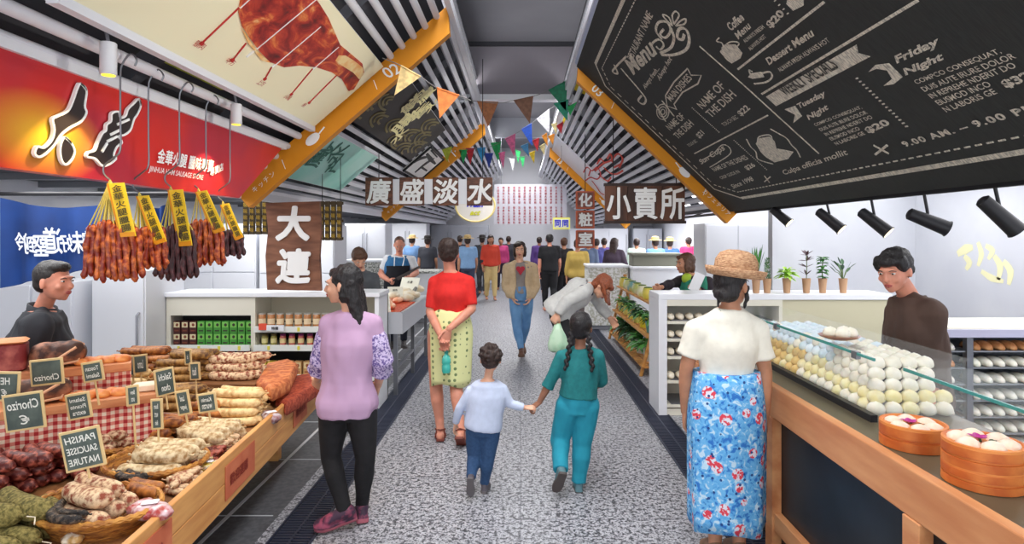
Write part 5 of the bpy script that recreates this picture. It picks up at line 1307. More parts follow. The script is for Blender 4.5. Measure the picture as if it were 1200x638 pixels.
def hang(m, q, M, s):
    d = V((.15, -.1, -1))
    for k in range(16):
        x = -.075 + .15 * (k % 8) / 7; y = -.03 - .03 * (k // 8); p = q(x, y, .02)
        m.tube([p, p + d * .10 + V((.02, 0, 0)), p + d * .22 + V((.03, .0, 0))], [.026, .02, .005], 8)
    m.ell(q(0, -.05, -.02), (.08 * s, .06 * s, .08 * s), M)
hair(P, HM['auburn'], 'fringe', extra=hang, vox=.008)
for q in 'LR': shoe_parts(P, q, mat('boot_dark', (40, 34, 34), .5), MATS['sole_dark'], vox=.009)
wr = P['wrR']
r = thing('carrier_bag', 'pale green translucent carrier bag hanging from the hand of the bending woman', 'bag', (wr.x, wr.y, wr.z - .34))
pm = mat('pale_bag', (206, 236, 206), .35, c2=(178, 222, 186), scale=8, alpha=.93)
m = MB(); rings = []
for t, w_, d_ in ((0, .025, .02), (.25, .05, .035), (.45, .075, .05), (.7, .095, .06), (.92, .085, .055), (1, .05, .03)):
    c = wr + V((-.005, 0, -.09 - .27 * t)); rings.append([c + V((math.cos(a) * w_, math.sin(a) * d_, 0)) * (1 + .10 * math.sin(a * 5 + t * 3)) for a in [2 * math.pi * j / 28 for j in range(28)]])
m.rings(rings); m.build('pouch', pm, r, smooth='all')
m = MB(); c = wr + V((0, 0, -.07)); m.tube([c + V((-.025, 0, -.05)), c + V((-.012, 0, .0)), c + V((0, 0, .012)), c + V((.012, 0, 0)), c + V((.02, 0, -.05))], .007, 8); m.build('handle', pm, r, smooth=True)

# --- older man in dark jacket, far left ---------------------------------------------------------------
Y0 = 3.78
P = figure('person', 'older man with short hair and charcoal jacket standing in profile behind the sausage stall', at(48, 600, Y0), 0, 1.55, female=False, head_s=1.12, head_dir=(1, -.12, 0), girth=1.3)
P['o'].z = 0
for k, val in dict(head=(64, 330, -.05), neck=(50, 361), chest=(47, 402), waist=(46, 445), pelvis=(46, 480), shL=(50, 380, .2), shR=(44, 384, -.2), elL=(50, 430, .25), elR=(32, 436, -.26), wrL=(70, 468, .2), wrR=(62, 470, -.22)).items(): P[k] = at(val[0], val[1], Y0 + (val[2] if len(val) > 2 else 0))
body(P, SK['pink'], face=HM['short'])
top(P, cloth('charcoal_jacket', (48, 50, 56), (38, 40, 46), scale=5), a0=.2, a1=4.85, off=.028, sleeve=4, so=.026, amp=.016, name='jacket')
m = MB(); c = P['neck'] + V((0, 0, -.03)); n = 24
rings = [[c + V((math.cos(2 * math.pi * j / n) * r_, math.sin(2 * math.pi * j / n) * r_, z + .02 * math.cos(2 * math.pi * j / n) * -1)) for j in range(n)] for r_, z in ((.088, -.045), (.082, .0), (.076, .045), (.068, .045), (.066, 0), (.07, -.045))]
m.rings(rings, cap=False); m.build('collar', MATS['charcoal_jacket'], P['root'], smooth='all')
pants(P, MATS['dark_trouser'], off=.014)
hair(P, HM['short'], 'short', vol=.985, amp=.003)
for q in 'LR': shoe_parts(P, q, MATS['boot_dark'], MATS['sole_dark'])

# --- young man in brown sweater -------------------------------------------------------------------------
Y0 = 3.35
P = figure('person', 'young man with black hair in brown sweater looking down behind the glass dumpling case', at(1070, 625, Y0), 200, 1.60, female=False, head_s=1.02, head_dir=(-.80, -.55, -.22), head_up=(-.2, -.1, .97), girth=.95)
P['o'].z = 0
for k, val in dict(head=(1048, 317, -.04), neck=(1064, 345), chest=(1072, 392), waist=(1076, 432), pelvis=(1077, 466), shR=(1056, 366, .17), shL=(1088, 368, -.12), elR=(1046, 418, .18), elL=(1098, 420, -.12), wrR=(1070, 458, .10), wrL=(1092, 464, -.16)).items(): P[k] = at(val[0], val[1], Y0 + (val[2] if len(val) > 2 else 0))
body(P, SK['pink'], face=HM['black'], hand_args={'L': dict(curl=26), 'R': dict(curl=26)})
top(P, cloth('brown_sweater', (84, 62, 52), (66, 48, 40), scale=7, bump=.3), a0=.5, a1=4.85, off=.030, sleeve=3.75, so=.026, amp=.018, name='sweater')
pants(P, MATS['dark_trouser'], off=.014)
hair(P, HM['black'], 'fringe', vol=1.0, amp=.005)
for q in 'LR': shoe_parts(P, q, MATS['boot_dark'], MATS['sole_dark'])

# --- woman in green vest ----------------------------------------------------------------------------------
Y0 = 6.5
P = figure('person', 'shop woman in green vest and black sleeves reaching left over the pale shelf unit', at(812, 460, Y0), 205, 1.56, head_dir=(-.95, -.25, -.1))
P['o'].z = 0
for k, val in dict(head=(803, 309), neck=(809, 322), chest=(816, 342), waist=(821, 362), pelvis=(823, 385), shR=(797, 330, .1), shL=(829, 330, -.05), elR=(786, 333, -.05), elL=(832, 349, -.12), wrR=(775, 337, -.3), wrL=(819, 340, -.2)).items(): P[k] = at(val[0], val[1], Y0 + (val[2] if len(val) > 2 else 0))
body(P, SK['tan'], vox=.009, face=HM['dark'], hand_args={'R': dict(curl=35, dirv=(-1, -.3, -.2)), 'L': dict(curl=30)})
top(P, cloth('black_knit', (34, 24, 34)), a0=1, sleeve=3.9, so=.014, off=.008, name='sweater', vox=.009)
top(P, cloth('green_vest', (44, 134, 108), (34, 116, 92)), a0=.6, a1=4.5, sleeve=.05, so=.002, off=.026, name='vest', vox=.009)
b = MB(); c, rx, ry, up = spine(P, 4.4); b.ell(c + P['F'] * .06, (.06, .05, .06)); b.build('scarf', cloth('lime_scarf', (168, 196, 60)), P['root'], smooth='all')
hair(P, HM['brown'], 'bob', vox=.009)
for q in 'LR': shoe_parts(P, q, MATS['boot_dark'], MATS['sole_dark'], vox=.009)
p = at(816, 331, Y0 - .25); M = Matrix.Rotation(R(24), 3, 'Y')
b = MB(); 
for k in range(4): b.box(p + V((.004 * k, .004 * k, 0)), (.10, .003, .19), m=M)
tag(b.build('paper', mat('paper_white', (238, 238, 242), .7)), 'white sheets of paper held against the green vest', 'paper')

# --- man in apron -----------------------------------------------------------------------------------------
Y0 = 9.0
P = figure('person', 'balding fishmonger in blue vest, white tee and black apron bending over the fish counter', at(466, 407, Y0), -75, 1.62, female=False, head_dir=(.15, -.75, -.55), head_up=(.1, -.4, .9), girth=1.1)
P['o'].z = 0
for k, val in dict(head=(468, 287, -.08), neck=(468, 299), shR=(454, 305), shL=(482, 305), elR=(446, 322), elL=(488, 320), wrR=(456, 329, -.2), wrL=(480, 325, -.2)).items(): P[k] = at(val[0], val[1], Y0 + (val[2] if len(val) > 2 else 0))
body(P, SK['pink'], vox=.010, face=HM['brown'], hand_args={'R': dict(curl=60), 'L': dict(curl=60)})
top(P, cloth('white_tee', (232, 234, 238)), a0=.8, sleeve=1.3, off=.010, so=.014, name='tee_shirt', vox=.011)
top(P, cloth('blue_vest', (58, 120, 170), (44, 100, 148)), a0=1.2, a1=4.5, sleeve=.04, so=.0, off=.024, name='vest', vox=.011)
pants(P, cloth('navy_trouser', (30, 34, 48)), vox=.011)
m = MB(); rings = []
for a in (-2.2, -1, 0, 1, 2, 2.6, 3.0):
    c, rx, ry, up = spine(P, a); w_ = 1.0 if a < 2.2 else .6
    rings.append([c + P['S'] * math.sin(t) * (rx + .036) + P['F'] * math.cos(t) * (ry + .04) for t in [w_ * 1.5 * (k / 8 - 1) for k in range(17)]] + [c + P['S'] * math.sin(t) * (rx + .030) + P['F'] * math.cos(t) * (ry + .034) for t in [w_ * 1.5 * (1 - k / 8) for k in range(17)]])
m.rings(rings); m.build('apron', cloth('black_apron', (24, 26, 34)), P['root'], smooth=True)
b = MB()
for sg in (-1, 1):
    c3 = spine(P, 3.0); c4 = spine(P, 4.4); b.tube([c3[0] + P['F'] * (c3[2] + .045) + P['S'] * sg * .06, c4[0] + P['F'] * (c4[2] + .03) + P['S'] * sg * .07, P['neck'] + P['S'] * sg * .05], .007, 6)
b.build('apron_strap', M_ink, P['root'])
hair(P, HM['brown'], 'none', vol=.93, vox=.009, amp=.002)
for q in 'LR': shoe_parts(P, q, MATS['boot_dark'], MATS['sole_dark'], vox=.010)
r = thing('knife', 'long knife held by the fishmonger', 'knife', at(470, 327, Y0 - .3))
a, c_ = at(461, 329, Y0 - .26), at(492, 313, Y0 - .34); d = (c_ - a).normalized()
b = MB(); b.tube([a - d * .06, a + d * .06], .014, 8); b.build('handle', M_black, r)
b = MB(); up = V((0, -1, 0)).cross(d); b.add([a + d * .06 + up * .02, a + d * .06 - up * .03, c_ - up * .01, c_ + up * .02, a + d * .06 + up * .02 + V((0, .004, 0)), a + d * .06 - up * .03 + V((0, .004, 0)), c_ - up * .01 + V((0, .004, 0)), c_ + up * .02 + V((0, .004, 0))], [(0, 1, 2, 3), (7, 6, 5, 4), (0, 4, 5, 1), (1, 5, 6, 2), (2, 6, 7, 3), (3, 7, 4, 0)]); b.build('blade', mat('blade_dark', (80, 74, 74), .3, metal=.7), r)

# --- woman behind the lilac woman ---------------------------------------------------------------------------
Y0 = 6.5
P = figure('person', 'brown haired woman in dark grey top looking down behind the lilac woman', at(423, 452, Y0), -60, 1.5, head_dir=(.35, -.6, -.7), head_up=(.2, -.5, .8))
P['o'].z = 0
for k, val in dict(head=(421, 303, -.05), neck=(423, 317), shR=(408, 326), shL=(438, 326), elR=(406, 352), elL=(442, 350), wrR=(414, 366, -.15), wrL=(434, 366, -.15)).items(): P[k] = at(val[0], val[1], Y0 + (val[2] if len(val) > 2 else 0))
body(P, SK['light'], vox=.010, face=HM['brown'])
top(P, cloth('grey_top', (84, 88, 92), (66, 70, 76), scale=12), a0=.6, sleeve=3.9, off=.014, name='sweater', vox=.011)
pants(P, MATS['dark_trouser'], vox=.011)
hair(P, HM['brown'], 'fringe', vox=.009)
for q in 'LR': shoe_parts(P, q, MATS['boot_dark'], MATS['sole_dark'], vox=.010)

# --- the people in the distance -------------------------------------------------------------------------------
def far_person(label, u, Y, h, heading, topc, botc, skin='tan', hr='dark', hat_=None, skirt_=False, female=True, long_=False, walk=.12, bag=None, armout=0):
    x = (u - CU) / FPX * Y
    P = figure('person', label, (x, Y, 0), heading, h, female=female)
    s = P['s']; F = P['F']
    P['knL'] += F * walk * .5; P['anL'] += F * walk; P['anR'] -= F * walk; P['wrL'] += -F * walk * .6; P['wrR'] += F * (walk * .6 + .05)
    if armout: P['elR'] += P['S'] * .06; P['wrR'] = P['chest'] + F * .2 + P['S'] * .08
    body(P, SK[skin], vox=.018, feet=True)
    top(P, cloth('far_%s' % '_'.join(map(str, topc)), topc), a0=.5, sleeve=3.6 if female else 1.6, off=.042, so=.016, vox=.018, name='shirt')
    if skirt_: skirt(P, cloth('far_%s' % '_'.join(map(str, botc)), botc), .45, .2, .17)
    else: pants(P, cloth('far_%s' % '_'.join(map(str, botc)), botc), off=.018, vox=.018)
    hair(P, HM[hr], 'long' if long_ else 'short', vox=.014)
    if hat_:
        q = P['q']; b = MB(); c = q(0, 0, .07); b.lathe([(.155, .0), (.15, .012), (.09, .02), (.085, .075), (.05, .095), (.001, .10)], c, 20); b.build('hat', mat('far_hat_%s' % hat_, dict(straw=(206, 176, 120), dark=(50, 46, 44))[hat_], .8), P['root'], smooth=True)
    if bag:
        b = MB(); c = P['pelvis'] + P['S'] * .24; b.rbox(c, (.12, .26, .24), .04); b.build('shoulder_bag', mat('far_bag', bag, .7), P['root'], smooth=True)
    return P
far_person('man in black clothes with grey hair walking away, right of the beige jacket woman', 644, 13.2, 1.66, 95, (22, 22, 26), (20, 20, 24), hr='short', female=False, skin='pink')
far_person('woman in black coat walking away beside the tall man in black', 661, 13.6, 1.58, 100, (26, 22, 26), (24, 22, 26), hr='brown', bag=(40, 34, 38))
far_person('long haired woman in orange red jacket and beige trousers with a brown bag', 575, 15.5, 1.64, -80, (206, 66, 44), (208, 180, 124), hr='dark', long_=True, bag=(120, 60, 46))
far_person('woman in pink shirt behind the orange red jacket', 587, 18.2, 1.56, -90, (206, 70, 130), (60, 50, 70))
far_person('person in straw hat and light blue shirt left of the red top woman', 483, 15.8, 1.60, 80, (120, 160, 210), (80, 90, 120), hat_='straw', female=False)
far_person('person in dark hat and charcoal shirt above the speckled counter', 501, 15.2, 1.58, 95, (60, 62, 70), (40, 42, 52), hat_='dark', female=False)
far_person('person in straw hat, blue check shirt and dark shorts beyond the red top woman', 548, 14.8, 1.60, 100, (130, 166, 206), (56, 62, 84), hat_='straw', female=False)
far_person('dark clothed person partly hidden right of the red top woman head', 539, 17.0, 1.62, 90, (50, 46, 56), (36, 34, 42))
far_person('person in dark grey with brown hat standing beside the check shirt person', 565, 17.0, 1.60, 85, (64, 66, 72), (70, 72, 76), hat_='dark', female=False)
far_person('person in dark suit left of the beige jacket woman', 596, 19.0, 1.60, 90, (46, 46, 56), (40, 40, 50), female=False)
far_person('person in purple behind the right shoulder of the beige jacket woman', 632, 17.4, 1.58, 90, (90, 60, 130), (50, 46, 66))
far_person('person in mustard top and dark skirt at the foot of the stacked sign', 677, 12.0, 1.56, 80, (190, 160, 80), (84, 72, 70), bag=(60, 50, 50))
far_person('person in grey blue left of the stacked sign', 690, 14.2, 1.56, 70, (90, 104, 130), (60, 60, 74))
far_person('person in indigo above the pale speckled counter, left of the dark hooded one', 699, 14.8, 1.55, 90, (66, 66, 128), (50, 50, 80), female=False)
far_person('person in violet above the pale speckled counter', 708, 15.4, 1.56, 90, (96, 74, 140), (56, 50, 80))
far_person('large person in dark plum clothes above the counter, arm raised', 720, 12.6, 1.58, 60, (64, 50, 66), (44, 40, 50), long_=True, armout=1)
far_person('person in pale mint shirt above the white counter', 746, 14.6, 1.56, 90, (206, 226, 210), (110, 120, 120))
far_person('person in straw hat and sky blue shirt under the shop sign', 768, 14.0, 1.56, 100, (120, 166, 214), (70, 80, 110), hat_='straw', female=False)
far_person('person in straw hat and deep blue shirt right of the sky blue one', 785, 14.6, 1.54, 80, (72, 116, 182), (60, 66, 96), hat_='straw', female=False)
far_person('person in pink top far behind the woman in green vest', 807, 15.4, 1.58, 90, (216, 60, 120), (70, 50, 80))
# ------------------------------------------------------------------ stalls, food and goods
def onz(u, v, z):
    Y = (EYE - z) * FPX / (v - CV); return V(((u - CU) / FPX * Y, Y, z))
M_pine = mat('pine', (222, 164, 96), .5, c2=(196, 132, 70), scale=3, stretch=(1, 1, 9), contrast=(.3, .7))
M_pine2 = mat('pine_counter', (226, 164, 112), .5, c2=(188, 112, 66), scale=2.6, stretch=(4, .6, 4), contrast=(.3, .75))
M_bamboo = mat('bamboo', (206, 148, 76), .5, c2=(172, 112, 52), scale=12)
M_cardw = mat('card_frame', (226, 196, 140), .6)
M_slate = mat('slate', (70, 82, 78), .7, c2=(92, 104, 98), scale=12)
M_leafs = {k: mat('leaf_' + k, c, .5, c2=c2, scale=14) for k, c, c2 in (('green', (52, 118, 52), (92, 158, 74)), ('lime', (150, 206, 50), (190, 226, 92)), ('dark', (34, 74, 44), (60, 100, 62)), ('purple', (66, 42, 52), (96, 62, 70)), ('fine', (60, 110, 66), (96, 144, 90)))}
def leaf(mb, p, d, L_, w, droop=.3, n=5, up=V((0, 0, 1))):
    d = V(d).normalized(); s = d.cross(up); s = s.normalized() if s.length > 1e-3 else V((1, 0, 0)); p = V(p); l, r, m_ = [], [], []
    for i in range(n + 1):
        t = i / n; c = p + d * L_ * t - up * droop * L_ * t * t; ww = w / 2 * math.sin(math.pi * min(1, .08 + t * .92)) ** .8
        l.append(c + s * ww); r.append(c - s * ww); m_.append(c - up * ww * .35)
    vs = l + m_ + r; k = n + 1; fs = []
    for i in range(n): fs += [(i, i + 1, k + i + 1, k + i), (k + i, k + i + 1, 2 * k + i + 1, 2 * k + i)]
    mb.add(vs, fs)
def foliage(mb, c, r, n, L_, w, rnd, h=.0, droop=.3, upw=.6):
    for k in range(n):
        a = rnd.uniform(0, 2 * math.pi); el = rnd.uniform(-.1, 1.3) * upw
        d = V((math.cos(a) * math.cos(el), math.sin(a) * math.cos(el), math.sin(el)))
        leaf(mb, V(c) + V((math.cos(a) * r * .3, math.sin(a) * r * .3, rnd.uniform(0, h))), d, L_ * rnd.uniform(.7, 1.15), w * rnd.uniform(.8, 1.2), droop)

# ---- sausage table
ZT = .50
r = thing('sausage_table', 'long low wooden table of the sausage stall with a pale pine front board', 'table', (-1.9, 3.1, 0))
pg = [(-1.345, 1.45), (-1.585, 4.69), (-2.75, 4.69), (-2.75, 4.15), (-2.42, 3.9), (-2.42, 3.52), (-3.2, 3.05), (-3.2, 1.45)]
b = MB(); b.prism(pg, (1, 0, 0), (0, 1, 0), (0, 0, 1), (0, 0, ZT - .04), .04); b.build('tabletop', mat('table_wood', (150, 100, 58), .6, c2=(120, 78, 44), scale=4), r)
A, B_ = V((-1.31, 1.45, 0)), V((-1.555, 4.72, 0)); d = (B_ - A).normalized(); nn = V((d.y, -d.x, 0))
b = MB()
for k in range(2):
    b.quad(A + V((0, 0, .33 + .12 * k)) , B_ + V((0, 0, .33 + .12 * k)), B_ + V((0, 0, .448 + .125 * k)), A + V((0, 0, .448 + .125 * k)), .03, nn)
fb = b.build('front_board', M_pine, r, bevel=.004)
b = MB(); b.quad(B_ + V((0, 0, .33)), B_ + V((-1.2, 0, .33)), B_ + V((-1.2, 0, .56)), B_ + V((0, 0, .56)), -.03, (0, 1, 0)); b.build('end_board', M_pine, r)
for q0, q1 in ((.19, .30), (.46, .58), (.80, .90)):
    b = MB(); L_ = (B_ - A).length; p0, p1 = A + d * L_ * q0 + nn * .002, A + d * L_ * q1 + nn * .002
    b.quad(p0 + V((0, 0, .365)), p1 + V((0, 0, .365)), p1 + V((0, 0, .53)), p0 + V((0, 0, .53)), -.003, nn); pa = b.build('paper_sign', mat('terracotta_paper', (196, 100, 66), .7, c2=(208, 118, 80), scale=6), r, label='faded terracotta paper on the front board')
    b = MB(); text(b, '歡迎選購', p0 + d * .05 + V((0, 0, .42)) + nn * .004, d, (0, 0, 1), h=.055, th=.0015, offset=.01); b.build('lettering', mat('rust_ink', (150, 50, 36), .7), pa, recalc=False)
for x, y in ((-1.6, 1.7), (-1.8, 4.5), (-2.6, 4.5), (-3.0, 1.7), (-2.5, 3.2)):
    b = MB(); b.box((x, y, .23), (.07, .07, .46)); b.build('leg', M_pine, r)
# stepped shelves with gingham skirts
def gingham():
    m = bpy.data.materials.new('gingham'); m.use_nodes = True; nt = m.node_tree; N = nt.nodes; L = nt.links; b = N['Principled BSDF']; b.inputs['Roughness'].default_value = .9
    tc = N.new('ShaderNodeTexCoord'); mp = N.new('ShaderNodeMapping'); mp.inputs['Rotation'].default_value = (0, 0, -math.atan2(.521, .853)); L.new(tc.outputs['Object'], mp.inputs['Vector'])
    def wave(ax):
        w = N.new('ShaderNodeTexWave'); w.bands_direction = ax; w.inputs['Scale'].default_value = 8.5; L.new(mp.outputs['Vector'], w.inputs['Vector'])
        q = N.new('ShaderNodeMath'); q.operation = 'GREATER_THAN'; q.inputs[1].default_value = .5; L.new(w.outputs['Fac'], q.inputs[0]); return q.outputs[0]
    s = N.new('ShaderNodeMath'); s.operation = 'ADD'; L.new(wave('X'), s.inputs[0]); L.new(wave('Z'), s.inputs[1])
    h = N.new('ShaderNodeMath'); h.operation = 'MULTIPLY'; h.inputs[1].default_value = .5; L.new(s.outputs[0], h.inputs[0])
    r_ = N.new('ShaderNodeValToRGB'); r_.color_ramp.interpolation = 'CONSTANT'; e = r_.color_ramp.elements; e[0].position = 0; e[0].color = srgb((244, 226, 206)); e[1].position = .8; e[1].color = srgb((176, 44, 48)); q = e.new(.3); q.color = srgb((222, 140, 126))
    L.new(h.outputs[0], r_.inputs['Fac']); L.new(r_.outputs['Color'], b.inputs['Base Color']); return m
GD = V((.853, .521, 0)); GN = V((.521, -.853, 0))
def tier(label, Bp, length, z, zb, depth):
    r = thing('display_step', label, 'display stand', tuple(Bp - GD * length / 2 - GN * depth / 2 + V((0, 0, zb))))
    E_ = Bp - GD * length
    b = MB(); b.quad(E_ + V((0, 0, z - .045)), Bp + V((0, 0, z - .045)), Bp + V((0, 0, z)), E_ + V((0, 0, z)), depth, GN); b.build('shelf_board', mat('step_wood', (214, 144, 96), .6, c2=(188, 112, 70), scale=5, stretch=(1, 1, 5)), r, bevel=.004)
    m = MB(); n = 60; pts = []
    for i in range(n + 1):
        p = E_.lerp(Bp, i / n) - GN * (.03 + .008 * math.sin(i * 1.1)); pts.append(p)
    ptsb = [Bp - GN * (depth - .02) - GD * .01]
    P_ = pts + ptsb
    k = len(P_); lo = [p + V((0, 0, zb)) for p in P_]; hi = [p + V((0, 0, z - .045)) for p in P_]; lo2 = [p - GN * .01 for p in lo]; hi2 = [p - GN * .01 for p in hi]
    m.add(lo + hi + lo2 + hi2, [(i, i + 1, k + i + 1, k + i) for i in range(k - 1)] + [(2 * k + i, 3 * k + i, 3 * k + i + 1, 2 * k + i + 1) for i in range(k - 1)])
    m.build('gingham_cloth', MATS.get('gingham') or MATS.setdefault('gingham', gingham()), r, smooth=True)
    m = MB()
    for q in (.05, .95):
        p = E_.lerp(Bp, q) - GN * depth * .5; m.box((p.x, p.y, (zb + z - .045) / 2), (.05, .05, z - .045 - zb))
    m.build('support', M_pine, r)
    return r
B2 = V((-1.93, 3.28, 0)); B1 = V((-2.36, 3.56, 0))
B1 = B2 - GN * .27 - GD * .13
tier('lower wooden step with a red and white gingham skirt, bearing hams and cured meat', B2, 1.45, .80, ZT, .26)
tier('upper wooden step with a red and white gingham skirt behind the lower one', B1, 1.25, .93, ZT, .22)

# ---- sausages
def sausage_mesh(mb, L_, r_, bend=.0, wob=.06, seed=0, n=16, k=18, taper=1.0):
    rings = []; rn = random.Random(seed); ph = rn.uniform(0, 9)
    for i in range(k + 1):
        t = i / k; x = (t - .5) * L_; e = min(t, 1 - t) * L_; rr = r_ * math.sqrt(max(0.02, 1 - max(0, 1 - e / (r_ * 1.15)) ** 2)) if e < r_ * 1.15 else r_
        rr *= (1 + wob * math.sin(t * 9 + ph)) * lerp(1, taper, t)
        y = bend * L_ * (4 * (t - .5) ** 2 - .5)
        rings.append([V((x, y + rr * math.cos(a) * (1 + wob * .6 * math.sin(3 * a + t * 7 + ph)), rr * math.sin(a) * (1 + wob * .6 * math.cos(2 * a + t * 8 + ph)))) for a in [2 * math.pi * j / n for j in range(n)]])
    mb.rings(rings)
    for sg in (-1, 1):
        y = bend * L_ * .5; mb.tube([(sg * (L_ / 2 - .004), y, 0), (sg * (L_ / 2 + .012), y, 0), (sg * (L_ / 2 + .022), y, .004)], [r_ * .22, r_ * .13, r_ * .2], 8)
SM = dict(
    herb=mat('salami_herb', (84, 78, 34), .85, c2=(150, 136, 78), scale=70, bump=1.0, contrast=(.38, .62), detail=6),
    chorizo=mat('salami_dark', (86, 22, 18), .45, c2=(176, 92, 74), scale=38, bump=.6, contrast=(.45, .62), detail=6),
    mottled=mat('salami_mottled', (140, 62, 36), .7, c2=(228, 198, 160), scale=44, bump=.6, contrast=(.38, .56), detail=7),
    pale=mat('salami_pale', (160, 122, 74), .75, c2=(232, 214, 176), scale=34, bump=.5, contrast=(.35, .6), detail=7),
    brown=mat('salami_brown', (96, 40, 16), .5, c2=(206, 132, 62), scale=30, bump=.5, contrast=(.35, .68), detail=6),
    olive=mat('salami_olive', (86, 48, 20), .55, c2=(182, 136, 70), scale=32, bump=.6, contrast=(.35, .65)),
    cream=mat('salami_cream', (196, 146, 84), .6, c2=(244, 216, 160), scale=26, bump=.3, contrast=(.35, .6)),
    net=mat('salami_net', (30, 24, 22), .6, c2=(96, 80, 66), scale=60, bump=1.0, contrast=(.5, .6)))
_protos = {}
SCOUNT = 0
def sausage(kind, loc, ang, L_, r_, label, group, bend=.06, tilt=0, string=False):
    global SCOUNT
    key = (kind, round(L_, 2), round(r_, 3), round(bend, 2), SCOUNT % 3 if L_ > .1 else 0); SCOUNT += 1
    if key not in _protos:
        m = MB(); sausage_mesh(m, L_, r_, bend, seed=len(_protos))
        o = m.build('sausage', SM[kind], loc=(0, 0, 0), smooth='all', label=label)
        if string:
            m = MB(); m.tube([(L_ / 2 + .01, bend * L_ * .5, 0), (L_ / 2 + .05, bend * L_ * .5 + .02, -.01), (L_ / 2 + .09, bend * L_ * .5 - .01, -.02)], .0025, 5)
            m.build('string', mat('twine', (232, 220, 196), .8), o)
        _protos[key] = o; first = True
    else: o = copy_tree(_protos[key])
    o.location = loc; o.rotation_euler = (0, tilt, ang); o['label'] = label; o['category'] = 'sausage'; o['group'] = group
    return o
def pile(kind, u, v, z, ang, L_, r_, n, layers, label, group, bend=.07, jit=.2, string=False, rn=random.Random(11)):
    C = onz(u, v, z + r_); a = R(ang); dx = V((math.cos(a), math.sin(a), 0)); px = V((-dx.y, dx.x, 0))
    for k in range(layers):
        for i in range(n - k):
            off = (i - (n - k - 1) / 2) * 2.02 * r_
            p = C + px * (off + rn.uniform(-.15, .15) * r_) + dx * rn.uniform(-.3, .3) * L_ * .5 + V((0, 0, k * 1.66 * r_))
            p.x = min(p.x, -1.345 - (p.y - 1.45) * .075 - abs(dx.x) * L_ * .54 - abs(px.x) * r_ - .03)
            sausage(kind, p, a + rn.uniform(-jit, jit), L_, r_, label, group, bend, string=string).scale = (rn.uniform(.85, 1.08), rn.uniform(.9, 1.05), rn.uniform(.88, 1.02))
def basket(name, label, u, v, z, rx, ry, h, ang=0):
    c = onz(u, v, z); r = thing(name, label, 'basket', tuple(c), R(ang)); M = Matrix.Rotation(R(ang), 3, 'Z'); n = 48
    m = MB(); rings = []
    for q, zz in ((.78, 0), (.84, .3), (.93, .65), (1.0, 1.0), (.97, 1.0), (.90, .65), (.80, .3), (.74, .06)):
        rings.append([c + M @ V((rx * q * math.cos(t) * (1 + .012 * math.sin(t * 24 + zz * 9)), ry * q * math.sin(t) * (1 + .012 * math.sin(t * 24 + zz * 9)), h * zz)) for t in [2 * math.pi * j / n for j in range(n)]])
    m.rings(rings); m.build('weave', mat('wicker', (190, 128, 54), .7, c2=(130, 80, 34), scale=26, stretch=(1, 1, 4), bump=1.0), r, smooth=True)
    m = MB()
    for ph in (0, math.pi):
        P = [c + M @ V((rx * math.cos(t), ry * math.sin(t), h + .006 * math.sin(t * 20 + ph))) for t in [2 * math.pi * j / 80 for j in range(81)]]; m.tube(P, .010, 6, cap=False)
    m.build('rim', mat('wicker_rim', (206, 146, 66), .6, c2=(158, 98, 40), scale=30), r, smooth=True)
    return c
# near left: herb salamis and dark chorizo
pile('herb', 22, 618, ZT, -18, .34, .046, 4, 1, 'thick salami coated in green herbs at the near left corner of the table', 'herb coated salamis', string=True)
pile('herb', 8, 596, ZT + .08, -22, .34, .045, 2, 1, 'thick salami coated in green herbs at the near left corner of the table', 'herb coated salamis', string=True)
pile('chorizo', 30, 562, ZT, -28, .25, .033, 6, 3, 'dark red spotted chorizo in the pile beneath the gingham steps', 'dark red chorizos')
pile('chorizo', 92, 548, ZT, -50, .20, .030, 3, 2, 'dark red spotted chorizo in the pile beneath the gingham steps', 'dark red chorizos')
pile('chorizo', -20, 560, ZT, -20, .25, .033, 4, 3, 'dark red spotted chorizo in the pile beneath the gingham steps', 'dark red chorizos')
pile('brown', 66, 588, ZT, -35, .20, .026, 3, 1, 'short brown sausage between the dark chorizo and the nearest basket', 'short brown sausages by the chorizo')
# basket with mottled salamis
c = basket('wicker_basket', 'large oval wicker basket holding mottled salamis, nearest of the baskets', 114, 616, ZT, .25, .185, .085, -14)
pile('mottled', 112, 596, ZT + .03, -16, .27, .042, 3, 2, 'mottled red and white salami in the nearest wicker basket', 'mottled salamis in the nearest basket')
for k, (u, v) in enumerate(((72, 604), (80, 598))):
    p = onz(u, v, ZT + .12); sausage('net', p, R(-32), .20, .017, 'thin black netted sausage curling over the rim of the nearest basket', 'black netted sausages', bend=.25)
def wrap_pack(label, u, v, z, s=.09, name='wrapped_pack', col=(226, 196, 200), col2=(176, 70, 66), rz=.3, sc=26):
    c = onz(u, v, z); r = thing(name, label, 'food pack', tuple(c)); m = MB(); rn = random.Random(int(u))
    for k in range(5): m.ell(c + V((rn.uniform(-.5, .5) * s, rn.uniform(-.4, .4) * s, s * .25)), (s * .55, s * .4, s * .3), Matrix.Rotation(rn.uniform(0, 3), 3, 'Z'), 12, 8)
    bake(m, .008, 1, lambda p, n: .004 * noise.noise(p * 60)).build('contents', mat('pack_%d' % (sum(col) + sum(col2)), col, .3, c2=col2, scale=sc, coat=.6), r, smooth='all', recalc=False)
    m = MB(); m.rbox(c + V((0, 0, s * .58)), (s * .6, s * .4, .004), .006, rz); m.build('price_label', mat('label_white', (240, 240, 246), .5), r)
wrap_pack('clear pack of sliced red and white meat in the front of the nearest basket', 176, 606, ZT + .05, .10)
wrap_pack('small tied pack with paper tag at the bottom left of the table', 90, 634, ZT + .02, .06, col=(236, 230, 214), col2=(190, 150, 90))
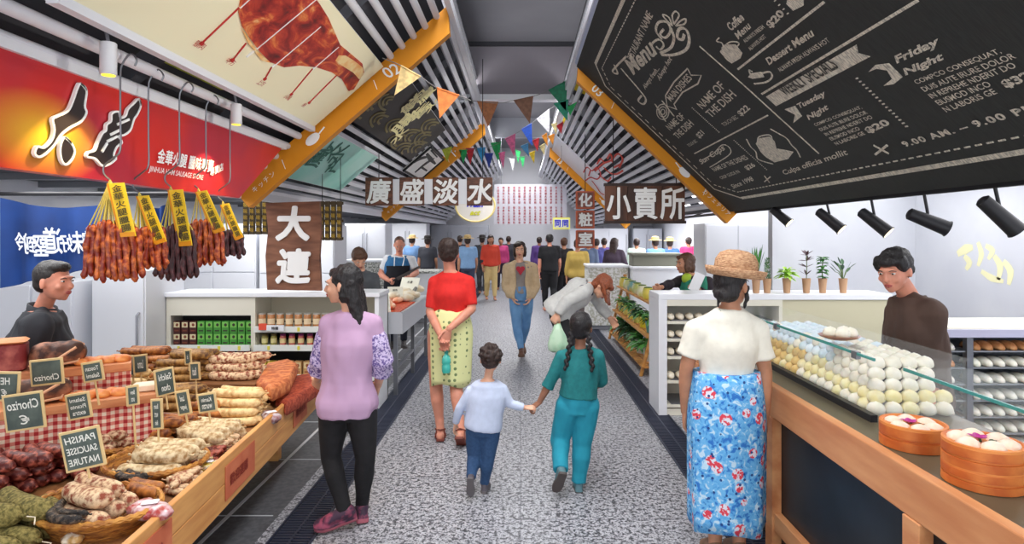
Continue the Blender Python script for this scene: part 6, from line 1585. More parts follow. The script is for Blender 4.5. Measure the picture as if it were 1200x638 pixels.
# second basket with pale salamis
basket('wicker_basket', 'oval wicker basket holding pale floured salamis behind the nearest basket', 184, 556, ZT, .23, .20, .07, -12)
pile('pale', 196, 543, ZT + .02, -10, .31, .036, 4, 2, 'long pale floured salami in the second wicker basket', 'pale floured salamis')
pile('net', 152, 556, ZT + .05, -30, .16, .018, 2, 1, 'dark wrinkled sausage beside the pale salamis', 'dark wrinkled sausages', bend=.18)
pile('brown', 170, 572, ZT + .05, -12, .20, .026, 2, 1, 'short brown sausage at the front of the second basket', 'short brown sausages')
# third basket
basket('wicker_basket', 'small round wicker basket of grey mottled salamis in front of the gingham cloth', 130, 532, ZT, .20, .15, .06, -10)
pile('mottled', 128, 520, ZT + .03, -16, .20, .028, 4, 2, 'short mottled salami in the small round basket', 'mottled salamis in the round basket')
# middle piles
pile('brown', 186, 512, ZT, -4, .36, .028, 5, 3, 'brown smoked sausage in the heap right of the gingham steps', 'brown smoked sausages')
pile('olive', 205, 480, ZT, 2, .36, .027, 6, 4, 'olive brown sausage in the middle heap', 'olive brown sausages')
pile('pale', 262, 516, ZT, -14, .34, .034, 5, 2, 'wrinkled whitish salami in the middle of the table', 'wrinkled whitish salamis')
pile('mottled', 276, 522, ZT, -30, .14, .020, 6, 2, 'small red mottled sausage by the front board', 'small red mottled sausages', jit=1.2)
pile('chorizo', 256, 540, ZT, 40, .12, .018, 7, 2, 'small dark sausage by the front board', 'small dark sausages by the board', jit=1.5)
pile('mottled', 226, 566, ZT, 30, .12, .018, 6, 2, 'small mottled sausage at the near end of the front board', 'small mottled sausages by the board', jit=1.5)
pile('cream', 294, 488, ZT, -2, .34, .030, 5, 4, 'thick cream coloured sausage in the tall stack beside the slabs', 'cream coloured sausages')
pile('brown', 244, 492, ZT, 8, .26, .028, 4, 3, 'golden brown sausage between the cream and olive heaps', 'golden brown sausages')
# back platform
b = MB(); b.bb((-2.72, 4.05, ZT), (-1.75, 4.66, .66)); tag(b.build('back_riser', MATS['table_wood']), 'low wooden riser at the far end of the sausage table', 'riser')
pile('brown', 175, 436, .66, 5, .34, .030, 5, 4, 'brown sausage in the heap at the back left of the table', 'brown sausages at the back')
pile('olive', 222, 438, .66, 0, .34, .028, 6, 4, 'dark olive sausage in the heap at the back of the table', 'olive sausages at the back')
pile('mottled', 278, 436, .66, 0, .34, .030, 5, 3, 'pinkish sausage in the stack at the back by the pantry shelves', 'pinkish sausages at the back')
pile('cream', 155, 455, ZT + .12, -8, .26, .03, 3, 3, 'pale twisted sausage beside the gingham steps', 'pale twisted sausages')
pile('chorizo', 262, 452, ZT + .05, 70, .18, .035, 5, 3, 'dark wrapped sausage standing out between the heaps', 'dark wrapped sausages')
pile('brown', 235, 455, ZT + .04, 12, .26, .028, 5, 4, 'reddish brown sausage in the heap before the riser', 'reddish brown sausages')
# cured slabs
def slab(label, px, z, t, m_):
    P = [onz(u, v, z) for u, v in px]; c = sum(P, V((0, 0, 0))) / len(P); m = MB(); n = len(P)
    Q = []
    for i in range(n):
        a, b_ = P[i], P[(i + 1) % n]
        for k in range(3): Q.append(a.lerp(b_, k / 3))
    Q = [(q - c) * (1 + .05 * noise.noise(q * 9)) + c for q in Q]
    m.rings([[c + (q - c) * .9 for q in Q], [c + (q - c) + V((0, 0, t * .3)) for q in Q], [c + (q - c) * .98 + V((0, 0, t * .8)) for q in Q], [c + (q - c) * .86 + V((0, 0, t)) for q in Q]])
    return tag(m.build('cured_slab', m_, smooth=True), label, 'cured meat')
slab('large terracotta coloured cured slab at the far end of the sausage table', [(300, 462), (312, 440), (338, 434), (350, 440), (340, 462), (318, 474)], .60, .10, mat('slab_rust', (172, 84, 44), .7, c2=(214, 132, 78), scale=26, bump=.6))
slab('deep red spice crusted slab beside the front board', [(322, 480), (346, 452), (376, 448), (378, 462), (350, 480), (334, 490)], ZT, .09, mat('slab_red', (140, 50, 34), .8, c2=(184, 84, 56), scale=40, bump=.8))
wrap_pack('shiny clear pack of sausages leaning on the front board', 318, 494, ZT + .02, .10, col=(214, 206, 216), col2=(150, 96, 96), rz=.8)
wrap_pack('clear pack with yellow and white strips behind the front board', 244, 552, ZT, .08, col=(226, 200, 70), col2=(236, 234, 220), sc=40)
# hams on the steps
def ham_block(label, q, z, w_, d_, h_, m_, base, rzz=0):
    c = base - GD * q - GN * (.11) + V((0, 0, z)); r = thing('ham_piece', label, 'ham', tuple(c)); m = MB()
    for i in range(3): m.ell(c + GD * (i - 1) * w_ * .3 + V((0, 0, h_ * .48)), (w_ * .36, d_ * .5, h_ * .5), Matrix.Rotation(math.atan2(GD.y, GD.x), 3, 'Z'))
    bake(m, .010, 3, lambda p, n: .004 * noise.noise(p * 30)).build('meat', m_, r, smooth='all', recalc=False)
    m = MB(); m.tube([c - GD * w_ * .45 + GN * d_ * .42 + V((0, 0, h_ * .15)), c + GN * d_ * .52 + V((0, 0, h_ * .35)), c + GD * w_ * .42 + GN * d_ * .40 + V((0, 0, h_ * .75))], .008, 6)
    m.tube([c - GD * w_ * .5 + V((0, 0, h_ * .1)), c - GD * w_ * .2 + GN * d_ * .5 + V((0, 0, h_ * .1)), c + GD * w_ * .46 + GN * d_ * .4 + V((0, 0, h_ * .2)), c + GD * w_ * .56 + V((0, 0, h_ * .8)), c + GD * w_ * .3 + V((0, 0, h_ * 1.0))], .007, 6)
    m.build('net', mat('netting', (228, 176, 140), .7), r, smooth=True)
M_ham = mat('ham_dark', (66, 34, 24), .6, c2=(170, 110, 80), scale=14, bump=.6, contrast=(.45, .65))
M_oran = mat('cured_orange', (206, 104, 42), .5, c2=(236, 156, 84), scale=12, bump=.4)
ham_block('netted dark ham on the upper step under the curtain', .338, .93, .20, .15, .14, M_ham, B1)
ham_block('netted dark ham on the lower step between two black cards', .525, .80, .22, .15, .13, M_ham, B2)
b = MB(); c = B1 - GD * .60 - GN * .11 + V((0, 0, .93)); Mx = Matrix.Rotation(math.atan2(GD.y, GD.x), 3, 'Z')
r = thing('ham_block', 'big square cut block of dark red ham at the left end of the upper step', 'ham', tuple(c))
b.rbox(c + V((0, 0, .075)), (.26, .15, .15), .03, math.atan2(GD.y, GD.x)); b.build('meat', mat('ham_cut', (134, 40, 42), .5, c2=(196, 106, 92), scale=9, contrast=(.5, .66)), r, smooth=True)
b = MB(); b.rbox(c + V((0, 0, .155)), (.268, .158, .022), .03, math.atan2(GD.y, GD.x)); b.build('rind', mat('rind', (206, 138, 84), .6), r, smooth=True, label='pale orange rind on top')
rn = random.Random(9)
for k in range(7):
    p = B1 - GD * (.04 + .033 * k) - GN * (.08 + .03 * (k % 2)) + V((0, 0, .945)); m = MB(); m.ell(p, (.05, .035, .022), Matrix.Rotation(rn.uniform(0, 3), 3, 'Z') @ Matrix.Rotation(.3, 3, 'X'), 12, 8)
    tag(m.build('cured_piece', M_oran, smooth='all'), 'orange cured meat piece on the upper step', 'cured meat', 'orange cured pieces on the upper step')
for k in range(8):
    p = B2 - GD * (.18 + .034 * k) - GN * (.08 + .03 * (k % 2)) + V((0, 0, .815)); m = MB(); m.ell(p, (.05, .035, .022), Matrix.Rotation(rn.uniform(0, 3), 3, 'Z') @ Matrix.Rotation(.3, 3, 'X'), 12, 8)
    tag(m.build('cured_piece', M_oran, smooth='all'), 'orange cured meat piece on the lower step', 'cured meat', 'orange cured pieces on the lower step')
for q, zz, Bb in ((.06, .80, B2),):
    p = Bb - GD * q - GN * .12 + V((0, 0, zz)); m = MB(); m.rbox(p + V((0, 0, .02)), (.12, .10, .04), .02, .5); tag(m.build('lard_block', mat('lard', (236, 214, 190), .5), smooth=True), 'small whitish block of lard at the right end of the lower step', 'lard')
# price cards
def card(u0, v0, u1, v1, Y, lines, label, tilt=0, yaw=20, down=0):
    c = at((u0 + u1) / 2, (v0 + v1) / 2, Y); w_ = (u1 - u0) / FPX * Y; h_ = (v1 - v0) / FPX * Y
    r = thing('price_card', label, 'price card', (c.x, c.y, c.z - h_ / 2 - down))
    ex = V((math.cos(R(yaw)), math.sin(R(yaw)), 0)); ey = V((0, 0, 1)); M3 = Matrix.Rotation(R(tilt), 3, ex.cross(ey)); ex = M3 @ ex; ey = M3 @ ey; n = ex.cross(ey)
    w_ /= max(.4, math.cos(R(yaw)))
    b = MB(); b.box(c - n * .006, (w_, .010, h_), m=Matrix((ex, -n, ey)).transposed()); b.build('frame', M_cardw, r, bevel=.002)
    b = MB(); b.box(c, (w_ - .02, .004, h_ - .02), m=Matrix((ex, -n, ey)).transposed()); b.build('slate', M_slate, r)
    b = MB(); k = len(lines)
    for i, s in enumerate(lines):
        if s: text(b, s, c + ey * ((k - 1) / 2 - i) * (h_ - .03) / k + n * .0025, ex, ey, w=(w_ - .035) * min(1, len(s) / 6), h=(h_ - .03) / k * .62, center=True, mirror=True, th=.001, offset=.015, shear=.1)
    b.build('chalk_text', mat('chalk_white', (232, 234, 226), .8), r, recalc=False)
    if down:
        b = MB(); b.tube([c - n * .012 - ey * h_ * .5 + ey * .02, c - n * .012 - ey * (h_ * .5 + down)], .005, 6); b.build('stake', M_cardw, r)
card(38, 421, 71, 452, 2.86, ['', 'Chorizo'], 'square black card reading Chorizo in mirror writing, on the upper step', 4, 14)
card(8, 461, 48, 505, 2.62, ['Chorizo', ' €'], 'square black card reading Chorizo in mirror writing, on the lower step', 6, 14)
card(-18, 436, 20, 471, 2.66, ['HERB', '€ 9'], 'black card cut by the left edge of the picture, in mirror writing', -3, 10)
card(98, 424, 119, 448, 3.02, ['Toscan', 'Salami'], 'small card fixed to the upper gingham skirt', 8, 16, .12)
card(80, 461, 104, 492, 2.80, ['Salami', 'Picante', 'extra'], 'small card fixed to the lower gingham skirt', 8, 16)
card(76, 503, 117, 551, 2.44, ['PARISH', 'SAUCISSE', 'NATURE'], 'largest black card with three chalk lines standing over the dark chorizo', 10, 14, .16)
card(131, 419, 146, 444, 3.9, ['Fuet', 'Iberico'], 'narrow card left of a pair behind the gingham steps', 3, 8, .1)
card(148, 417, 159, 441, 3.85, ['Jamon'], 'left half of the folded card pair behind the steps', 3, -30, .1)
card(158, 416, 171, 438, 3.85, ['Lomo'], 'right half of the folded card pair behind the steps', 3, 30, .1)
card(186, 432, 201, 464, 3.3, ['Salchi', 'chon'], 'slanted card among the back heaps with its hook', 6, 45, .08)
card(150, 452, 161, 476, 3.0, ['Bierw', 'urst'], 'slim card at the right end of the lower step', 3, 35, .30)
card(177, 468, 190, 504, 2.95, ['Bauern', 'wurst', 'fein'], 'slim upright card in the brown smoked heap', 2, 8, .06)
card(207, 458, 222, 487, 3.15, ['Land', 'jaeger'], 'slim tilted card between the olive and brown heaps', 9, 10, .06)
card(232, 461, 253, 484, 3.2, ['Kamin', 'wurzn'], 'squarish tilted card in front of the golden brown heap', 7, 8, .06)
card(222, 425, 234, 446, 3.75, ['Rauch'], 'small card on the heap nearest the pantry shelves', 3, 5, .12)
card(216, 410, 224, 428, 4.05, ['Speck'], 'tiny card at the back of the table below the dark boxes', 3, 5, .04)

# ---- hanging sausage bunches
def bunch(label, u0, u1, v0, v1, X, tagpx, kind, n=11, hook_top=2.50):
    n = int(n * 1.9)
    u = (u0 + u1) / 2; Y = X * FPX / (u - CU); c0 = at(u, v0, Y); c1 = at(u, v1, Y); w_ = (u1 - u0) / FPX * Y * .92; rn = random.Random(int(u))
    r = thing('sausage_bunch', label, 'sausage bunch', (X, Y, c1.z))
    hk = at(tagpx[0][0] + 2, tagpx[0][1] - 4, Y)
    for i in range(n):
        q = (i + .5) / n - .5; row = (i % 3) * .04 - .04; x = c0.x + q * w_ * .9; zt = c0.z - rn.uniform(0, .02) - abs(q) * .05; zb = c1.z + rn.uniform(-.01, .035)
        m = MB(); k = 16; pts = []; rs = []
        for j in range(k + 1):
            t = j / k; pts.append(V((x + q * .05 * t + .003 * math.sin(t * 11 + i), Y + row + .003 * math.cos(t * 9 + i), lerp(zt, zb, t)))); rs.append(.0150 * (1 + .16 * math.sin(t * 21 + i * 2)) * (1 if 0 < j < k else .35))
        m.tube(pts, rs, 10); s_ = m.build('dried_sausage', kind, r, smooth='all')
        m = MB(); m.tube([V((x, Y + row, zt)), V((lerp(x, hk.x, .6), Y + row * .4, lerp(zt, hk.z, .55))), V((hk.x, Y, hk.z))], .0035, 5); m.build('string', mat('string_straw', (206, 190, 96), .8), s_)
    a, b_, c_, d_ = [at(p[0], p[1], Y - .055) for p in tagpx]
    m = MB(); m.quad(d_, c_, b_, a, .006, (0, -1, 0)); tg = m.build('tag', mat('tag_yellow', (246, 208, 44), .5), r)
    m = MB(); m.quad(d_.lerp(a, .0), c_.lerp(b_, 0), c_.lerp(b_, .08), d_.lerp(a, .08), .002, (0, -1, 0)); m.v = [p - V((0, .005, 0)) for p in m.v]; m.quad(a + V((-.012, .004, 0)), a + V((0, .004, 0)), d_ + V((0, .004, 0)), d_ + V((-.012, .004, 0)), .004, (0, -1, 0)); m.build('tag_edge', mat('tag_amber', (226, 150, 20), .5), tg)
    g_ = MB(); ax = (d_ - a); ey = -ax.normalized(); ex = V((0, -1, 0)).cross(ey) * -1
    if ex.x < 0: ex = -ex
    L_ = ax.length
    for j, s in enumerate('金華火腿臘腸'): text(g_, s, (a + b_) / 2 + ax * ((j + .7) / 6.8) - V((0, .004, 0)), ex, ey, h=L_ / 8.2, w=(b_ - a).length * .62, center=True, th=.001, offset=.02)
    g_.build('lettering', mat('tag_ink', (92, 84, 40), .6), tg, recalc=False)
    hx = -1.86; m = MB(); P = [V((hk.x, Y, hk.z + .0)), V((hk.x - .03, Y, hk.z + .03)), V((hk.x - .028, Y, hk.z + .07)), V((hk.x + .02, Y, hk.z + .11)), V((hk.x + .05, Y, hk.z + .15)), V((hk.x + .05, Y, hk.z + .3)), V((hk.x + .05, Y, hook_top - .08)), V((hk.x + .06, Y, hook_top - .02)), V((hk.x + .10, Y, hook_top + .03)), V((hk.x + .13, Y, hook_top)), V((hk.x + .12, Y, hook_top - .03))]
    m.tube(smooth_pts(P), .0045, 6); m.build('hook', M_steel, r, smooth=True)
    return r
red = mat('lap_cheong_red', (132, 34, 14), .4, c2=(226, 122, 52), scale=34, bump=.6, contrast=(.45, .66), detail=6, coat=.2)
dkr = mat('lap_cheong_dark', (52, 24, 28), .45, c2=(98, 54, 58), scale=30, bump=.5, contrast=(.45, .65))
bunch('nearest and largest bunch of red dried sausages with yellow tag, left of the others', 106, 160, 256, 329, -1.98, [(127, 215), (145, 214), (159, 277), (142, 278)], red, 13)
bunch('second bunch of red dried sausages with tilted yellow tag', 157, 193, 262, 317, -1.98, [(161, 230), (174, 229), (195, 283), (183, 287)], red, 9)
bunch('blackish red bunch of dried sausages in the middle with upright yellow tag', 188, 227, 262, 328, -1.98, [(198, 223), (214, 222), (225, 288), (211, 289)], dkr, 10)
bunch('fourth bunch of red dried sausages with slanting yellow tag', 224, 262, 254, 312, -1.98, [(230, 225), (242, 223), (264, 270), (252, 274)], red, 9)
bunch('farthest and smallest bunch, blackish red, next to the orange beam', 256, 284, 266, 303, -1.98, [(259, 240), (268, 238), (285, 278), (277, 282)], dkr, 7)
b = MB(); b.tube([(-1.86, 1.6, 2.60), (-1.86, 5.42, 2.60)], .03, 12); o = b.build('hanging_pipe', M_white2, smooth=True); tag(o, 'white pipe over the sausage stall carrying lamps and hooks', 'pipe'); o['kind'] = 'structure'

# ---- pantry shelf unit at left
Yp = 5.8; zz = lambda v, Y=Yp: EYE - (v - CV) / FPX * Y; xx = lambda u, Y=Yp: (u - CU) / FPX * Y
M_cream2 = mat('cream_laminate', (226, 222, 206), .5); M_shade = mat('cream_panel', (206, 200, 180), .6)
XL, XM, XR = xx(195), xx(299), xx(444)
r = thing('pantry_shelf', 'cream shelf unit stocked with tins and packets behind the sausage table', 'shelf', ((XL + XR) / 2, Yp + .2, 0))
def part(name, lo, hi, m_, par=r, **k): b = MB(); b.bb(lo, hi); return b.build(name, m_, par, **k)
part('top', (XL - .01, Yp - .02, 1.06), (XR + .01, Yp + .42, 1.10), M_white2, bevel=.004)
part('side_panel', (XL, Yp, 0), (XL + .04, Yp + .4, 1.06), M_cream2); part('side_panel', (XR - .04, Yp, 0), (XR, Yp + .4, 1.06), M_white2)
part('back_panel', (XL, Yp + .37, 0), (XR, Yp + .4, 1.06), M_shade); part('upper_panel', (XL + .04, Yp, .885), (XM - .04, Yp + .03, 1.06), M_cream2)
part('partition', (XM - .04, Yp, 0), (XM, Yp + .37, 1.06), M_cream2)
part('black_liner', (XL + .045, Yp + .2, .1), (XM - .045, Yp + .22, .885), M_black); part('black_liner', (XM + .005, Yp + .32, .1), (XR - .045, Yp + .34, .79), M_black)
for x0_, x1_, z_ in ((XL + .04, XM - .04, .60), (XM, XR - .04, .775), (XM, XR - .04, .60), (XL + .04, XM - .04, .30), (XM, XR - .04, .32), (XM, XR - .04, .16)):
    sh = part('shelf_board', (x0_, Yp - .01, z_ - .02), (x1_, Yp + .36, z_), M_cream2)
    part('price_rail', (x0_, Yp - .035, z_ - .045), (x1_, Yp - .012, z_ + .01), mat('rail_white', (230, 232, 226), .4), sh)
    for k in range(4):
        x = lerp(x0_, x1_, (k + .5) / 4); part('price_tab', (x - .012, Yp - .038, z_ - .035), (x + .012, Yp - .034, z_ + .002), mat('tab_yellow', (226, 214, 80), .5), sh)
rt = part('red_tag', (xx(306), Yp - .055, .755), (xx(315), Yp - .04, .815), mat('tag_red', (226, 84, 60), .5)); part('white_tag', (xx(315), Yp - .055, .745), (xx(335), Yp - .04, .80), M_white2)
b = MB(); text(b, '特價', (xx(325), Yp - .058, .772), (1, 0, 0), (0, 0, 1), h=.03, center=True, th=0, offset=.02); b.build('tag_text', M_black, rt, recalc=False)
def proto_pack(name, label, cat, kind, w_, h_, c1, c2, c3, group):
    r_ = thing(name, label, cat, (0, 0, -20), 0, group)
    o_ = V((0, 0, -20))
    def q(m, nm, mt, **k): m.v = [p + o_ for p in m.v]; return m.build(nm, mt, r_, **k)
    if kind == 'box':
        m = MB(); m.bb((-w_ / 2, -.03, 0), (w_ / 2, .03, h_)); q(m, 'carton', mat('pk_%s1' % name + str(c1), c1, .5), bevel=.002)
        m = MB(); m.bb((-w_ * .42, -.032, h_ * .48), (w_ * .42, -.030, h_ * .92)); q(m, 'label', mat('pk_l' + str(c2), c2, .5))
        m = MB(); m.ell((w_ * .05, -.031, h_ * .70), (w_ * .22, .004, h_ * .14), n=10, k=6); m.bb((-w_ * .3, -.033, h_ * .16), (w_ * .3, -.030, h_ * .26)); q(m, 'picture', mat('pk_p' + str(c3), c3, .5))
    else:
        rr = w_ / 2 * .92
        pr = [(rr * .9, 0), (rr, .008), (rr, h_ * .72), (rr * .85, h_ * .82), (rr * .8, h_ * .84)] if kind == 'jar' else [(rr * .96, 0), (rr, .006), (rr, h_ - .012), (rr * .94, h_ - .01)]
        m = MB(); m.lathe(pr, n=16); q(m, 'body', mat('pk_b' + str(c1), c1, .25, coat=.3), smooth=True)
        m = MB(); m.lathe([(rr * 1.015, h_ * .18), (rr * 1.02, h_ * .2), (rr * 1.02, h_ * .58), (rr * 1.015, h_ * .6)], n=16); q(m, 'label', mat('pk_l' + str(c2), c2, .5), smooth=True)
        m = MB(); m.lathe([(rr * .86, h_ * .83), (rr * .9, h_ * .85), (rr * .9, h_ * .98), (rr * .8, h_)] if kind == 'jar' else [(rr * 1.01, h_ - .012), (rr * 1.02, h_ - .006), (rr * 1.0, h_), (rr * .9, h_ - .003)], n=16); q(m, 'lid', mat('pk_c' + str(c3), c3, .35, metal=0 if kind == 'jar' else .5), smooth=True)
    return r_
def stock(pr, x0_, step, n, z, rows=1, h_=.1, y=Yp + .045):
    for j in range(rows):
        for i in range(n):
            first = not pr.get('used'); o_ = pr if first else copy_tree(pr)
            if first: pr['used'] = 1
            o_.location = (x0_ + step * i, y, z + j * h_)
    
BR = proto_pack('dark_carton', 'dark brown carton with cream label, left of the green cartons on the pantry shelf', 'carton', 'box', .066, .112, (70, 26, 24), (214, 200, 160), (120, 60, 40), 'dark brown cartons on the pantry shelf')
GR = proto_pack('green_carton', 'green carton with dark picture on the pantry shelf', 'carton', 'box', .068, .112, (66, 142, 52), (120, 184, 84), (48, 40, 30), 'green cartons on the pantry shelf')
TN = proto_pack('tan_tin', 'tan glass jar with pale label on the top right shelf of the pantry unit', 'jar', 'can', .075, .125, (176, 118, 70), (224, 202, 166), (190, 186, 176), 'tan jars on the upper right shelf')
PU = proto_pack('purple_jar', 'small purple capped jar on the middle right shelf of the pantry unit', 'jar', 'jar', .062, .105, (196, 96, 90), (226, 206, 150), (128, 40, 96), 'purple capped jars')
OL = proto_pack('olive_jar', 'yellow green jar left of the purple capped jars', 'jar', 'jar', .062, .105, (150, 140, 60), (222, 212, 150), (96, 80, 40), 'yellow green jars')
YE = proto_pack('yellow_packet', 'yellow packet on the lower right shelf of the pantry unit', 'packet', 'box', .070, .125, (206, 178, 66), (236, 216, 120), (110, 130, 50), 'yellow packets on the lower shelf')
TA = proto_pack('tan_packet', 'tan packet on the lower right shelf of the pantry unit', 'packet', 'box', .070, .125, (196, 150, 96), (226, 200, 150), (150, 80, 50), 'tan packets on the lower shelf')
RD = proto_pack('red_green_tin', 'red and green tin on the lower left shelf of the pantry unit', 'tin', 'can', .072, .115, (196, 40, 36), (40, 96, 66), (214, 60, 50), 'red and green tins')
stock(BR, xx(206), xx(215.5) - xx(206), 3, .602, 2, .114); stock(GR, xx(234.5), xx(244) - xx(234.5), 7, .602, 2, .114)
st = xx(315.7) - xx(305); stock(TN, xx(305), st, 12, .777); stock(OL, xx(308), st, 2, .602); stock(PU, xx(308) + 2 * st, st, 10, .602)
stock(YE, xx(307), xx(317) - xx(307), 3, .322); stock(TA, xx(337), xx(348) - xx(337), 9, .322, 1); stock(RD, xx(268), .088, 3, .302, 2, .116)
TB = proto_pack('brown_tin', 'brown tin on the lower left shelf of the pantry unit', 'tin', 'can', .072, .115, (120, 60, 36), (196, 140, 84), (150, 110, 80), 'brown tins on the lower left shelf'); stock(TB, xx(206), .088, 5, .302, 2, .116)

# ---- fish counter
r = thing('fish_counter', 'grey white sloping fish counter on steel legs behind the lilac woman', 'counter', (-1.6, 7.3, 0))
F0, F1, F2 = V((-1.22, 6.25, 0)), V((-1.22, 8.45, 0)), V((-1.85, 8.45, 0))
F3 = V((-1.48, 6.25, 0))
pgf = [(p.x, p.y) for p in (F0, F1, F2, F3)]
b = MB(); b.prism(pgf, (1, 0, 0), (0, 1, 0), (0, 0, 1), (0, 0, .72), .06); b.build('tray_base', M_white, r)
b = MB(); b.bb((-1.22, 6.24, .64), (-1.195, 8.47, .86)); b.build('front_panel', mat('zinc', (196, 198, 204), .4, metal=.2), r)
b = MB(); b.bb((-1.48, 6.23, .64), (-1.195, 6.25, .86)); b.build('end_panel', mat('zinc', (196, 198, 204), .4, metal=.2), r)
for x, y in ((-1.28, 6.3), (-1.28, 8.3), (-1.45, 6.3), (-1.78, 8.3), (-1.28, 7.3)):
    b = MB(); b.bb((x - .02, y - .02, 0), (x + .02, y + .02, .72)); b.build('leg', M_steel, r)
b = MB(); b.box((-1.28, 7.3, .28), (.03, 2.0, .03)); b.box((-1.40, 6.3, .28), (.22, .03, .03)); b.build('stretcher', M_steel, r)
b = MB(); b.prism([(-1.23, 6.28), (-1.23, 8.42), (-1.82, 8.42), (-1.46, 6.28)], (1, 0, 0), (0, 1, 0), (0, 0, 1), (0, 0, .78), .035); tag(b.build('crushed_ice', mat('ice', (226, 232, 238), .4, c2=(196, 206, 216), scale=40, bump=1.0)), 'bed of crushed ice on the fish counter', 'ice', kind='stuff')
rn = random.Random(21)
def lump(name, label, cat, p, sz, m_, group=None, rz=0, flat=.4):
    m = MB(); M = Matrix.Rotation(rz, 3, 'Z')
    m.ell(p + V((0, 0, sz * flat * .8)), (sz, sz * .6, sz * flat), M, 14, 8); m.ell(p + M @ V((sz * .4, .1 * sz, sz * flat * .7)), (sz * .6, sz * .5, sz * flat * .8), M, 12, 8)
    return tag(bake(m, max(.008, sz * .12), 1, lambda q, n: sz * .06 * noise.noise(q * 18)).build(name, m_, smooth='all', recalc=False), label, cat, group)
M_roe = mat('roe', (196, 52, 24), .4, c2=(226, 96, 50), scale=40, bump=.8, kind='voronoi'); M_salmon = mat('salmon', (232, 132, 88), .4, c2=(246, 190, 150), scale=9, stretch=(1, 6, 1)); M_white_fish = mat('white_fish', (236, 226, 206), .4, c2=(226, 206, 170), scale=12)
b = MB(); b.prism([(-1.26, 6.3), (-1.26, 7.35), (-1.62, 7.35), (-1.47, 6.3)], (1, 0, 0), (0, 1, 0), (0, 0, 1), (0, 0, .816), .03); tag(b.build('fish_roe', M_roe), 'spread of orange red roe at the near end of the fish counter', 'fish roe', kind='stuff')
for k in range(9): 
    y = rn.uniform(6.5, 7.4); x = rn.uniform(-1.56, -1.34); lump('salmon_chunk', 'orange salmon chunk on the near half of the fish counter', 'fish', V((x, y, .845)), .10, M_salmon, 'salmon chunks on the fish counter', rn.uniform(0, 3))
for k in range(16):
    y = rn.uniform(7.3, 8.3); x = rn.uniform(-1.32 - (y - 6.2) * .2, -1.34); lump('fish_fillet', 'cream white fillet on the far half of the fish counter', 'fish', V((x, y, .815 + .03 * (k % 3))), .13, M_white_fish, 'white fillets on the fish counter', rn.uniform(0, 3))
def paper_card(label, p, w_, h_, rz, tilt, s):
    M = Matrix.Rotation(rz, 3, 'Z') @ Matrix.Rotation(tilt, 3, 'X'); b = MB(); b.box(p, (w_, .004, h_), m=M); o_ = b.build('price_sheet', mat('sheet_ivory', (240, 238, 222), .6)); tag(o_, label, 'price sheet')
    g_ = MB(); ex = M @ V((1, 0, 0)); ey = M @ V((0, 0, 1))
    for i, q in enumerate(s): text(g_, q, p + ey * h_ * (.22 - .26 * i) - (M @ V((0, .004, 0))), ex, ey, h=h_ * .16, center=True, th=0, offset=.01)
    g_.build('lettering', mat('grey_ink', (90, 86, 80), .7), o_, recalc=False)
paper_card('ivory price sheet tilted at the near end of the fish counter', V((-1.45, 6.42, .93)), .17, .22, .35, -.7, ['鮮魚', '一斤'])
paper_card('ivory price sheet in the middle of the fish counter', V((-1.50, 7.35, .95)), .18, .17, .2, -.6, ['鮭魚', '切片'])
paper_card('large ivory sheet standing at the far end of the fish counter', V((-1.45, 8.0, .98)), .26, .24, -.3, -.5, ['水產'])
m = MB(); m.tube([(-1.30, 7.5, .88), (-1.35, 7.75, .93), (-1.36, 8.0, .96), (-1.45, 8.2, .95)], [.012, .022, .02, .008], 8); tag(m.build('dark_eel', mat('eel', (44, 40, 40), .3), smooth=True), 'dark slender eel across the far end of the fish counter', 'fish')

# ---- bread shelf at right
Yb = 5.58; xb = lambda u: (u - CU) / FPX * Yb
r = thing('bread_shelf', 'long cream shelf unit with rolls on its shelves and potted plants on top', 'shelf', (2.2, Yb + .2, 0))
X0, X1, XE = xb(772), xb(913), xb(1046)
def pb(name, lo, hi, m_, par=None, **k): b = MB(); b.bb(lo, hi); return b.build(name, m_, par or r, **k)
pb('top', (X0, Yb, 1.055), (XE, Yb + .42, 1.107), M_white2, bevel=.004); pb('side_panel', (X0, Yb, 0), (X0 + .075, Yb + .42, 1.055), M_white2); pb('partition', (X1, Yb, 0), (X1 + .03, Yb + .42, 1.055), M_cream2)
pb('back_panel', (X0 + .075, Yb + .40, 0), (XE, Yb + .42, 1.055), M_cream2); pb('front_panel', (X1 + .03, Yb + .015, .25), (XE, Yb + .05, 1.055), mat('olive_cream', (206, 200, 170), .6)); pb('plinth', (X0 + .075, Yb + .02, 0), (XE, Yb + .06, .06), M_cream2); pb('top_rail', (X0 + .075, Yb, 1.0), (X1, Yb + .03, 1.055), M_cream2)
rn = random.Random(4); shz = [.86, .70, .54, .32, .10]
for k, z in enumerate(shz): pb('shelf_board', (X0 + .075, Yb + .01, z - .025), (X1, Yb + .40, z), M_cream2); pb('tray', (X0 + .12, Yb + .02, z), (X1 - .05, Yb + .36, z + .012), M_steel)
M_bread = mat('bread_white', (236, 226, 206), .7, c2=(222, 204, 172), scale=16, bump=.2)
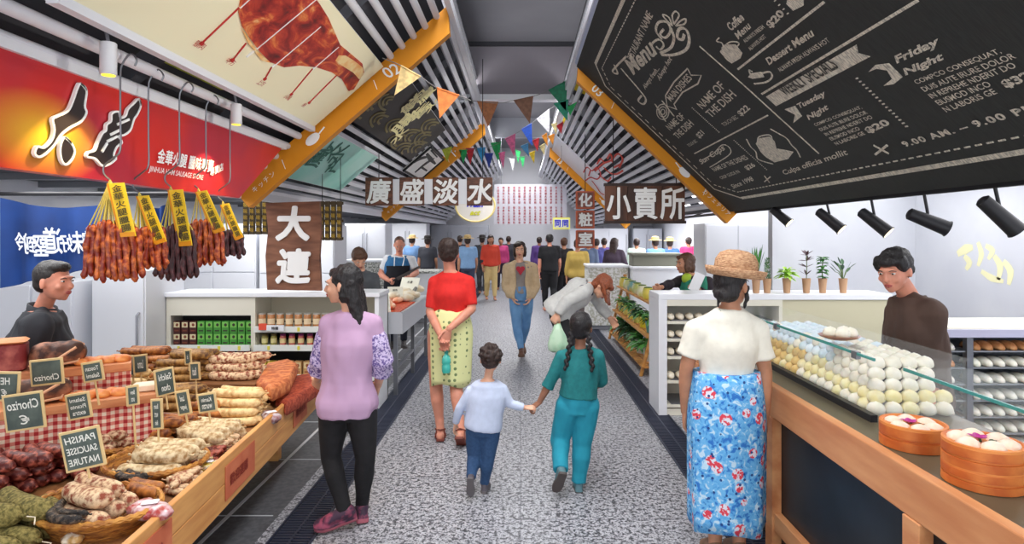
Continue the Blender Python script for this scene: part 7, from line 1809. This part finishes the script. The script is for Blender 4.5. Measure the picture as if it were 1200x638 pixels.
def roll(p, L_, r_, m_, label, group, rz=0, nm='bread_roll'):
    key = (nm, m_.name, round(L_, 3), round(r_, 3))
    if key not in _protos:
        m = MB(); rings = []
        for i in range(11):
            t = i / 10; e = math.sin(math.pi * min(1, max(0, .06 + t * .88))) ** .45; rings.append([V(((t - .5) * L_, r_ * e * math.cos(a), r_ * .85 * e * max(-.72, math.sin(a)) + r_ * .62 * e)) for a in [2 * math.pi * j / 14 for j in range(14)]])
        m.rings(rings); o_ = m.build(nm, m_, loc=(0, 0, 0), smooth='all', label=label); o_['category'] = 'bread'; o_['group'] = group; _protos[key] = o_
    else: o_ = _protos[key].copy(); COL.objects.link(o_)
    o_.location = p; o_.rotation_euler = (0, 0, rz); o_['label'] = label; o_['group'] = group; return o_
for k, z in enumerate(shz[:4]):
    for i in range(9):
        x = X0 + .125 + .088 * i
        if x > X1 - .09: break
        roll(V((x, Yb + .10, z + .012)), .14, .038, M_bread, 'white roll on the cream shelf unit behind the straw hat woman', 'white rolls on the cream shelves', R(90))
# potted plants
def pot(label, u, kind):
    Y = Yb + .12; x = (u - CU) / FPX * Y; z = 1.107; r_ = thing('potted_plant', label, 'potted plant', (x, Y, z)); c = V((x, Y, z)); rn = random.Random(int(u))
    m = MB(); m.lathe([(.001, 0), (.026, 0), (.028, .004), (.038, .125), (.041, .135), (.036, .135), (.033, .118), (.001, .116)], c, 18); m.build('pot', mat('kraft_pot', (176, 134, 100), .7, c2=(196, 156, 120), scale=10, stretch=(1, 1, .2)), r_, smooth=True)
    m = MB(); m.lathe([(.001, .117), (.033, .117), (.030, .124), (.001, .128)], c, 14); m.build('soil', mat('soil', (66, 50, 40), .9), r_, smooth=True)
    m = MB(); st = MB(); t0 = c + V((0, 0, .12))
    if kind == 'grass':
        for k in range(16): a = rn.uniform(0, 6.28); leaf(m, t0, (math.cos(a) * .28, math.sin(a) * .28, 1), rn.uniform(.25, .36), .018, -.02)
        g_ = 'green'
    elif kind == 'cypress':
        for k in range(170):
            h_ = rn.uniform(0, .20); a = rn.uniform(0, 6.28); rr = .036 * (1 - h_ / .40); leaf(m, t0 + V((math.cos(a) * rr * .6, math.sin(a) * rr * .6, h_)), (math.cos(a), math.sin(a), .9), .026, .012, .2, 2)
        st.tube([t0, t0 + V((0, 0, .20))], .004, 6); g_ = 'fine'
    elif kind == 'fern':
        foliage(m, t0 + V((0, 0, .02)), .03, 46, .11, .034, rn, .07, .5, .8); g_ = 'lime'
    elif kind == 'purple':
        st.tube([t0, t0 + V((.004, 0, .12)), t0 + V((0, 0, .24))], .004, 6)
        for h_, n_ in ((.05, 3), (.12, 5), (.18, 8), (.23, 9)):
            for k in range(n_): a = rn.uniform(0, 6.28); leaf(m, t0 + V((0, 0, h_)), (math.cos(a), math.sin(a), rn.uniform(.1, .9)), .085, .022, .1)
        g_ = 'purple'
    elif kind == 'ficus':
        st.tube([t0, t0 + V((-.006, 0, .1)), t0 + V((.006, 0, .2))], .005, 6)
        for h_ in (.03, .07, .10, .13, .16, .19, .21):
            for k in range(8): a = rn.uniform(0, 6.28); leaf(m, t0 + V((0, 0, h_)), (math.cos(a), math.sin(a), rn.uniform(-.1, .6)), .065, .034, .4)
        g_ = 'green'
    else:
        for k in range(13):
            a = rn.uniform(0, 6.28); q_ = rn.uniform(.2, .75); top_ = t0 + V((math.cos(a) * .10 * q_, math.sin(a) * .08 * q_, rn.uniform(.06, .15))); st.tube([t0, t0.lerp(top_, .6) + V((0, 0, .02)), top_], .0028, 5); leaf(m, top_, (math.cos(a) * q_, math.sin(a) * q_, rn.uniform(.4, 1)), .085, .032, .15)
        g_ = 'dark'
    m.build('leaves', M_leafs[g_], r_)
    if st.v: st.build('stem', mat('stem_green', (110, 130, 80), .6), r_)
pot('grassy plant with upright blades on the shelf beside the straw hat', 886, 'grass')
pot('small columnar conifer in a kraft pot, leftmost fully visible plant', 899, 'cypress')
pot('bright lime leafy plant in a kraft pot', 922, 'fern')
pot('thin purple leaved plant in a kraft pot', 945, 'purple')
pot('green bushy ficus in a kraft pot between purple and dark plants', 964, 'ficus')
pot('dark paddle leaved plant in a kraft pot, rightmost on the shelf', 988, 'paddle')

# ---- plant stand
r = thing('plant_stand', 'bamboo ladder stand with three shelves of pots along the right of the aisle', 'plant stand', (1.55, 8.4, 0))
ya, yb_ = 7.15, 9.7
def post(p, q, nm='rail', rr=.022): b = MB(); b.tube([p, q], rr, 10); b.build(nm, M_bamboo, r, smooth=True)
for y in (ya, yb_):
    post(V((1.40, y, 0)), V((1.66, y, 1.02)), 'front_leg'); post(V((1.80, y, 0)), V((1.64, y, 1.02)), 'back_leg')
shelf = [(.84, 1.615, .20), (.47, 1.60, .30), (.12, 1.60, .40)]
for z, x, w_ in shelf:
    b = MB()
    for k in range(4): b.bb((x - w_ / 2 + k * w_ / 4 + .005, ya - .05, z - .02), (x - w_ / 2 + (k + 1) * w_ / 4 - .005, yb_ + .05, z))
    b.build('shelf', M_bamboo, r)
for y in (ya, yb_): post(V((1.44, y, .16)), V((1.78, y, .10)), 'crossbar', .014)
pots_l = ['tall jar pot', 'jar pot']
JC = [((226, 206, 70), (236, 232, 150)), ((232, 214, 90), (214, 206, 90)), ((240, 236, 206), (206, 216, 120)), ((196, 206, 110), (226, 226, 196)), ((120, 178, 178), (226, 216, 120)), ((206, 216, 140), (236, 236, 220))]
for k in range(7):
    y = 7.35 + .36 * k; c = V((1.60, y, .84)); c1, c2_ = JC[k % 6]
    rr = thing('glazed_jar', 'glazed jar on the top shelf of the plant stand, number %s from the near end' % ('one', 'two', 'three', 'four', 'five', 'six', 'seven')[k], 'jar', tuple(c))
    m = MB(); m.lathe([(.001, 0), (.055, 0), (.07, .02), (.072, .09), (.058, .125), (.062, .14), (.054, .14), (.05, .12), (.001, .118)], c, 20); m.build('body', mat('glaze_%d' % k, c1, .3, c2=c2_, scale=7, coat=.4), rr, smooth=True)
    m = MB(); m.lathe([(.001, .128), (.048, .128), (.05, .150), (.001, .156)], c, 16); m.build('stopper', mat('moss', (96, 120, 60), .9), rr, smooth=True)
def leafy(label, c, pc, pr, ph, n, L_, w_, kind, rn, hang=.6, up=.8, group=None):
    rr = thing('leafy_plant', label, 'potted plant', tuple(c), 0, group); m = MB(); m.lathe([(.001, 0), (pr * .72, 0), (pr * .75, .005), (pr, ph), (pr * 1.06, ph + .01), (pr * .92, ph + .01), (pr * .85, ph * .85), (.001, ph * .85)], c, 18); m.build('pot', mat('potc_%s' % '_'.join(map(str, pc)), pc, .4), rr, smooth=True)
    m = MB(); foliage(m, c + V((0, 0, ph)), pr, n, L_, w_, rn, .06, hang, up); m.build('leaves', M_leafs[kind], rr)
rn = random.Random(31)
wd_ = ('nearest', 'second', 'third', 'fourth', 'fifth', 'farthest')
for k, (pc, kd) in enumerate((((90, 150, 140), 'green'), ((214, 206, 60), 'green'), ((200, 210, 110), 'dark'), ((206, 210, 90), 'green'), ((226, 214, 120), 'dark'), ((190, 200, 100), 'green'))):
    leafy('trailing plant on the middle shelf of the plant stand, %s pot' % wd_[k], V((1.58, 7.4 + .42 * k, .47)), pc, .08, .13, 30, .16, .05, kd, rn)
for k, (pc, kd) in enumerate((((236, 234, 226), 'green'), ((240, 240, 236), 'green'), ((232, 226, 170), 'dark'), ((110, 140, 110), 'dark'), ((236, 234, 226), 'green'))):
    leafy('bushy plant on the lowest shelf of the plant stand, %s pot' % wd_[k], V((1.58, 7.45 + .5 * k, .12)), pc, .10, .16, 44, .24, .07, kd, rn)

# ---- timber dumpling counter at right
XC = 1.35; ZC = .86
r = thing('dumpling_counter', 'timber framed counter with black panels and dark olive top at the right', 'counter', (1.65, 2.9, 0))
pb('top', (XC - .01, 1.2, ZC - .02), (1.90, 4.62, ZC), mat('olive_top', (84, 76, 58), .35, c2=(94, 86, 66), scale=2), r); pb('top_rail', (XC - .045, 1.2, .70), (XC, 4.62, ZC + .004), M_pine2, r, bevel=.006); pb('lower_rail', (XC - .04, 1.2, .12), (XC, 4.62, .21), M_pine2, r, bevel=.004)
for y in (1.3, 2.05, 3.22, 4.55): pb('post', (XC - .05, y - .045, 0), (XC, y + .045, .70), M_pine2, r, bevel=.004)
for y0_, y1_ in ((1.3, 2.05), (2.05, 3.22), (3.22, 4.55)): pb('black_panel', (XC + .0, y0_, .02), (XC + .02, y1_, .84), mat('black_panel', (22, 28, 34), .45, c2=(30, 38, 46), scale=3, bump=.1), r)
pb('end_panel', (XC, 4.58, 0), (1.88, 4.62, .84), M_pine2, r); pb('body', (XC + .03, 1.25, .03), (1.86, 4.55, .83), M_black, r)
M_glass = bpy.data.materials.new('glass_pane'); M_glass.use_nodes = True
gb = M_glass.node_tree.nodes['Principled BSDF']; gb.inputs['Base Color'].default_value = (.93, 1, .98, 1); gb.inputs['Roughness'].default_value = .02; gb.inputs['Transmission Weight'].default_value = 0; gb.inputs['Alpha'].default_value = .06; gb.inputs['Specular IOR Level'].default_value = .6
M_gedge = mat('glass_edge', (70, 150, 140), .2)
r = thing('glass_case', 'frameless glass case over the white buns with a glass shelf running along the counter', 'display case', (1.7, 3.0, ZC))
pb('front_pane', (1.500, 2.60, ZC), (1.506, 4.5, 1.115), M_glass, r); pb('front_pane', (1.625, 1.25, ZC), (1.631, 2.60, 1.075), M_glass, r)
pb('end_pane', (1.506, 2.592, ZC), (1.88, 2.60, 1.115), M_glass, r); pb('top_pane', (1.50, 2.60, 1.115), (1.90, 4.5, 1.123), M_glass, r); pb('top_pane', (1.625, 1.25, 1.075), (1.90, 2.60, 1.083), M_glass, r)
b = MB(); b.bb((1.494, 2.60, 1.113), (1.502, 4.5, 1.125)); b.build('glass_edge', M_gedge, r); b = MB(); b.bb((1.619, 1.25, 1.073), (1.627, 2.60, 1.085)); b.build('glass_edge', M_gedge, r)
for y in (2.75, 3.6): pb('clip', (1.49, y - .02, 1.095), (1.512, y + .02, 1.128), M_steel, r)
pb('sill', (1.47, 2.58, ZC), (1.50, 4.5, ZC + .03), M_darkm, r)
BM = [mat('bun_white', (240, 236, 222), .6, c2=(228, 222, 200), scale=12, sss=.1), mat('bun_yellow', (232, 218, 150), .6, c2=(238, 230, 190), scale=12, sss=.1), mat('bun_gold', (226, 186, 96), .6, c2=(226, 200, 130), scale=12, sss=.1), mat('bun_blue', (206, 226, 238), .6, c2=(226, 236, 242), scale=12, sss=.1)]
BL = ['white bun', 'pale yellow bun', 'golden bun', 'bluish white bun']; bp = []
for i, m_ in enumerate(BM):
    m = MB(); n = 20; rings = []
    for q_, z in ((.6, 0), (.95, .010), (1.0, .022), (.93, .036), (.72, .047), (.42, .053), (.16, .055), (.08, .058), (.02, .056)): rings.append([V((.037 * q_ * math.cos(t) * (1 + (.05 * math.sin(t * 10) if z > .03 else 0)), .037 * q_ * math.sin(t) * (1 + (.05 * math.sin(t * 10) if z > .03 else 0)), z)) for t in [2 * math.pi * j / n for j in range(n)]])
    m.rings(rings); o_ = m.build('steamed_bun', m_, loc=(0, 0, 0), smooth='all', label='%s in the tall stack inside the glass case' % BL[i]); o_['category'] = 'bun'; o_['group'] = BL[i] + 's in the glass case'; bp.append([o_, False])
rn = random.Random(6)
for L_ in range(5):
    for j in range(19):
        for i in range(5):
            y = 2.68 + .076 * j + .034 * L_; x = 1.55 + .074 * i + .02 * L_
            if y > 4.08 - .03 * L_ or x > 1.87: continue
            shell = i == 0 or j == 0 or L_ == 4
            if not shell: continue
            t = (y - 2.6) / 1.5
            if L_ >= 3: k = 3 if t > .35 and rn.random() < .8 else 0
            elif t > .55: k = 2 if rn.random() < .75 else 1
            elif L_ == 1 or rn.random() < .3: k = 1
            else: k = 0
            o_, used = bp[k]
            if used: o2 = o_.copy(); COL.objects.link(o2)
            else: o2 = o_; bp[k][1] = True
            o2.location = (x, y, ZC + .004 + .043 * L_); o2.rotation_euler = (0, 0, rn.uniform(0, 6))
# plate of buns on the glass
p = V((1.60, 3.085, 1.124)); r = thing('plate', 'round brown plate standing on top of the glass case', 'plate', tuple(p))
m = MB(); m.lathe([(.001, 0), (.05, 0), (.085, .010), (.098, .020), (.094, .022), (.05, .008), (.001, .007)], p, 28); m.build('dish', mat('plate_brown', (150, 100, 80), .3), r, smooth=True)
for k, (dx, dy) in enumerate(((-.04, .01), (.035, .025), (.0, -.035), (.045, -.02))):
    o2 = bp[0][0].copy(); COL.objects.link(o2); o2.location = (p.x + dx, p.y + dy, p.z + .009); o2.scale = (.95,) * 3; o2['label'] = 'white bun on the brown plate on the glass case'; o2['group'] = 'buns on the plate'
# bamboo steamers
M_steam = mat('steamer_bamboo', (206, 106, 40), .5, c2=(226, 140, 66), scale=6, stretch=(1, 1, 12), bump=.15); M_steam2 = mat('steamer_band', (190, 92, 34), .5, c2=(216, 124, 54), scale=10)
def steamer(label, c, rad, h_, filled):
    r_ = thing('bamboo_steamer', label, 'steamer', tuple(c)); n = 40
    m = MB(); m.lathe([(rad - .012, 0), (rad - .002, 0), (rad - .002, h_), (rad - .012, h_), (rad - .012, h_ * .5), (.001, h_ * .5), (.001, h_ * .42), (rad - .012, h_ * .42)], c, n); m.build('wall', M_steam, r_, smooth=True)
    for z in (0.0, h_ * .52): m = MB(); m.lathe([(rad - .001, z), (rad + .004, z + .002), (rad + .004, z + h_ * .40), (rad - .001, z + h_ * .42)], c, n); m.build('band', M_steam2, r_, smooth=True)
    m = MB(); m.lathe([(rad - .014, h_ - .004), (rad - .006, h_ + .004), (rad + .003, h_ + .003), (rad + .004, h_ - .012), (rad - .003, h_ - .014)], c, n); m.build('rim', M_steam, r_, smooth=True)
    a = R(-50); m = MB(); q = c + V((math.cos(a), math.sin(a), 0)) * (rad + .006); m.box(q + V((0, 0, h_ * .3)), (.012, .022, h_ * .5), a); m.build('tie', M_steam2, r_)
    if filled:
        z = c.z + h_ * .5 + .006
        for k in range(6):
            t = 2 * math.pi * k / 6 + .3; pp = V((c.x + math.cos(t) * rad * .60, c.y + math.sin(t) * rad * .60, z))
            m = MB(); rings = []
            for q_, zz_ in ((.6, 0), (1.0, .012), (1.0, .024), (.8, .038), (.45, .046), (.12, .050), (.04, .047)): rings.append([pp + V((.034 * q_ * math.cos(s) * (1 + (.07 * math.sin(s * 9) if zz_ > .02 else 0)), .034 * q_ * math.sin(s) * (1 + (.07 * math.sin(s * 9) if zz_ > .02 else 0)), zz_)) for s in [2 * math.pi * j / 27 for j in range(27)]])
            m.rings(rings); tag(m.build('dumpling', mat('dumpling', (240, 214, 190), .5, c2=(246, 230, 212), scale=20, sss=.15), smooth='all'), 'pleated white dumpling in the %s steamer' % filled, 'dumpling', 'dumplings in the %s steamer' % filled)
        f = thing('orchid', 'magenta orchid with a green leaf in the centre of the %s steamer' % filled, 'flower', (c.x, c.y, z)); m = MB()
        for k in range(5): a = 2 * math.pi * k / 5; leaf(m, V((c.x - .008, c.y + .01, z + .035)), (math.cos(a), math.sin(a), .55), .034, .022, .2)
        m.build('petals', mat('magenta', (176, 36, 130), .5, c2=(216, 90, 170), scale=30), f); m = MB()
        for k in range(4): leaf(m, V((c.x + .012, c.y - .012, z + .03)), (math.cos(k * .5 - .8), math.sin(k * .5 - .8) - .3, .3), .038, .018, .3)
        m.tube([(c.x, c.y, z), (c.x - .006, c.y + .006, z + .036)], .004, 6); m.build('leaf', M_leafs['dark'], f)
s1 = V((1.47, 2.30, ZC)); steamer('single bamboo steamer with dumplings, nearer the bun stack', s1, .108, .085, 'single')
s2 = V((1.47, 1.953, ZC)); steamer('lower bamboo steamer of the stack at the right edge', s2, .108, .062, None); steamer('upper bamboo steamer of the stack at the right edge, filled with dumplings', s2 + V((0, 0, .063)), .108, .070, 'stacked')

# ---- bakery rack
r = thing('bakery_rack', 'grey metal rack with trays of rolls behind the young man', 'rack', (3.2, 4.15, 0)); Yk = 3.9; xk = lambda u: (u - CU) / FPX * Yk
xa, xm, xc = xk(1092), xk(1137), 3.75
pb('top', (xa - .02, Yk - .03, 1.00), (xc + .02, Yk + .47, 1.05), mat('lavender_top', (178, 176, 198), .5), r); pb('top_sheet', (xa, Yk - .01, 1.05), (xc, Yk + .45, 1.06), M_cream2, r)
for x in (xa, xm, xc - .03): pb('post', (x - .02, Yk, 0), (x + .02, Yk + .04, 1.0), M_steel, r); pb('post', (x - .02, Yk + .40, 0), (x + .02, Yk + .44, 1.0), M_steel, r)
pb('back_panel', (xa, Yk + .44, .1), (xc, Yk + .46, 1.0), mat('rack_back', (120, 124, 132), .6), r)
M_brownb = mat('bread_brown', (190, 124, 72), .6, c2=(214, 158, 104), scale=14)
for k in range(8):
    z = .90 - .105 * k
    for a_, b__ in ((xa + .025, xm - .025), (xm + .025, xc - .055)):
        t_ = pb('tray', (a_, Yk + .01, z), (b__, Yk + .42, z + .008), mat('tray_metal', (150, 154, 160), .35, metal=.6), r)
        n = int((b__ - a_) / .078)
        if k > 6: continue
        br_ = (k == 0 and a_ > xm) or (k == 1 and a_ < xm)
        for i in range(n):
            roll(V((a_ + .045 + .078 * i, Yk + .10, z + .009)), .15, .036, M_brownb if br_ else BM[0], ('brown roll' if br_ else 'white roll') + ' on the metal rack at the right edge', ('brown' if br_ else 'white') + ' rolls on the metal rack', R(90), 'steamed_roll')
